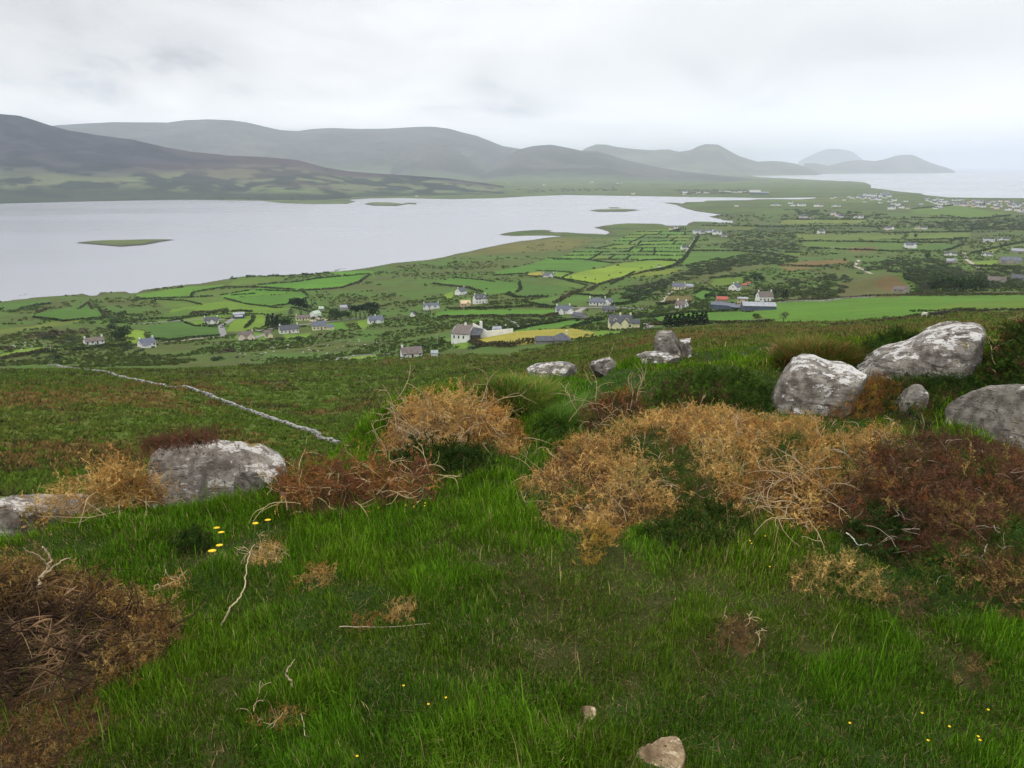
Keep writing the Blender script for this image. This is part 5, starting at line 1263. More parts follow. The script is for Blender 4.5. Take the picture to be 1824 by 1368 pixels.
def moor():
    """tussocks of grass, heather and bracken over the slope below the shelf"""
    rg = np.random.default_rng(123)
    N = 80000
    az = rg.uniform(R(-37), R(37), N); r = 45 * (430 / 45) ** (rg.uniform(0, 1, N) ** 0.9)
    rm = np.interp(az, px_az([-300, 0, 300, 600, 700, 760, 900, 1050, 1200, 1350, 1500, 1660, 1824]), [330, 335, 300, 345, 370, 350, 262, 300, 330, 350, 338, 352, 357])
    k = r < rm; az, r = az[k], r[k]; x, y = r * np.sin(az), r * np.cos(az); n = len(x); z = height(x, y)
    nb = fbm(x, y, 6.5, 4, 52); nm = fbm(x, y, 34, 4, 51); nc = fbm(x, y, 1.7, 3, 53)
    wb = fbm(x, y, 42, 3, 55) * 0.55 + nb * 0.25 + nc * 0.2
    c = np.tile(np.array((0.078, 0.122, 0.014)), (n, 1))
    c = np.where((nm * 0.6 + nb * 0.4 > 0.55)[:, None], np.array((0.095, 0.125, 0.020)), c)
    c = np.where((rg.uniform(0, 1, n) < sstep(0.52, 0.66, nb) * 0.6)[:, None], np.array((0.060, 0.062, 0.018)), c)
    c = np.where((rg.uniform(0, 1, n) < sstep(0.56, 0.66, wb) * 0.7)[:, None], np.array((0.165, 0.105, 0.034)), c)
    rt = sstep(-40, 60, x) * sstep(0.35, 0.6, nb * 0.5 + nm * 0.5) * 0.6
    c = np.where((rg.uniform(0, 1, n) < rt)[:, None], np.array((0.135, 0.118, 0.034)), c)
    c = c * rg.uniform(0.6, 1.35, (n, 1))
    K = 7
    b = np.repeat(np.column_stack([x, y, z - 0.05]), K, 0); m = n * K
    sc = np.repeat(rg.uniform(0.22, 0.75, n) * (0.75 + 0.6 * nb) * (0.5 + r / 260), K)
    th = rg.uniform(0, 2 * pi, m); rad = rg.uniform(0.1, 1.0, m)
    off = np.column_stack([np.cos(th) * rad, np.sin(th) * rad, rg.uniform(0, 0.35, m) * (1.1 - rad)]) * sc[:, None]
    t2 = rg.uniform(0, 2 * pi, m); w = np.column_stack([np.cos(t2), np.sin(t2), rg.normal(0, 0.2, m)]) * (sc * 0.24)[:, None]
    tip = np.column_stack([np.cos(th) * 0.45, np.sin(th) * 0.45, rg.uniform(0.3, 0.8, m)]) * sc[:, None]
    p = b + off
    V = np.stack([p - w, p + w, p + tip], 1).reshape(-1, 3)
    C = np.repeat(np.repeat(c, K, 0) * rg.uniform(0.75, 1.25, (m, 1)), 3, 0)
    tag(mesh_np('moor_vegetation', V, tris=np.arange(m * 3).reshape(-1, 3), mat=M_LEAF, col=C, smooth=False), kind='stuff')
moor()
# ------------------------------------------------------------------ houses
M_WHITE = mat_plain('white_render', (0.77, 0.76, 0.73), 0.85, 0.05, 0.5)
M_CREAM = mat_plain('cream_render', (0.72, 0.66, 0.42), 0.85, 0.05, 0.5)
M_PEACH = mat_plain('sandstone_wall', (0.55, 0.42, 0.27), 0.85, 0.1, 1.5)
M_PINK = mat_plain('pale_pink_render', (0.70, 0.58, 0.52), 0.85, 0.05, 0.5)
M_GREYW = mat_plain('grey_stone_wall', (0.30, 0.28, 0.25), 0.9, 0.15, 1.5)
M_SLATE = mat_plain('dark_slate', (0.070, 0.074, 0.086), 0.6, 0.15, 0.8)
M_BLUES = mat_plain('blue_slate', (0.105, 0.115, 0.150), 0.6, 0.15, 0.8)
M_BROWNT = mat_plain('brown_tiles', (0.135, 0.110, 0.095), 0.75, 0.15, 0.8)
M_REDT = mat_plain('red_roofing', (0.34, 0.085, 0.050), 0.7, 0.12, 0.8)
M_TIN = mat_plain('grey_tin', (0.27, 0.28, 0.30), 0.5, 0.12, 0.4)
M_GTIN = mat_plain('pale_green_tin', (0.36, 0.44, 0.34), 0.5, 0.12, 0.4)
M_BLUEC = mat_plain('blue_grey_cladding', (0.085, 0.105, 0.150), 0.6, 0.1, 0.4)
M_GLASS = mat_plain('window_glass', (0.030, 0.035, 0.045), 0.15, 0.1, 1.0, spec=0.6)
M_FRAME = mat_plain('white_frame', (0.75, 0.75, 0.74), 0.6, 0.03, 1.0)
M_DOOR = mat_plain('dark_door', (0.10, 0.05, 0.035), 0.6, 0.1, 2.0)

class MB:
    def __init__(s): s.V, s.F = [], []
    def add(s, V, F):
        n = len(s.V); s.V += [tuple(v) for v in V]; s.F += [tuple(i + n for i in f) for f in F]; return s
    def box(s, x0, x1, y0, y1, z0, z1):
        V = [(x, y, z) for x in (x0, x1) for y in (y0, y1) for z in (z0, z1)]
        return s.add(V, [(0, 1, 3, 2), (4, 6, 7, 5), (0, 4, 5, 1), (2, 3, 7, 6), (0, 2, 6, 4), (1, 5, 7, 3)])
    def rot(s, a, ox=0, oy=0, start=0):
        c, q = math.cos(a), math.sin(a)
        s.V[start:] = [(ox + x * c - y * q, oy + x * q + y * c, z) for x, y, z in s.V[start:]]; return s
    def build(s, name, m, parent=None):
        me = bpy.data.meshes.new(name); me.from_pydata(s.V, [], s.F); me.update(); me.materials.append(m)
        o = bpy.data.objects.new(name, me); COLL.objects.link(o)
        if parent: o.parent = parent
        return o

def gable_walls(mb, L, D, H, Rh, ox=0, oy=0, a=0, low=2.5):
    """box with gable ends; ridge along local x"""
    st = len(mb.V); x, y = L / 2, D / 2
    V = [(-x, -y, -low), (x, -y, -low), (x, y, -low), (-x, y, -low), (-x, -y, H), (x, -y, H), (x, y, H), (-x, y, H), (-x, 0, H + Rh), (x, 0, H + Rh)]
    mb.add(V, [(0, 1, 5, 4), (1, 2, 6, 9, 5), (2, 3, 7, 6), (3, 0, 4, 8, 7)]); mb.rot(a, ox, oy, st)
def gable_roof(mb, L, D, H, Rh, ox=0, oy=0, a=0, ov=0.35, th=0.22, hip=False):
    st = len(mb.V); x, y = L / 2 + ov * 0.6, D / 2 + ov; s = Rh / (D / 2); e = H - ov * s + 0.06; r = H + Rh + 0.06
    rx = x - (D / 2 if hip else 0)
    V = [(-x, -y, e), (x, -y, e), (x, y, e), (-x, y, e), (-rx, 0, r), (rx, 0, r)]
    V += [(a_, b_, c_ + th) for a_, b_, c_ in V]
    F = [(6, 7, 11, 10), (8, 9, 10, 11), (7, 8, 11), (9, 6, 10), (0, 1, 7, 6), (2, 3, 9, 8), (1, 2, 8, 7), (3, 0, 6, 9), (0, 4, 5, 1), (2, 5, 4, 3)]
    if not hip: F = [(6, 7, 11, 10), (8, 9, 10, 11), (0, 1, 7, 6), (2, 3, 9, 8), (1, 5, 11, 7), (5, 2, 8, 11), (3, 4, 10, 9), (4, 0, 6, 10), (0, 4, 5, 1), (2, 5, 4, 3)]
    mb.add(V, F); mb.rot(a, ox, oy, st)

def house(label, px, py, wpx, yaw, L=None, D=6.5, H=2.7, Rh=2.6, wall=M_WHITE, roof=M_SLATE, chim=(-1, 1), wings=(), win=4, dormers=0, hip=False, name='house', door=True, cat='house', detail=True, chim_m=None, wide=None):
    """px, py: foot of the middle of the front; wpx: width of the front in picture points; wings: (L, D, H, Rh, x, y, angle)"""
    x, y, z, r = hit(px, py)
    if L is None: L = wpx * r / FPX * 1.0
    az = math.atan2(x, y)
    root = empty(name, (x + math.sin(az) * D / 2, y + math.cos(az) * D / 2, z), -az + R(yaw))
    w, f = MB(), MB()
    gable_walls(w, L, D, H, 0 if hip else Rh); gable_roof(f, L, D, H, Rh, hip=hip)
    for (l2, d2, h2_, r2_, ox, oy, a) in wings:
        gable_walls(w, l2, d2, h2_, r2_, ox, oy, R(a)); gable_roof(f, l2, d2, h2_, r2_, ox, oy, R(a))
    root.scale = (0.92, 0.92, 0.92)
    w.build('wall', wall, root); ro = f.build('roof', roof, root)
    for c in chim:
        b = MB(); cx = c * (L / 2 - 0.5); b.box(cx - 0.45, cx + 0.45, -0.35, 0.35, H + Rh - 0.7, H + Rh + 1.1).box(cx - 0.52, cx + 0.52, -0.42, 0.42, H + Rh + 1.1, H + Rh + 1.22)
        b.box(cx - 0.12, cx + 0.12, -0.12, 0.12, H + Rh + 1.22, H + Rh + 1.6); b.build('chimney', chim_m or wall, ro)
    if detail:
        xs_ = np.linspace(-L / 2 + 1.2, L / 2 - 1.2, win + (1 if door else 0)); mid = len(xs_) // 2
        for s_ in (-1,):
            for i, wx in enumerate(xs_):
                yy = s_ * D / 2
                if door and i == mid:
                    MB().box(wx - 0.5, wx + 0.5, yy - 0.06, yy + 0.05, 0, 2.1).build('door', M_DOOR, root); continue
                for zz in ([1.0] if H < 4 else [1.0, 3.6]):
                    fr = MB().box(wx - 0.62, wx + 0.62, yy - 0.04, yy + 0.05, zz - 0.06, zz + 1.16).build('window', M_FRAME, root)
                    MB().box(wx - 0.54, wx + 0.54, yy - 0.07, yy - 0.0, zz, zz + 1.1).build('pane', M_GLASS, fr)
        for s_ in (-1, 1):
            if Rh > 2.2 and not hip:
                fr = MB().box(s_ * L / 2 - 0.05, s_ * L / 2 + 0.05, -0.5, 0.5, H - 0.4, H + 0.7).build('window', M_GLASS, root)
        for k in range(dormers):
            dx = (k + 0.5) / dormers * L - L / 2; zb = H + 0.25 * Rh
            dm = MB(); gable_walls(dm, 2.2, 1.7, zb + 1.1, 0.7, dx, -D / 4 - 0.3, pi / 2, low=-zb); dd = dm.build('dormer', wall, ro)
            rm = MB(); gable_roof(rm, 2.2, 1.7, zb + 1.1, 0.7, dx, -D / 4 - 0.3, pi / 2, ov=0.2, th=0.12); rm.build('dormer_roof', roof, ro)
            MB().box(dx - 0.45, dx + 0.45, -D / 4 - 1.46, -D / 4 - 1.39, zb + 0.1, zb + 1.0).build('dormer_window', M_GLASS, ro)
    tag(root, label, cat)
    return root

# beside the lane on the left
house('small white house with blue roof and low front extension, beside the lime field', 262, 619, 26, 22, roof=M_BLUES, wings=[(5, 3.2, 2.2, 0.9, -2.5, -4.6, 0)], win=2)
house('long low house with grey roof half hidden by dark bushes, far left', 168, 614, 30, 12, roof=M_BROWNT, H=2.2, Rh=1.9, win=3)
house('white house with dark slate roof at the bend of the driveway, left', 377, 577, 24, -4, wings=[(5, 4, 2.6, 1.8, 1, -4, 90)], win=3)
house('open-sided barn with curved grey tin roof, right of the driveway house', 426, 567, 20, -2, wall=M_BLUEC, roof=M_TIN, chim=(), D=9, H=3.6, Rh=1.0, win=0, door=False, name='barn', cat='barn', wings=[(7, 5, 2.3, 0.9, 0, -6.5, 0)])
house('cream bungalow with two gables and brown roof, left of the row below the road', 439, 605, 26, 3, wall=M_PINK, roof=M_BROWNT, wings=[(5, 4.6, 2.6, 2.2, -3.4, -3.2, 90), (5, 4.6, 2.6, 2.2, 3.0, -3.2, 90)], win=3, chim=(1,))
house('small cream annex with a pointed gable beside the two-gabled bungalow', 478, 602, 12, 6, wall=M_CREAM, roof=M_BROWNT, chim=(), win=1, D=5, wings=[(4, 3.6, 2.3, 1.8, 1, -2.6, 90)])
house('long white cottage with dark slate roof and a raised white gable strip', 515, 594, 35, 10, win=4, wings=[(0.5, 7.4, 2.9, 3.0, 5.2, 0, 0)], H=2.9, Rh=3.0)
house('cream house with purple-grey slate roof and a flat annex, middle of the road row', 569, 588, 26, 6, wall=M_CREAM, roof=M_BLUES, wings=[(6, 4.5, 2.2, 1.3, 8, -2.6, 0)], win=3, H=3.2, Rh=3.2)
house('old low cream farmhouse with brown roof behind the road row', 540, 571, 26, 5, wall=M_CREAM, roof=M_BROWNT, H=2.4, Rh=1.8, win=4, chim=(-1,))
house('shed with pale green tin roof and white gable, beside the old farmhouse', 562, 565, 17, 42, roof=M_GTIN, chim=(), H=3.0, Rh=2.2, win=0, door=False, name='shed', cat='shed')
house('small green-roofed shed behind the gabled shed', 573, 554, 9, -10, wall=M_GREYW, roof=M_GTIN, chim=(), H=2.4, Rh=1.5, win=0, door=False, name='shed', cat='shed')
house('grey tin barn half hidden among the dark pines', 615, 553, 18, -12, wall=M_GREYW, roof=M_TIN, chim=(), H=3, Rh=1.8, win=0, door=False, name='barn', cat='barn')
house('white cottage with blue slate roof standing alone right of the pines', 669, 576, 28, 12, roof=M_BLUES, win=3, chim=(0,), H=2.7, Rh=2.8, wings=[(2.5, 3, 2.5, 1.2, 1, -4, 90)])
# middle
house('white house with three gables and dark roof, left of the pair on the hill', 768, 551, 30, 4, roof=M_BLUES, wings=[(5, 4, 2.6, 2.2, -4.5, -3.2, 90), (5, 4, 2.6, 2.2, 0.5, -3.2, 90), (4, 3.6, 2.4, 1.8, 6, -2.6, 90)], win=2)
house('white house with dark slate roof, gable end to the viewer, highest of the group', 821, 526, 19, 48, H=4.2, Rh=3.6, D=9, roof=M_SLATE, win=2)
house('sandstone bungalow in front of the tall white house', 829, 546, 19, 8, wall=M_PEACH, roof=M_PEACH, H=2.8, Rh=2.2, chim=(), wings=[(4, 4, 2.6, 1.9, 2, -3, 90)], win=2)
house('tall white house with slate roof and white end chimneys, right of the sandstone bungalow', 855, 541, 24, 20, H=4.6, Rh=3.4, D=8.5, win=3, dormers=2)
house('white house with grey roof in a yellow lawn, alone among the upper fields', 977, 494, 21, -6, roof=M_BLUES, win=3, wings=[(5, 5, 2.7, 2.4, 4, -3.5, 90)])
def courtyard_house():
    x, y, z, r = hit(824, 610); az = math.atan2(x, y)
    root = empty('house', (x, y + 4, z + 1.2), -az + R(-20)); w, f = MB(), MB()
    gable_walls(w, 9, 9, 3.2, 0.01); w.V[-10:] = [(vx, vy, (3.0 if vy < 0 else 5.6) if vz > 0 else vz) for vx, vy, vz in w.V[-10:]]
    f.add([(-4.8, -4.8, 2.95), (4.8, -4.8, 2.95), (4.8, 4.8, 5.85), (-4.8, 4.8, 5.85), (-4.8, -4.8, 3.2), (4.8, -4.8, 3.2), (4.8, 4.8, 6.1), (-4.8, 4.8, 6.1)], [(4, 5, 6, 7), (0, 3, 2, 1), (0, 1, 5, 4), (1, 2, 6, 5), (2, 3, 7, 6), (3, 0, 4, 7)])
    w.build('wall', M_WHITE, root); f.build('roof', M_BROWNT, root)
    MB().add([(4.5, 2, -2), (11, 4.5, -2), (11, 4.5, 3.4), (4.5, 2, 7.4), (4.5, 2.6, -2), (11, 5.1, -2), (11, 5.1, 3.4), (4.5, 2.6, 7.4)], [(0, 1, 2, 3), (5, 4, 7, 6), (3, 2, 6, 7), (1, 5, 6, 2), (4, 0, 3, 7)]).build('gable_wall', M_WHITE, root)
    MB().add([(11, 4.5, -2), (23, 9, -2), (23, 9, 4.4), (11, 4.5, 3.4), (10.8, 5, -2), (22.8, 9.5, -2), (22.8, 9.5, 4.4), (10.8, 5, 3.4)], [(0, 1, 2, 3), (5, 4, 7, 6), (3, 2, 6, 7), (1, 5, 6, 2)]).build('long_wall', M_WHITE, root)
    MB().add([(4.6, -3, 2.4), (9.6, -1, 2.4), (9.6, 3.6, 4.6), (4.6, 2.0, 5.6)], [(0, 1, 2, 3)]).build('porch_roof', M_SLATE, root)
    MB().add([(4.8, -2.6, -2), (9.4, -0.8, -2), (9.4, -0.8, 2.3), (4.8, -2.6, 2.3)], [(0, 1, 2, 3)]).build('glass_front', M_GLASS, root)
    MB().box(7.6, 8.7, 3.2, 4.2, 3.5, 8.3).build('chimney', M_WHITE, root); MB().box(-0.5, 0.5, 3.6, 4.4, 5.2, 7.0).build('chimney', M_WHITE, root)
    for wx in (-3, -0.6, 1.8):
        MB().box(wx - 0.35, wx + 0.35, -4.56, -4.46, 0.8, 2.2).build('window', M_GLASS, root)
    tag(root, 'angular white house with sloping brown roof and a long bare white courtyard wall', 'house')
courtyard_house()
house('white bungalow with plain grey-brown roof, sunk behind the edge of the moor', 733, 637, 40, 8, wall=M_WHITE, roof=M_BROWNT, H=1.8, Rh=2.4, D=8, win=2, chim=(-1,))
house('small white shed with flat tin roof next to the sunken bungalow', 774, 636, 13, 0, roof=M_TIN, chim=(), H=1.7, Rh=0.7, D=5, win=0, door=False, name='shed', cat='shed')
house('grey-roofed bungalow seen roof first at the foot of the yellow field', 1000, 610, 34, 6, wall=M_GREYW, roof=M_SLATE, H=0.8, Rh=2.3, D=7, wings=[(7, 5, 0.6, 1.4, -7.5, -1, 0)], win=0, door=False, chim=(0.7,), chim_m=M_CREAM, hip=True)
house('big pale yellow house with dark roof, dormers and many gables, nearest of the houses', 1104, 586, 44, 8, wall=M_CREAM, roof=M_SLATE, H=3.2, Rh=3.4, D=7.5, dormers=2, win=4, chim=(0, 1),
      wings=[(4.6, 4.6, 2.6, 2.0, -2.6, -4.6, 90), (3.5, 3.8, 3.3, 2.2, 1.8, -3.4, 90), (4.5, 3.6, 2.6, 1.6, 7.8, -0.5, 0)])
house('white house with blue-grey roof and two gables at the lane junction', 1003, 560, 28, 10, roof=M_BLUES, win=2, wings=[(4.5, 4, 2.8, 2.2, -2.5, -3.5, 90), (5, 4.4, 2.8, 2.2, 5, -3.2, 75)], H=3, Rh=2.8)
house('dark-roofed barn lying diagonally below the lane junction', 1032, 569, 26, -38, wall=M_GREYW, roof=M_SLATE, chim=(), H=2.2, Rh=1.6, D=6, win=0, door=False, name='barn', cat='barn')
house('white bungalow with hipped grey roof and a white gable end above the lane junction', 1064, 544, 32, 2, roof=M_BLUES, hip=True, H=2.6, Rh=3.0, D=9, win=4, wings=[(6, 5, 2.8, 2.4, 9, -1, 60)])
house('grey stone ruin with small chimney beside the lane, right of the junction', 1084, 557, 24, -2, wall=M_GREYW, roof=M_SLATE, H=2.2, Rh=2.0, win=2)
house('cream farmhouse with blue slate roof and bright gable, atop the curving track', 1209, 516, 24, -14, wall=M_CREAM, roof=M_BLUES, win=3, H=3.0, Rh=3.2)
house('low shed with grey tin roof right of the cream farmhouse', 1228, 514, 14, -8, wall=M_GREYW, roof=M_TIN, chim=(), H=2.2, Rh=2.0, win=0, door=False, name='shed', cat='shed')
house('small old cottage with brown roof and white gables in the scrub', 1214, 549, 20, -26, roof=M_BROWNT, H=2.3, Rh=2.6, win=2)
house('bright white gable-fronted house above the farm', 1309, 518, 17, 62, H=3.2, Rh=3.4, D=9, roof=M_SLATE, win=1)
house('small red-roofed shed among trees right of the white gabled house', 1325, 511, 9, 10, wall=M_GREYW, roof=M_REDT, chim=(), H=1.8, Rh=1.2, D=4, win=0, door=False, name='shed', cat='shed')
house('farther red-roofed shed, the right one of two among the trees', 1333, 507, 7, 10, wall=M_GREYW, roof=M_REDT, chim=(), H=1.8, Rh=1.0, D=3.5, win=0, door=False, name='shed', cat='shed')
# the farm
house('long low farm building with blue walls and pale tin roof, largest of the farm', 1350, 553, 60, 9, wall=M_BLUEC, roof=M_TIN, chim=(), H=2.6, Rh=1.6, D=12, win=0, door=False, name='farm_building', cat='farm building')
house('farm shed with blue-grey roof sloping left, front left of the farm', 1288, 551, 44, -12, wall=M_BLUEC, roof=M_BLUES, chim=(), H=2.6, Rh=1.2, D=8, win=0, door=False, name='farm_shed', cat='farm shed', wings=[(6, 8, 2.4, 1.0, 9, -3, 0)])
house('farm shed with bright orange-red roof behind the blue one', 1285, 544, 20, 8, wall=M_GREYW, roof=M_REDT, chim=(), H=4.4, Rh=1.6, D=7, win=0, door=False, name='farm_shed', cat='farm shed')
house('square cream stone farmhouse with pale flat roof in the middle of the farm', 1322, 545, 18, 0, wall=M_PEACH, roof=M_TIN, chim=(), H=5.2, Rh=0.6, D=7, hip=True, win=2)
house('white farmhouse with brown roof and chimneys behind the long building', 1361, 537, 27, 24, roof=M_BROWNT, H=3.6, Rh=3.4, D=8, win=3)
# right
house('bungalow with a white-edged gable roof behind the big green field', 1604, 521, 24, 4, wall=M_GREYW, roof=M_BROWNT, H=2.2, Rh=2.2, wings=[(6, 5, 2.2, 2.4, 3.5, -3.4, 90)], win=1, chim=())
house('white bungalow with grey roof and a white skirting wall, right of the wood', 1693, 455, 19, 0, H=2.6, Rh=2.4, wings=[(4, 4, 2.6, 2.0, 0, -3.4, 90)], win=2)
house('grey two-gabled house below the white bungalow, right of the wood', 1694, 470, 15, 0, wall=M_GREYW, roof=M_TIN, H=3.8, Rh=2.8, wings=[(4, 5, 3.8, 2.6, 4, -3, 90)], win=2, chim=())
house('large slate-roofed house with a white roof edge near the right edge', 1799, 469, 30, 18, wall=M_GREYW, roof=M_BLUES, H=3.6, Rh=4.0, D=12, wings=[(9, 8, 3.4, 3.4, -4, -7, 90)], win=3)
house('small white house left of the large slate-roofed house', 1758, 456, 16, 5, H=2.6, Rh=2.2, wings=[(3.5, 3.5, 2.5, 1.8, -3, -3, 90)], win=2)
house('grey-roofed house cut by the right edge, behind the slate-roofed house', 1820, 451, 30, -6, wall=M_GREYW, roof=M_TIN, H=3.2, Rh=3.2, D=9, win=2)
house('white bungalow with pale roof at the end of a pale track, right', 1761, 431, 17, 0, roof=M_TIN, H=2.8, Rh=2.4, win=2)
house('pair of white gables farther right than the track bungalow', 1788, 428, 18, 0, H=2.6, Rh=2.2, wings=[(4, 4, 2.6, 2.2, -4, -3, 90)], win=2)
house('pale gabled house below the wood, lower right', 1774, 505, 26, 8, wall=M_GREYW, roof=M_BROWNT, H=2.6, Rh=3.0, D=8, wings=[(6, 5, 2.6, 2.4, 4, -4, 90)], win=2)
house('grey house cut off by the right edge of the picture, below the wood', 1822, 501, 34, -10, wall=M_GREYW, roof=M_SLATE, H=3.0, Rh=3.4, D=9, win=2)
house('white cottage beside the straight lane between the strip fields', 1218, 444, 12, 40, H=3, Rh=3, win=1, detail=False)
house('ruined white byre inside an old ring of thorn bushes', 1174, 476, 6, 0, H=2.2, Rh=1.2, D=4, win=0, door=False, chim=(), name='byre', cat='byre', detail=False)
house('white shed on the slope left of the yellow field', 885, 593, 16, 12, roof=M_TIN, chim=(), H=2.2, Rh=0.9, D=4, win=0, door=False, name='shed', cat='shed', detail=False)
house('tiny white gable in the dip left of the three-gabled house', 735, 564, 5, 60, H=2.0, Rh=2.0, D=4, win=0, door=False, chim=(), name='shed', cat='shed', detail=False)

# far houses: one mesh each, two materials
def far_mesh(L, D, H, Rh, wing, wall, roof):
    w, f = MB(), MB(); gable_walls(w, L, D, H, Rh, low=1.5); gable_roof(f, L, D, H, Rh)
    if wing: gable_walls(w, 5, 5, H, Rh * 0.8, L * 0.2, -D / 2 - 1, pi / 2, low=1.5); gable_roof(f, 5, 5, H, Rh * 0.8, L * 0.2, -D / 2 - 1, pi / 2)
    w.box(L / 2 - 1, L / 2 - 0.2, -0.4, 0.4, H + Rh - 0.6, H + Rh + 1.0)
    me = bpy.data.meshes.new('far_house'); n = len(w.V); me.from_pydata(w.V + f.V, [], w.F + [tuple(i + n for i in q) for q in f.F])
    me.materials.append(wall); me.materials.append(roof); me.update()
    me.polygons.foreach_set('material_index', np.array([0] * len(w.F) + [1] * len(f.F), np.int32)); return me
FAR = [far_mesh(14, 8, 4.5, 3, 1, M_WHITE, M_SLATE), far_mesh(12, 8, 3, 3, 0, M_WHITE, M_SLATE), far_mesh(18, 9, 5.5, 3.4, 1, M_WHITE, M_BLUES), far_mesh(11, 7, 3, 2.6, 0, M_CREAM, M_BROWNT),
       far_mesh(16, 8, 3, 3, 1, M_WHITE, M_BLUES), far_mesh(13, 9, 5.5, 3.2, 0, M_PINK, M_SLATE), far_mesh(12, 7, 3, 2.6, 0, M_GREYW, M_TIN)]
rgf = np.random.default_rng(77)
def far_house(px, py, label, group, k=None, yaw=None, sc=1.0):
    x, y, z, r = hit(px, py)
    o = bpy.data.objects.new('far_house', FAR[rgf.integers(len(FAR)) if k is None else k]); COLL.objects.link(o)
    o.location = (x, y, z); o.rotation_euler = (0, 0, -math.atan2(x, y) + R(rgf.uniform(-50, 50) if yaw is None else yaw)); o.scale = (sc,) * 3
    tag(o, label, 'house', group)
GV_ = 'houses of the seaside village'
def scatter_px(poly, n):
    return in_poly(poly, n, rgf)
for p in scatter_px([(1527, 349), (1545, 346), (1578, 344), (1590, 350), (1570, 356), (1530, 357)], 34): far_house(p[0], p[1], 'white house packed in the terrace estate at the edge of the seaside village', 'houses of the white terrace estate', k=int(rgf.integers(0, 3)), sc=1.25)
for p in scatter_px([(1648, 354), (1740, 358), (1824, 360), (1900, 362), (1900, 378), (1824, 376), (1740, 370), (1660, 364)], 105): far_house(p[0], p[1], 'small house of the seaside village strung along the shore at the right', GV_, sc=1.1)
for p in scatter_px([(1470, 350), (1525, 350), (1600, 358), (1640, 362), (1600, 366), (1480, 358)], 14): far_house(p[0], p[1], 'small pale house loosely scattered inland of the white terrace estate', 'scattered houses behind the estate')
for p in [(1588, 373), (1601, 369), (1617, 372), (1640, 366), (1666, 372), (1676, 372), (1742, 368), (1796, 375), (1812, 376), (1818, 380), (1606, 371), (1671, 370)]: far_house(*p, 'white house in the green fields just inland of the seaside village', 'houses in the fields below the village', sc=1.2)
for p in [(1312, 368), (1376, 366), (1382, 366), (1388, 366), (1408, 363), (1412, 367), (1425, 367), (1430, 367), (1455, 368), (1462, 368), (1486, 368), (1492, 368)]: far_house(*p, 'small white house in the line of houses behind the inner lake shore', 'houses behind the inner lake shore', sc=1.1)
for p in [(1428, 389), (1434, 390), (1445, 391), (1484, 383), (1492, 386), (1498, 387), (1526, 389), (1532, 389)]: far_house(*p, 'white house in the dark trees in the middle of the plain', 'houses in the middle of the plain', sc=1.1)
for p in [(1462, 416), (1580, 410), (1586, 409), (1634, 408), (1646, 408), (1621, 442)]: far_house(*p, 'lone pale house between hedges in the plain on the right', 'lone houses of the right-hand plain')
for p in [(1242, 416), (1250, 416), (1262, 414), (1268, 413), (1277, 418), (1282, 418), (1290, 422), (1203, 408), (1196, 409)]: far_house(*p, 'white house of the hamlet behind the strip fields', 'houses of the hamlet behind the strip fields')
for p in [(1220, 344), (1256, 344), (1262, 344), (1282, 343), (1290, 343), (1297, 343), (1304, 343), (1311, 343), (1318, 343), (1326, 343), (1218, 347), (1244, 345)]: far_house(*p, 'tiny white house in the row across the head of the lake', 'houses across the head of the lake', sc=1.3)
for p in [(730, 338), (736, 339), (762, 338), (770, 341), (773, 341), (792, 343), (798, 343), (646, 347), (651, 347), (820, 330), (832, 308 + 18), (905, 326), (968, 330), (1055, 325), (1100, 327), (1107, 326), (742, 350), (1128, 346), (1052, 314 + 12)]: far_house(*p, 'tiny white house on the green lowland beyond the lake', 'houses on the lowland beyond the lake', sc=1.3)
for p in [(125, 349.5), (194, 357), (270, 346), (300, 350), (334, 350), (236, 356), (410, 353), (455, 353), (480, 352), (37, 357), (170, 349)]: far_house(*p, 'tiny white house on the wooded shore under the dark mountain', 'houses under the dark mountain', sc=1.4)
def big_shed(px, py, L, label, wall, roof):
    x, y, z, r = hit(px, py); root = empty('factory', (x, y, z), -math.atan2(x, y)); w, f = MB(), MB()
    gable_walls(w, L, 30, 9, 3); gable_roof(f, L, 30, 9, 3, ov=0.6); w.build('wall', wall, root); f.build('roof', roof, root); tag(root, label, 'factory')
big_shed(1352, 346, 95, 'long blue-grey factory shed at the head of the lake', M_BLUEC, M_TIN)
big_shed(1345, 342, 60, 'second factory shed with a pale roof, behind the long one', M_WHITE, M_TIN)

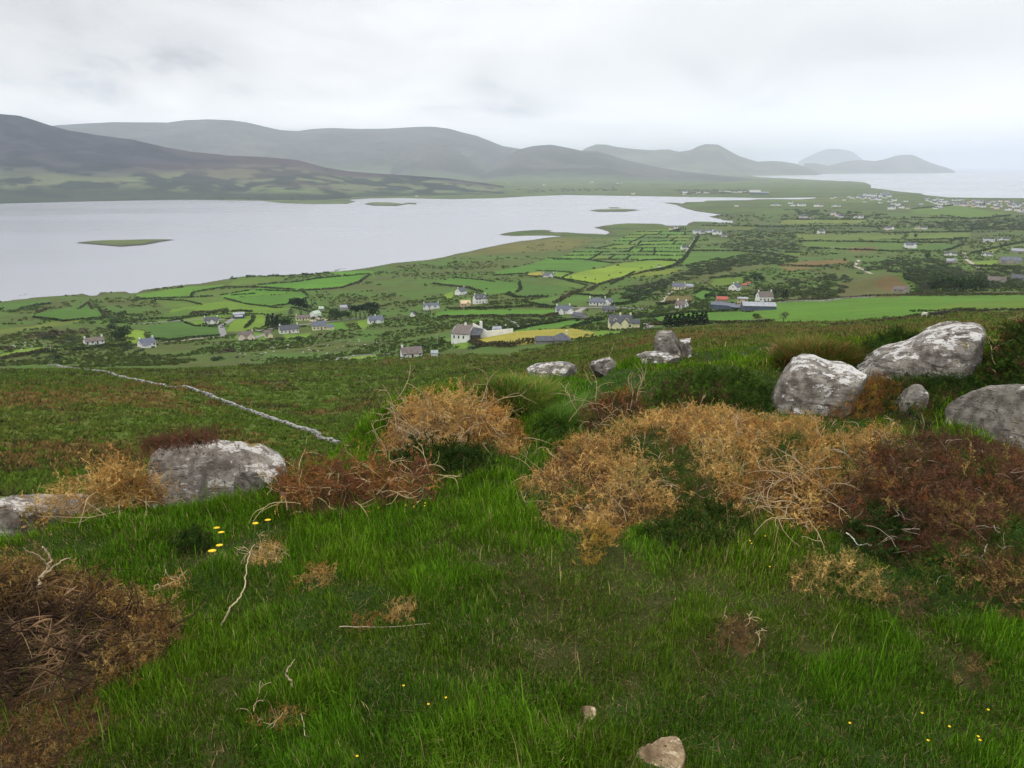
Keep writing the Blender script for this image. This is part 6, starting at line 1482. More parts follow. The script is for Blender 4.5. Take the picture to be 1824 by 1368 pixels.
# ------------------------------------------------------------------ trees, hedges, scrub
def crown_mesh(name, rg, kind='round', n=260, dark=1.0, leaf=0.09, base=(0.040, 0.062, 0.022)):
    """unit-size crown (about 1 wide, foot at 0): leaf sprays over several lobes"""
    if kind == 'round': lobes = [(rg.normal(0, 0.16), rg.normal(0, 0.16), rg.uniform(0.35, 0.8), rg.uniform(0.18, 0.30)) for _ in range(7)]
    elif kind == 'bush': lobes = [(rg.normal(0, 0.22), rg.normal(0, 0.18), rg.uniform(0.12, 0.35), rg.uniform(0.16, 0.26)) for _ in range(7)]
    elif kind == 'cone': lobes = [(rg.normal(0, 0.02), rg.normal(0, 0.02), 0.12 + 0.16 * k, 0.26 * (1 - k / 6.6)) for k in range(6)]
    else: lobes = [(rg.normal(0, 0.26), rg.normal(0, 0.22), rg.uniform(0.62, 0.82), rg.uniform(0.14, 0.22)) for _ in range(9)]     # umbrella pine
    V, C = [], []
    for k in range(n):
        cx, cy, cz, r_ = lobes[rg.integers(len(lobes))]
        d = rg.normal(0, 1, 3); d /= np.linalg.norm(d); p = np.array([cx, cy, cz]) + d * r_ * rg.uniform(0.55, 1.08) * np.array([1, 1, 0.85])
        if p[2] < 0.0: p[2] = abs(p[2]) * 0.3
        u = rg.normal(0, 1, 3); u /= np.linalg.norm(u); v = np.cross(d, u); v /= np.linalg.norm(v) + 1e-6; s = leaf * rg.uniform(0.6, 1.3)
        V += [p - u * s, p + v * s * 0.9, p + u * s, p - v * s * 0.7 + d * s * 0.4]
        c = np.array(base) * rg.uniform(0.55, 1.55) * dark; C += [c] * 4
    V = np.array(V); V[:, 2] = np.maximum(V[:, 2], 0)
    me_o = mesh_np(name, V, quads=np.arange(len(V)).reshape(-1, 4), mat=M_LEAF, col=np.array(C), smooth=False)
    me = me_o.data; bpy.data.objects.remove(me_o); return me
def trunk_mesh(rg, h=0.5, r_=0.035, two=False):
    P, Rr = [], []
    for k in range(2 if two else 1):
        P.append(wander((0.03 * k, 0, -0.05), (0.1 * (2 * k - 1) if two else 0, 0, 1), h, 5, 0.25, rg)); Rr.append(np.linspace(r_, r_ * 0.5, 6))
    for k in range(4):
        j = rg.integers(3, 6); a = rg.uniform(0, 2 * pi); P.append(wander(P[0][j], (math.cos(a), math.sin(a), 0.9), 0.28, 4, 0.5, rg)); Rr.append(np.linspace(r_ * 0.45, r_ * 0.15, 5))
    V, Q = tubes(P, Rr, 6); o = mesh_np('trunk', V, quads=Q, mat=M_BARK); me = o.data; bpy.data.objects.remove(o); return me
rgt = np.random.default_rng(31)
CROWN = {k: [crown_mesh('crown', rgt, 'round' if k in ('round', 'bare') else k, n, 1.0, lf, b) for _ in range(3)] for k, n, lf, b in
         [('round', 300, 0.060, (0.034, 0.058, 0.020)), ('bare', 230, 0.040, (0.075, 0.068, 0.045)), ('cone', 300, 0.055, (0.016, 0.030, 0.014)), ('pine', 330, 0.060, (0.018, 0.034, 0.016))]}
BUSH = {k: [crown_mesh('bush', rgt, 'bush', 230, 1.0, 0.062, b) for _ in range(4)] for k, b in [('dark', (0.034, 0.054, 0.022)), ('brown', (0.072, 0.060, 0.036)), ('green', (0.060, 0.098, 0.028))]}
TRUNK = [trunk_mesh(rgt, 0.5), trunk_mesh(rgt, 0.5), trunk_mesh(rgt, 0.62, 0.03, True)]
def tree(px, py, hpx, kind, label, group=None, wide=1.0):
    x, y, z, r = hit(px, py); H = hpx * r / FPX
    root = empty('pine_tree' if kind in ('cone', 'pine') else 'tree', (x, y, z), rgt.uniform(0, 6)); root.scale = (H * wide, H * wide, H)
    c = bpy.data.objects.new('crown', CROWN[kind][rgt.integers(3)]); COLL.objects.link(c); c.parent = root
    t = bpy.data.objects.new('trunk', TRUNK[2 if kind == 'pine' else rgt.integers(2)]); COLL.objects.link(t); t.parent = root
    if kind == 'cone': c.scale = (0.9, 0.9, 1.0)
    tag(root, label, 'tree', group)
def bush(px, py, wpx, kind, label, group=None, tall=1.0, off=0.0):
    x, y, z, r = hit(px, py); W = wpx * r / FPX
    o = bpy.data.objects.new('bush', BUSH[kind][rgt.integers(4)]); COLL.objects.link(o); o.location = (x, y, z - 0.1 * W); o.rotation_euler = (0, 0, rgt.uniform(0, 6)); o.scale = (W, W, W * tall)
    tag(o, label, 'bush', group)
    return o
tree(536, 563, 34, 'pine', 'umbrella-shaped dark pine on two bare trunks, standing above the old farmhouse', wide=1.05)
tree(549, 560, 22, 'pine', 'smaller dark pine leaning right, close to the umbrella-shaped one', wide=1.1)
for k, (px, py, h) in enumerate([(478, 584, 24), (487, 584, 26), (495, 585, 24), (505, 585, 23), (514, 585, 21)]): tree(px, py, h, 'round' if k > 2 else 'cone', 'dark tree in the dense clump above the long white cottage', 'clump of dark trees above the long white cottage', 1.1)
for px, py, h in [(592, 571, 22), (600, 570, 24), (608, 571, 20), (634, 568, 25), (642, 568, 26), (650, 567, 28), (657, 566, 30), (664, 566, 24), (622, 570, 18)]: tree(px, py, h, 'pine' if h > 24 else 'round', 'dark pine in the shelter belt left of the lone white cottage', 'shelter belt of dark pines', 1.0)
tree(400, 563, 16, 'round', 'single round bare-stemmed tree behind the driveway house', wide=0.8)
tree(519, 565, 18, 'bare', 'thin grey-brown tree left of the umbrella-shaped pine')
for px, py, h in [(213, 606, 24), (220, 607, 26), (206, 608, 20)]: tree(px, py, h, 'round', 'dark tree in the clump right of the low house, far left', 'tree clump by the low house far left')
tree(1395, 583 - 8, 20, 'bare', 'pale green bare-looking tree at the edge of the big green field', wide=1.2)
for px, py in [(1186, 579), (1193, 579), (1201, 578), (1209, 578), (1217, 577), (1225, 577), (1233, 576), (1241, 575), (1249, 575), (1256, 574)]: tree(px, py + 4, 23, 'cone', 'dark conifer in the tight row behind the upright boulder', 'row of dark conifers', 1.5)
for px, py, h in [(1258, 533, 12), (1266, 533, 14), (1274, 534, 14), (1284, 532, 13), (1292, 534, 12)]: tree(px, py, h, 'round', 'dark tree behind the orange-roofed farm shed', 'dark trees behind the farm sheds', 1.2)
for px, py, h in [(1328, 503, 12), (1338, 500, 14), (1350, 499, 15), (1356, 503, 13), (1345, 503, 13)]: tree(px, py, h, 'round', 'dark tree beside the small red-roofed sheds', 'trees by the red-roofed sheds')
for px, py, h in [(1345, 532, 12), (1362, 530, 14), (1372, 531, 14), (1395, 532, 14), (1400, 531, 16), (1380, 529, 12)]: tree(px, py, h, 'cone', 'dark conifer behind the farm at the edge of the field', 'dark conifers behind the farm', 1.1)
for k in range(16):
    px = 1655 + k * 6.6 + rgt.uniform(-2, 2); tree(px, 521 - abs(k - 8) * 0.6, rgt.uniform(20, 34) - abs(k - 8) * 1.2, 'round', 'tall dark tree in the grove behind the big green field', 'grove of tall dark trees', 1.1)
for px, py, h in [(1630, 424, 8), (1694, 432, 7), (1700, 431, 8), (1708, 431, 9), (1652, 462, 13), (1505, 466, 7)]: tree(px, py, h, 'round', 'lone tree in the hedges of the right-hand plain', 'lone trees of the right-hand plain')
for px, py, h in [(1217, 410, 7), (1213, 410, 6), (1221, 410, 6), (1208, 410, 6)]: tree(px, py, h, 'cone', 'small dark conifer beside the hamlet behind the strip fields', 'conifers by the hamlet')
for px, py, w in [(43, 529, 13), (14, 533, 6), (322, 511, 10), (416, 497, 13), (443, 493, 12), (452, 493, 10), (484, 492, 12), (494, 492, 12), (506, 493, 10), (520, 492, 12), (543, 490, 14), (550, 490, 12), (566, 488, 10), (580, 486, 10), (600, 483, 10), (610, 481, 10), (240, 573 - 52, 5)]:
    bush(px, py, w, 'dark', 'dark bush on the lake bank, on the skyline of the water', 'bushes along the lake bank', 0.8)
for px, py, w in [(779, 548, 10), (716, 549, 10), (798, 549, 12), (887, 549, 11), (905, 547, 12), (908, 553, 8), (873, 540, 14), (885, 538, 12), (1023, 547, 10), (1048, 540, 10), (1062, 536, 10), (936, 489, 6), (980, 495, 8), (1040, 502, 7), (957, 528, 12), (948, 528, 10), (965, 527, 8), (868, 515, 6), (1142, 535, 12), (1150, 532, 12), (1158, 529, 12), (1168, 526, 12), (1180, 521, 14), (1184, 514, 12), (1030, 572, 10), (1100, 556, 10),
                  (540 + 0, 558, 0)]:
    if w: bush(px, py, w, 'dark', 'dark round bush by the houses and field corners in the centre of the valley', 'bushes in the centre of the valley', 0.85)
for px, py, w in [(640, 592, 10), (1140, 575, 16), (1150, 572, 12), (1174, 585, 10), (1046, 598, 14), (1057, 596, 10)]: bush(px, py, w, 'green', 'green garden bush near the big yellow house and the lone white cottage', 'garden bushes', 0.7)
for px, py, w in [(745, 620, 22), (760, 622, 20), (772, 618, 16), (785, 616, 16), (776, 610, 12), (765, 609, 12), (798, 612, 10), (842, 622, 18), (850, 620, 14), (815, 618, 10)]: bush(px, py, w, 'dark' if w > 12 else 'green', 'dark garden bush between the sunken bungalow and the angular white house', 'bushes by the angular white house', 0.8)
for px, py, w in [(10, 622, 36), (80, 604, 26), (110, 610, 30), (125, 606, 22), (95, 596, 60), (140, 593, 46), (60, 600, 50), (200, 585, 26), (205, 575, 22), (195, 566, 20), (190, 556, 18), (175, 548, 16), (170, 544, 12), (230, 572, 20), (215, 560, 22), (238, 562, 16), (60, 552, 20), (48, 550, 16), (35, 553, 16), (70, 548, 16), (18, 556, 20), (255, 612, 12), (232, 622, 22), (248, 626, 18), (270, 619, 10), (150, 620, 14), (400, 628, 50), (390, 640, 20), (385, 642, 26), (92, 628, 22), (98, 640, 26), (85, 644, 20), (407, 602, 20), (412, 598, 16), (530, 605, 22), (500, 606, 18)]:
    bush(px, py, w, 'brown' if w > 28 else ('dark' if w % 4 else 'green'), 'broad scrubby bush in the rough ground at the left of the valley', 'scrubby bushes at the left of the valley', 0.45 if w > 28 else 0.7)

def hedge(line, h, w, label, group, kind='dark', seed=0, name='hedge'):
    """hedge bank along a line of picture points: an uneven lumpy body of leaf sprays"""
    rg = np.random.default_rng(seed); P = np.array([hit(*p)[:2] for p in line]); d = np.linalg.norm(np.diff(P, axis=0), axis=1); s = np.concatenate([[0], np.cumsum(d)])
    tot = s[-1]; r = float(np.hypot(*P.mean(0)))
    if tot < 2 or tot > 900: return
    lf = max(0.35, 0.0009 * r)
    n = int(min(2600, tot * (w + h) / (lf * lf) * 0.75)) + 20
    u = rg.uniform(0, tot, n); q = np.stack([np.interp(u, s, P[:, 0]), np.interp(u, s, P[:, 1])], 1)
    hh = h * (0.45 + 1.1 * fbm(q[:, 0], q[:, 1], 9, 3, seed + 3)); gap = fbm(q[:, 0], q[:, 1], 22, 2, seed + 4) > 0.2
    q = q + rg.normal(0, w * 0.28, q.shape); q = q[gap]; hh = hh[gap]; n = len(q)
    z = height(q[:, 0], q[:, 1]) + hh * rg.uniform(0, 1, n) ** 0.7
    p = np.column_stack([q, z]); a = rg.normal(0, 1, (n, 3)); a /= np.linalg.norm(a, axis=1, keepdims=True); b = np.cross(a, rg.normal(0, 1, (n, 3))); b /= np.linalg.norm(b, axis=1, keepdims=True)
    l = lf * rg.uniform(0.6, 1.3, (n, 1))
    V = np.stack([p - a * l, p + b * l, p + a * l, p - b * l], 1).reshape(-1, 3)
    base = {'dark': (0.034, 0.052, 0.020), 'brown': (0.066, 0.058, 0.030), 'green': (0.045, 0.078, 0.022)}[kind]
    C = np.repeat(np.array(base) * rg.uniform(0.55, 1.5, (n, 1)), 4, 0)
    tag(mesh_np(name, V, quads=np.arange(n * 4).reshape(-1, 4), mat=M_LEAF, col=C, smooth=False), label, 'hedge', group)
HEDGES = [  # picture line, height, width, kind
 ([(238, 534), (300, 531), (338, 530), (400, 527), (460, 523)], 1.2, 2, 'dark'), ([(340, 529), (345, 521), (400, 512), (452, 512)], 1.3, 2.5, 'dark'), ([(392, 526), (450, 517), (540, 520), (548, 527)], 1.2, 2, 'dark'),
 ([(455, 512), (540, 518), (610, 513), (640, 503), (658, 489)], 1.6, 3, 'brown'), ([(460, 508), (520, 503), (560, 497), (655, 488)], 1.2, 2, 'dark'), ([(275, 534), (330, 536), (360, 543)], 1.0, 2, 'dark'),
 ([(400, 532), (440, 542), (480, 547), (530, 550), (560, 557)], 1.0, 1.8, 'dark'), ([(488, 545), (522, 541), (548, 530)], 1.0, 1.6, 'dark'), ([(300, 573), (360, 562), (400, 560), (470, 560)], 1.0, 1.6, 'dark'),
 ([(262, 604), (300, 607), (392, 598)], 1.2, 2, 'dark'), ([(324, 572), (345, 581), (388, 583)], 1.0, 1.4, 'dark'), ([(240, 571), (330, 566), (372, 563)], 1.3, 2, 'dark'),
 ([(340, 562), (395, 556)], 2.5, 4, 'brown'), ([(404, 556), (430, 554), (450, 556)], 1.6, 2.5, 'dark'), ([(438, 584), (450, 572), (452, 565)], 1.4, 2.5, 'dark'),
 ([(60, 566), (112, 573), (186, 567)], 1.2, 2, 'dark'), ([(66, 558), (157, 539), (188, 566)], 1.2, 2, 'brown'), ([(0, 553), (40, 549), (92, 541)], 1.6, 3, 'dark'), ([(0, 640), (20, 637), (86, 625)], 1.4, 3, 'brown'), ([(130, 625), (190, 616), (230, 618)], 1.2, 2, 'dark'),
 ([(772, 506), (832, 513), (860, 521)], 1.6, 4, 'brown'), ([(790, 499), (812, 495), (860, 499), (880, 502)], 1.0, 2, 'dark'), ([(925, 503), (928, 514), (904, 524), (917, 530), (978, 530)], 1.4, 3, 'dark'),
 ([(934, 538), (978, 546), (1019, 546)], 1.2, 2, 'dark'), ([(988, 541), (1019, 524), (1060, 510), (1110, 495), (1152, 484), (1200, 476)], 1.5, 4, 'brown'), ([(1019, 523), (1060, 528), (1087, 530)], 1.3, 2, 'dark'),
 ([(956, 482), (993, 484), (1020, 486), (1001, 495)], 1.0, 1.5, 'dark'), ([(942, 492), (984, 494), (1046, 509)], 1.2, 2, 'dark'), ([(1001, 496), (1045, 504), (1061, 506)], 1.0, 1.5, 'dark'),
 ([(878, 491), (940, 488)], 1.2, 2, 'dark'), ([(975, 460), (1038, 462), (1090, 469), (1115, 467), (1160, 463), (1208, 465)], 1.0, 1.6, 'dark'), ([(1160, 484), (1180, 481), (1205, 472), (1218, 462), (1228, 448), (1238, 430), (1245, 420)], 2.2, 5, 'dark'),
 ([(800, 551), (860, 550), (988, 549)], 1.4, 2, 'dark'), ([(780, 565), (854, 565), (964, 566), (1010, 556)], 1.4, 3, 'brown'), ([(896, 594), (950, 581), (1013, 571), (1068, 570)], 1.2, 2, 'dark'),
 ([(843, 609), (854, 617), (909, 619), (992, 607)], 1.6, 3, 'brown'), ([(1020, 584), (1040, 578), (1072, 570)], 1.4, 2.5, 'dark'), ([(1160, 566), (1228, 557), (1318, 554)], 1.3, 2.5, 'dark'), ([(1160, 579), (1180, 579), (1300, 577), (1378, 573)], 1.3, 2.5, 'brown'),
 ([(1381, 538), (1488, 533), (1557, 528), (1700, 526), (1824, 525)], 1.3, 2.0, 'brown'), ([(1477, 581), (1571, 573), (1653, 562), (1708, 554), (1824, 553)], 0.9, 2.5, 'brown'), ([(1620, 556), (1700, 553), (1740, 552)], 0.8, 1, 'green'),
 ([(1232, 447), (1329, 448), (1360, 452)], 1.6, 4, 'dark'), ([(1415, 430), (1510, 431), (1642, 433), (1690, 432)], 2, 5, 'dark'), ([(1415, 415), (1500, 414), (1619, 415), (1731, 413)], 2.2, 5, 'dark'), ([(1440, 442), (1595, 448), (1682, 448), (1716, 436)], 2, 5, 'dark'),
 ([(1612, 428), (1727, 425)], 1.6, 4, 'dark'), ([(1620, 388), (1748, 390), (1800, 384)], 2.5, 7, 'dark'), ([(1622, 373), (1697, 366), (1760, 364)], 2.2, 6, 'dark'), ([(1390, 391), (1540, 391)], 2, 6, 'dark'), ([(1250, 402), (1350, 404), (1500, 403), (1600, 405)], 2, 5, 'dark'),
 ([(1480, 476), (1440, 475), (1385, 473)], 2, 4, 'brown'), ([(1237, 523), (1251, 516), (1292, 522)], 1.4, 2.5, 'dark'), ([(1230, 541), (1190, 542), (1170, 545)], 2, 4, 'dark'), ([(1265, 496), (1330, 492)], 1.5, 3, 'dark'),
 ([(1130, 485), (1110, 496), (1087, 507)], 1.2, 2.5, 'dark'), ([(1087, 545), (1128, 540), (1140, 526), (1172, 515)], 1.8, 4, 'dark'), ([(1731, 452), (1790, 438), (1824, 432)], 2, 5, 'dark'), ([(1731, 475), (1800, 476), (1824, 478)], 2, 5, 'dark'),
]
for i, (ln, h, w, kd) in enumerate(HEDGES):
    mx_ = sum(p[0] for p in ln) / len(ln)
    g = ('left' if mx_ < 700 else 'centre' if mx_ < 1235 else 'right')
    hedge(ln, h * 1.15, w, {'left': 'dark hedge bank between the fields in the left of the valley', 'centre': 'dark hedge bank round the fields in the centre of the valley', 'right': 'dark hedge bank across the plain at the right'}[g], 'hedge banks, ' + {'left': 'left of the valley', 'centre': 'centre of the valley', 'right': 'right-hand plain'}[g], kd, seed=600 + i)
for i, (g, ln, h) in enumerate(HEDGE_PX):
    hedge(ln, h * 1.1, 1.8, 'thin dark hedge dividing the small strip fields by the lake', 'hedges of the strip fields', 'dark', seed=800 + i)

def scrub():
    """willow and gorse scrub that covers the rough ground, one mass"""
    rg = np.random.default_rng(200)
    zones = [  # outline, count, size, height
     ([(1330, 412), (1400, 408), (1430, 420), (1425, 450), (1380, 456), (1290, 446), (1300, 425)], 330, 9, .5), ([(1220, 472), (1290, 458), (1360, 452), (1420, 458), (1400, 470), (1320, 474), (1240, 486)], 260, 8, .6),
     ([(1100, 530), (1130, 512), (1180, 498), (1240, 478), (1300, 468), (1320, 476), (1240, 496), (1180, 512), (1130, 535)], 170, 9, .6), ([(1530, 488), (1550, 470), (1600, 460), (1660, 462), (1720, 480), (1740, 500), (1700, 512), (1640, 512), (1610, 490), (1570, 480)], 330, 8, .6),
     ([(1430, 500), (1480, 490), (1520, 494), (1500, 520), (1480, 532), (1390, 534), (1330, 528), (1350, 506)], 300, 7, .7), ([(1180, 556), (1190, 548), (1260, 550), (1270, 535), (1240, 540), (1150, 560), (1080, 566), (1110, 570), (1180, 564)], 200, 5, .6),
     ([(860, 580), (900, 570), (960, 566), (1010, 560), (1000, 570), (940, 582), (890, 592), (840, 590)], 260, 4, .6), ([(1600, 395), (1824, 392), (1900, 410), (1740, 410), (1640, 404)], 260, 13, .5), ([(1380, 372), (1500, 376), (1580, 380), (1560, 390), (1440, 384)], 120, 14, .5),
     ([(1740, 480), (1824, 478), (1900, 500), (1824, 515), (1760, 515), (1740, 500)], 160, 8, .7), ([(1290, 480), (1400, 486), (1420, 500), (1330, 505), (1280, 492)], 90, 7, .5), ([(1200, 338), (1330, 338), (1330, 345), (1210, 346)], 130, 20, .5),
     ([(60, 590), (240, 578), (240, 620), (180, 640), (60, 640)], 170, 4, .5), ([(120, 575), (230, 555), (245, 575), (200, 590)], 90, 4, .6), ([(400, 615), (560, 612), (700, 600), (720, 622), (560, 632), (420, 640)], 120, 2.5, .5),
     ([(1000, 424), (1090, 416), (1120, 424), (1060, 440), (960, 452), (900, 452)], 90, 6, .4), ([(640, 545), (700, 540), (780, 548), (760, 560), (690, 575), (660, 560)], 90, 4, .6), ([(900, 568), (1180, 560), (1160, 576), (1080, 582), (1060, 570)], 90, 3.5, .6),
     ([(500, 345), (620, 348), (700, 345), (640, 352), (520, 358)], 80, 18, .5), ([(0, 350), (300, 346), (480, 348), (470, 356), (200, 356), (0, 358)], 230, 20, .5), ([(840, 318), (1010, 317), (1020, 311 + 8), (840, 322)], 110, 22, .5), ([(920, 338), (1100, 334), (1100, 340), (930, 343)], 90, 16, .5),
     ([(1430, 520), (1480, 510), (1490, 532), (1430, 534)], 70, 6, .6), ([(1620, 505), (1660, 498), (1700, 520), (1640, 524)], 80, 7, .6)]
    T = [np.array([v.co for v in m.vertices]) for m in BUSH['dark']]
    V, C = [], []
    for poly, n, size, tall in zones:
        for p in in_poly(poly, int(n * (1.15 if size >= 8 else 0.45)), rg):
            x, y, z, r = hit(*p); s = size * rg.uniform(0.5, 1.3); t = T[rg.integers(4)]
            K = len(t) // 4; keep = rg.permutation(K)[:110]; q = t.reshape(K, 4, 3)[keep]
            c0 = q.mean(1, keepdims=True); q = c0 + (q - c0) * 1.5
            a = rg.uniform(0, 2 * pi); ca, sa = math.cos(a), math.sin(a); q = q.reshape(-1, 3)
            V.append(np.column_stack([x + (q[:, 0] * ca - q[:, 1] * sa) * s, y + (q[:, 0] * sa + q[:, 1] * ca) * s, z - 0.05 * s + q[:, 2] * s * tall]))
            b = np.array([(0.040, 0.062, 0.022), (0.052, 0.078, 0.026), (0.060, 0.070, 0.032), (0.046, 0.064, 0.026)])[rg.integers(4)]
            C.append(np.repeat(b * rg.uniform(0.6, 1.4, (len(q) // 4, 1)), 4, 0))
    V, C = np.vstack(V), np.vstack(C)
    tag(mesh_np('scrub', V, quads=np.arange(len(V)).reshape(-1, 4), mat=M_LEAF, col=C, smooth=False), kind='stuff')
    # low rough growth over the pasture: rushes, gorse, seen as fine grain
    N = 60000; az = rg.uniform(R(-36), R(36), N); r = 300 * (2600 / 300) ** rg.uniform(0, 1, N); x, y = r * np.sin(az), r * np.cos(az)
    rm = np.interp(az, px_az([-300, 0, 300, 600, 700, 760, 900, 1050, 1200, 1350, 1500, 1660, 1824]), [330, 335, 300, 345, 370, 350, 262, 300, 330, 350, 338, 352, 357])
    ok = (r > rm) & ~inside(LAKE, x, y) & (fbm(x, y, 45, 3, 301) > 0.50)
    for pts, col in FIELDS:
        if len(pts): ok &= ~inside(wpoly(pts), x, y)
    x, y, r = x[ok], y[ok], r[ok]; n = len(x); z = height(x, y); ok = z > 0.8; x, y, r, z = x[ok], y[ok], r[ok], z[ok]; n = len(x)
    s = (0.5 + r / 900) * rg.uniform(0.5, 1.3, n); K = 5; p = np.repeat(np.column_stack([x, y, z]), K, 0); S2 = np.repeat(s, K)[:, None]; m = n * K
    p = p + rg.normal(0, 0.5, (m, 3)) * S2 * np.array([1, 1, 0.3]); a = rg.normal(0, 1, (m, 3)); a[:, 2] *= 0.4; a *= S2 * 0.5
    V = np.stack([p - a, p + a, p + np.column_stack([rg.normal(0, 0.3, (m, 2)) * S2, S2[:, 0] * 0.9])], 1).reshape(-1, 3)
    c = np.array([(0.062, 0.090, 0.020), (0.070, 0.108, 0.020), (0.076, 0.084, 0.024), (0.050, 0.076, 0.018)])[rg.integers(0, 4, n)] * rg.uniform(0.8, 1.2, (n, 1))
    tag(mesh_np('rough_growth', V, tris=np.arange(m * 3).reshape(-1, 3), mat=M_LEAF, col=np.repeat(c, K * 3, 0), smooth=False), kind='stuff')
scrub()

# ------------------------------------------------------------------ walls, stones, tracks, poles, cattle
ICO_V, ICO_F = None, None
def ico():
    global ICO_V, ICO_F
    if ICO_V is None:
        import bmesh
        bm = bmesh.new(); bmesh.ops.create_icosphere(bm, subdivisions=1, radius=1); ICO_V = np.array([v.co for v in bm.verts]); ICO_F = np.array([[v.index for v in f.verts] for f in bm.faces]); bm.free()
    return ICO_V, ICO_F
def stones(P, size, rg, flat_=0.7):
    v, f = ico(); n = len(P); s = size * rg.uniform(0.6, 1.3, (n, 1, 1)); V = v[None] * s * np.array([1.25, 1, flat_]) * rg.uniform(0.75, 1.25, (n, len(v), 1))
    a = rg.uniform(0, 2 * pi, n); c, q = np.cos(a)[:, None], np.sin(a)[:, None]
    V = np.stack([V[..., 0] * c - V[..., 1] * q, V[..., 0] * q + V[..., 1] * c, V[..., 2]], 2) + P[:, None]
    return V.reshape(-1, 3), (f[None] + (np.arange(n) * len(v))[:, None, None]).reshape(-1, 3)
def stone_col(n, rg, m=12, lo=0.14, hi=0.40): return np.repeat(np.array((1.0, 0.97, 0.90)) * rg.uniform(lo, hi, (n, 1)), m, 0)
M_STONE = mat_attr('field_stone', 0.9, 0.2, 6.0)
def dry_wall(line, label, h=0.95, size=0.24, seed=0, step=0.14, broken=0.35):
    rg = np.random.default_rng(seed); P = np.array([q[:2] for q in hits(line) if q[3] > 45]); d = np.linalg.norm(np.diff(P, axis=0), axis=1); s = np.concatenate([[0], np.cumsum(d)])
    u = np.arange(0, s[-1], step); q = np.stack([np.interp(u, s, P[:, 0]), np.interp(u, s, P[:, 1])], 1)
    hh = h * (1 - broken + 2 * broken * fbm(u, u * 0, 7, 3, seed)); pts = []
    for k in range(len(u)):
        nlev = max(1, int(hh[k] / (size * 1.05)))
        for j in range(nlev): pts.append((q[k, 0] + rg.normal(0, 0.12), q[k, 1] + rg.normal(0, 0.12), j))
    pts = np.array(pts); z = height(pts[:, 0], pts[:, 1]) + 0.08 + pts[:, 2] * size * 1.05
    V, F = stones(np.column_stack([pts[:, :2], z]), size, rg)
    tag(mesh_np('dry_stone_wall', V, tris=F, mat=M_STONE, col=stone_col(len(pts), rg), smooth=False), label, 'stone wall')
dry_wall([(85, 651), (102, 651), (143, 660), (190, 664), (235, 678), (258, 682), (299, 691), (326, 691), (371, 705), (381, 710), (432, 730), (469, 742), (510, 756), (551, 771), (578, 785), (604, 793)], 'long dry stone wall running down the moor on the left', h=0.72, size=0.20, seed=901, step=0.22, broken=0.35)
dry_wall([(1385, 539), (1430, 536), (1475, 537), (1500, 532), (1560, 529)], 'grey stone wall along the upper edge of the big green field', h=1.0, size=0.35, seed=903, step=0.45)
dry_wall([(600, 640), (640, 634), (690, 632), (705, 629)], 'low stone wall along the narrow lime green strip above the moor', h=0.8, size=0.3, seed=905, step=0.4)
dry_wall([(900, 568), (920, 578), (925, 585)], 'tumbled grey stone wall in the scrub above the yellow field', h=0.8, size=0.35, seed=907, step=0.5)
def field_stones():
    rg = np.random.default_rng(88); v, f = ico(); meshes = []
    for k in range(4):
        V, F = stones(np.zeros((1, 3)), 1.0, rg, 0.65); o = mesh_np('field_stone', V, tris=F, mat=M_STONE, col=stone_col(1, rg, 12, 0.35, 0.6), smooth=False); meshes.append(o.data); bpy.data.objects.remove(o)
    for poly, n, lab, g in [([(560, 605), (700, 605), (760, 640), (560, 642), (420, 630), (500, 612)], 85, 'pale stone lying in the rough slope below the road row', 'stones on the slope below the road row'),
                            ([(0, 590), (60, 600), (110, 620), (40, 630), (0, 625)], 18, 'pale stone in the rough ground at the left edge', 'stones at the left edge'),
                            ([(880, 575), (960, 572), (950, 590), (900, 590)], 26, 'pale stone in the scrub above the yellow field', 'stones above the yellow field'),
                            ([(1020, 615), (1160, 605), (1160, 622), (1000, 636)], 8, 'pale stone on the brown moor behind the shelf', 'stones on the brown moor'),
                            ([(20, 660), (400, 660), (400, 720), (20, 720)], 5, 'pale stone alone in the near moor grass', 'stones in the near moor')]:
        for p in in_poly(poly, n, rg):
            x, y, z, r = hit(*p); o = bpy.data.objects.new('field_stone', meshes[rg.integers(4)]); COLL.objects.link(o); s = rg.uniform(0.18, 0.75) * max(0.5, r / 500)
            o.location = (x, y, z + s * 0.25); o.scale = (s * rg.uniform(.8, 1.6), s, s); o.rotation_euler = (0, 0, rg.uniform(0, 6)); tag(o, lab, 'stone', g)
field_stones()

M_ROAD = mat_plain('grey_tarmac', (0.20, 0.19, 0.18), 0.9, 0.1, 0.5)
M_TRACK = mat_plain('pale_gravel', (0.34, 0.30, 0.23), 0.9, 0.12, 0.5)
def road(line, w, name, m):
    P = np.array([hit(*p)[:2] for p in line]); d = np.linalg.norm(np.diff(P, axis=0), axis=1); s = np.concatenate([[0], np.cumsum(d)]); n = max(4, int(s[-1] / 2.0)); u = np.linspace(0, s[-1], n)
    q = np.stack([np.interp(u, s, P[:, 0]), np.interp(u, s, P[:, 1])], 1)
    for _ in range(3): q[1:-1] = (q[:-2] + 2 * q[1:-1] + q[2:]) / 4
    t = np.gradient(q, axis=0); t /= np.linalg.norm(t, axis=1, keepdims=True); nn = np.column_stack([-t[:, 1], t[:, 0]]); V = []
    ks = (-1, -0.5, 0, 0.5, 1)
    for k in ks: e = q + nn * w / 2 * k; V.append(np.column_stack([e, height(e[:, 0], e[:, 1]) + 0.22]))
    V = np.stack(V, 1).reshape(-1, 3); i, j = np.meshgrid(np.arange(n - 1), np.arange(4), indexing='ij'); a = (i * 5 + j).ravel()
    tag(mesh_np(name, V, quads=np.stack([a, a + 5, a + 6, a + 1], 1)[:, ::-1], mat=m), kind='structure')
road([(390, 601), (398, 596), (393, 580), (413, 570), (416, 566)], 4.5, 'driveway', M_ROAD)
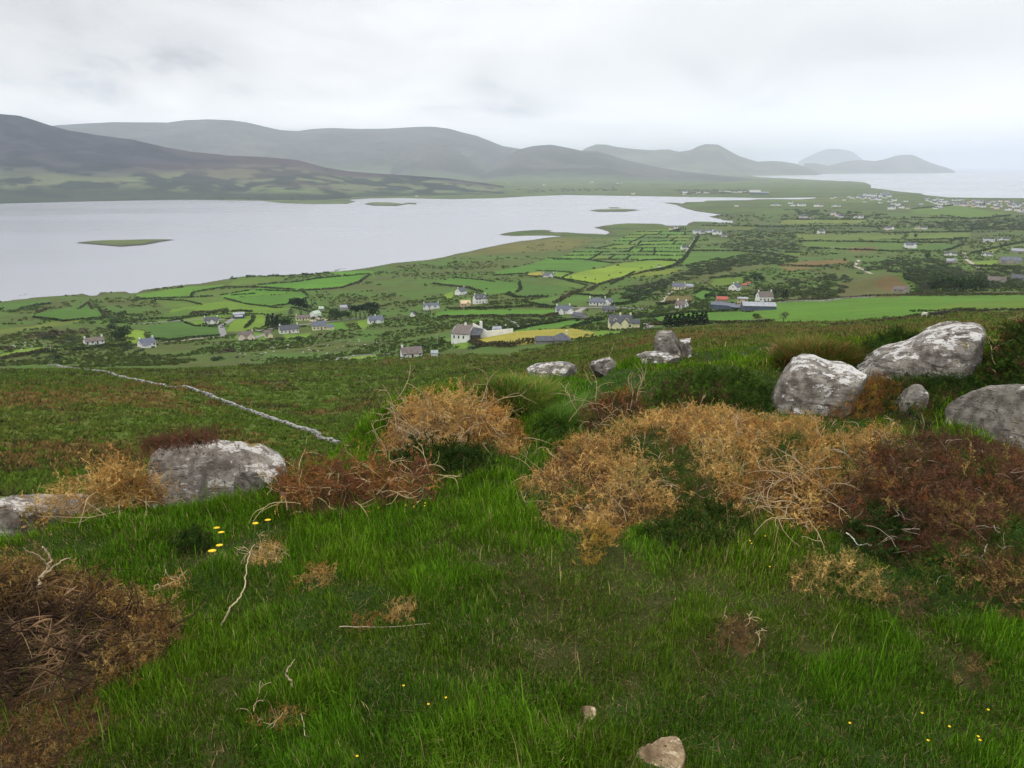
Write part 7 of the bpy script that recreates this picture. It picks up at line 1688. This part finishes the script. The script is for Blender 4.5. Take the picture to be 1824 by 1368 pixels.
road([(236, 577), (252, 577), (328, 571), (378, 568), (400, 570)], 3.5, 'lane', M_ROAD)
road([(392, 600), (330, 606), (270, 611)], 3.5, 'lane', M_TRACK)
road([(460, 590), (467, 588), (486, 585), (508, 581), (547, 578), (583, 573), (607, 571), (636, 568), (665, 566)], 4.5, 'road', M_ROAD)
road([(450, 604), (470, 597), (480, 592), (466, 589)], 4, 'driveway', M_ROAD)
road([(1005, 549), (1030, 548), (1080, 548), (1120, 549), (1150, 551)], 5.5, 'road', M_ROAD)
road([(1015, 560), (1027, 556), (1040, 549)], 4, 'driveway', M_TRACK)
road([(1028, 566), (1030, 558), (1038, 549)], 4, 'driveway', M_ROAD)
road([(1120, 588), (1150, 586), (1160, 580), (1150, 576)], 4, 'driveway', M_ROAD)
road([(1178, 544), (1182, 532), (1196, 520), (1215, 517)], 3, 'track', M_TRACK)
road([(1222, 450), (1230, 438), (1238, 426), (1246, 418)], 5, 'lane', M_TRACK)
road([(1716, 450), (1722, 463), (1738, 474), (1753, 484)], 4.5, 'lane', M_TRACK)
road([(1530, 463), (1522, 474), (1540, 483), (1553, 488)], 4.5, 'track', M_TRACK)
road([(555, 573), (567, 566), (580, 571)], 5, 'farmyard', M_TRACK)
road([(1740, 432), (1765, 432)], 4, 'track', M_TRACK)
road([(1420, 440), (1500, 441), (1530, 442)], 4, 'track', M_TRACK)

M_POLE = mat_plain('pole_wood', (0.35, 0.30, 0.24), 0.9)
def pole(px, py, hpx, label):
    x, y, z, r = hit(px, py); H = hpx * r / FPX; root = empty('utility_pole', (x, y, z))
    V, Q = tubes([np.array([[0, 0, -.3], [0, 0, H * .5], [0, 0, H]])], [np.array([.22, .18, .14])], 6); mesh_np('pole', V, quads=Q, mat=M_POLE, parent=root)
    MB().box(-1.0, 1.0, -0.08, 0.08, H - 0.7, H - 0.5).build('crossarm', M_POLE, root); tag(root, label, 'utility pole')
pole(779, 615, 22, 'thin utility pole left of the angular white house'); pole(205, 607, 18, 'thin utility pole beside the far left tree clump'); pole(826, 563, 16, 'dark utility pole in front of the sandstone bungalow')
pole(1190, 523, 14, 'thin utility pole beside the cream farmhouse'); pole(1275, 537, 14, 'thin utility pole in the trees left of the farm'); pole(91, 628, 14, 'thin utility pole at the right end of the lime green field, far left')
pole(718, 571, 13, 'thin utility pole left of the white three-gabled house')

M_COWD = mat_plain('dark_hide', (0.025, 0.022, 0.020), 0.8); M_COWW = mat_plain('white_hide', (0.62, 0.58, 0.50), 0.8)
def cow_mesh(name, m):
    me = bpy.data.meshes.new(name)
    V = [(-0.75, 0, 1.15), (-0.2, 0, 1.12), (0.45, 0, 1.18), (0.80, 0, 1.30), (1.10, 0, 1.25), (1.38, 0, 1.05),
         (-0.72, 0.20, 0.75), (-0.80, 0.20, 0.38), (-0.74, 0.20, 0.0), (-0.72, -0.20, 0.75), (-0.80, -0.20, 0.38), (-0.74, -0.20, 0.0),
         (0.48, 0.19, 0.72), (0.50, 0.19, 0.35), (0.48, 0.19, 0.0), (0.48, -0.19, 0.72), (0.50, -0.19, 0.35), (0.48, -0.19, 0.0), (-0.98, 0, 1.0), (-1.02, 0, 0.5)]
    E = [(0, 1), (1, 2), (2, 3), (3, 4), (4, 5), (0, 6), (6, 7), (7, 8), (0, 9), (9, 10), (10, 11), (2, 12), (12, 13), (13, 14), (2, 15), (15, 16), (16, 17), (0, 18), (18, 19)]
    rad = [.34, .40, .34, .22, .17, .10, .17, .08, .06, .17, .08, .06, .14, .08, .06, .14, .08, .06, .04, .05]
    me.from_pydata(V, E, []); me.update(); o = bpy.data.objects.new(name, me); COLL.objects.link(o)
    md = o.modifiers.new('skin', 'SKIN'); o.modifiers.new('sub', 'SUBSURF').levels = 1
    for i, r_ in enumerate(rad): me.skin_vertices[0].data[i].radius = (r_, r_)
    me.skin_vertices[0].data[1].use_root = True
    dg = bpy.context.evaluated_depsgraph_get(); m2 = bpy.data.meshes.new_from_object(o.evaluated_get(dg)); m2.name = name; bpy.data.objects.remove(o); m2.materials.clear(); m2.materials.append(m)
    return m2
CD, CW = cow_mesh('cow', M_COWD), cow_mesh('cow', M_COWW)
def cow(px, py, me, yaw, label, group=None):
    x, y, z, r = hit(px, py); o = bpy.data.objects.new('cow', me); COLL.objects.link(o); o.location = (x, y, z); o.rotation_euler = (0, 0, -math.atan2(x, y) + R(yaw)); o.scale = (1.2,) * 3; tag(o, label, 'cow', group)
cow(1647, 565, CW, 10, 'white cow standing at the lower edge of the big green field'); cow(1660, 565, CD, 190, 'black cow next to the white cow'); cow(1673, 564, CD, 15, 'black cow in the middle of the three black ones by the field edge'); cow(1684, 562, CD, 5, 'black cow farthest right by the field edge')
for p in [(1017, 495), (1043, 496), (1105, 487), (1129, 485), (1160, 477), (1060, 499), (1085, 492)]: cow(*p, CD, rgt.uniform(0, 360), 'dark cow grazing in the yellow-green field', 'cattle in the yellow-green field')
# ------------------------------------------------------------------ air
def build_haze():
    m = bpy.data.materials.new('haze'); m.use_nodes = True
    nt = m.node_tree; nt.nodes.clear()
    out = nod(nt, 'ShaderNodeOutputMaterial'); v = nod(nt, 'ShaderNodeVolumePrincipled')
    v.inputs['Color'].default_value = (0.85, 0.915, 1.0, 1)
    v.inputs['Density'].default_value = HAZE
    v.inputs['Anisotropy'].default_value = 0.3
    nt.links.new(v.outputs[0], out.inputs['Volume'])
    x0, x1, y0, y1, z0, z1 = -59500, 59500, -59500, 59500, -12.0, 985.0
    V = [(x, y, z) for x in (x0, x1) for y in (y0, y1) for z in (z0, z1)]
    F = [(0, 1, 3, 2), (4, 6, 7, 5), (0, 4, 5, 1), (2, 3, 7, 6), (0, 2, 6, 4), (1, 5, 7, 3)]
    me = bpy.data.meshes.new('haze'); me.from_pydata(V, [], F); me.materials.append(m); me.update()
    o = bpy.data.objects.new('haze', me); COLL.objects.link(o)
    tag(o, kind='stuff')
HAZE = 5.7e-5
build_haze()
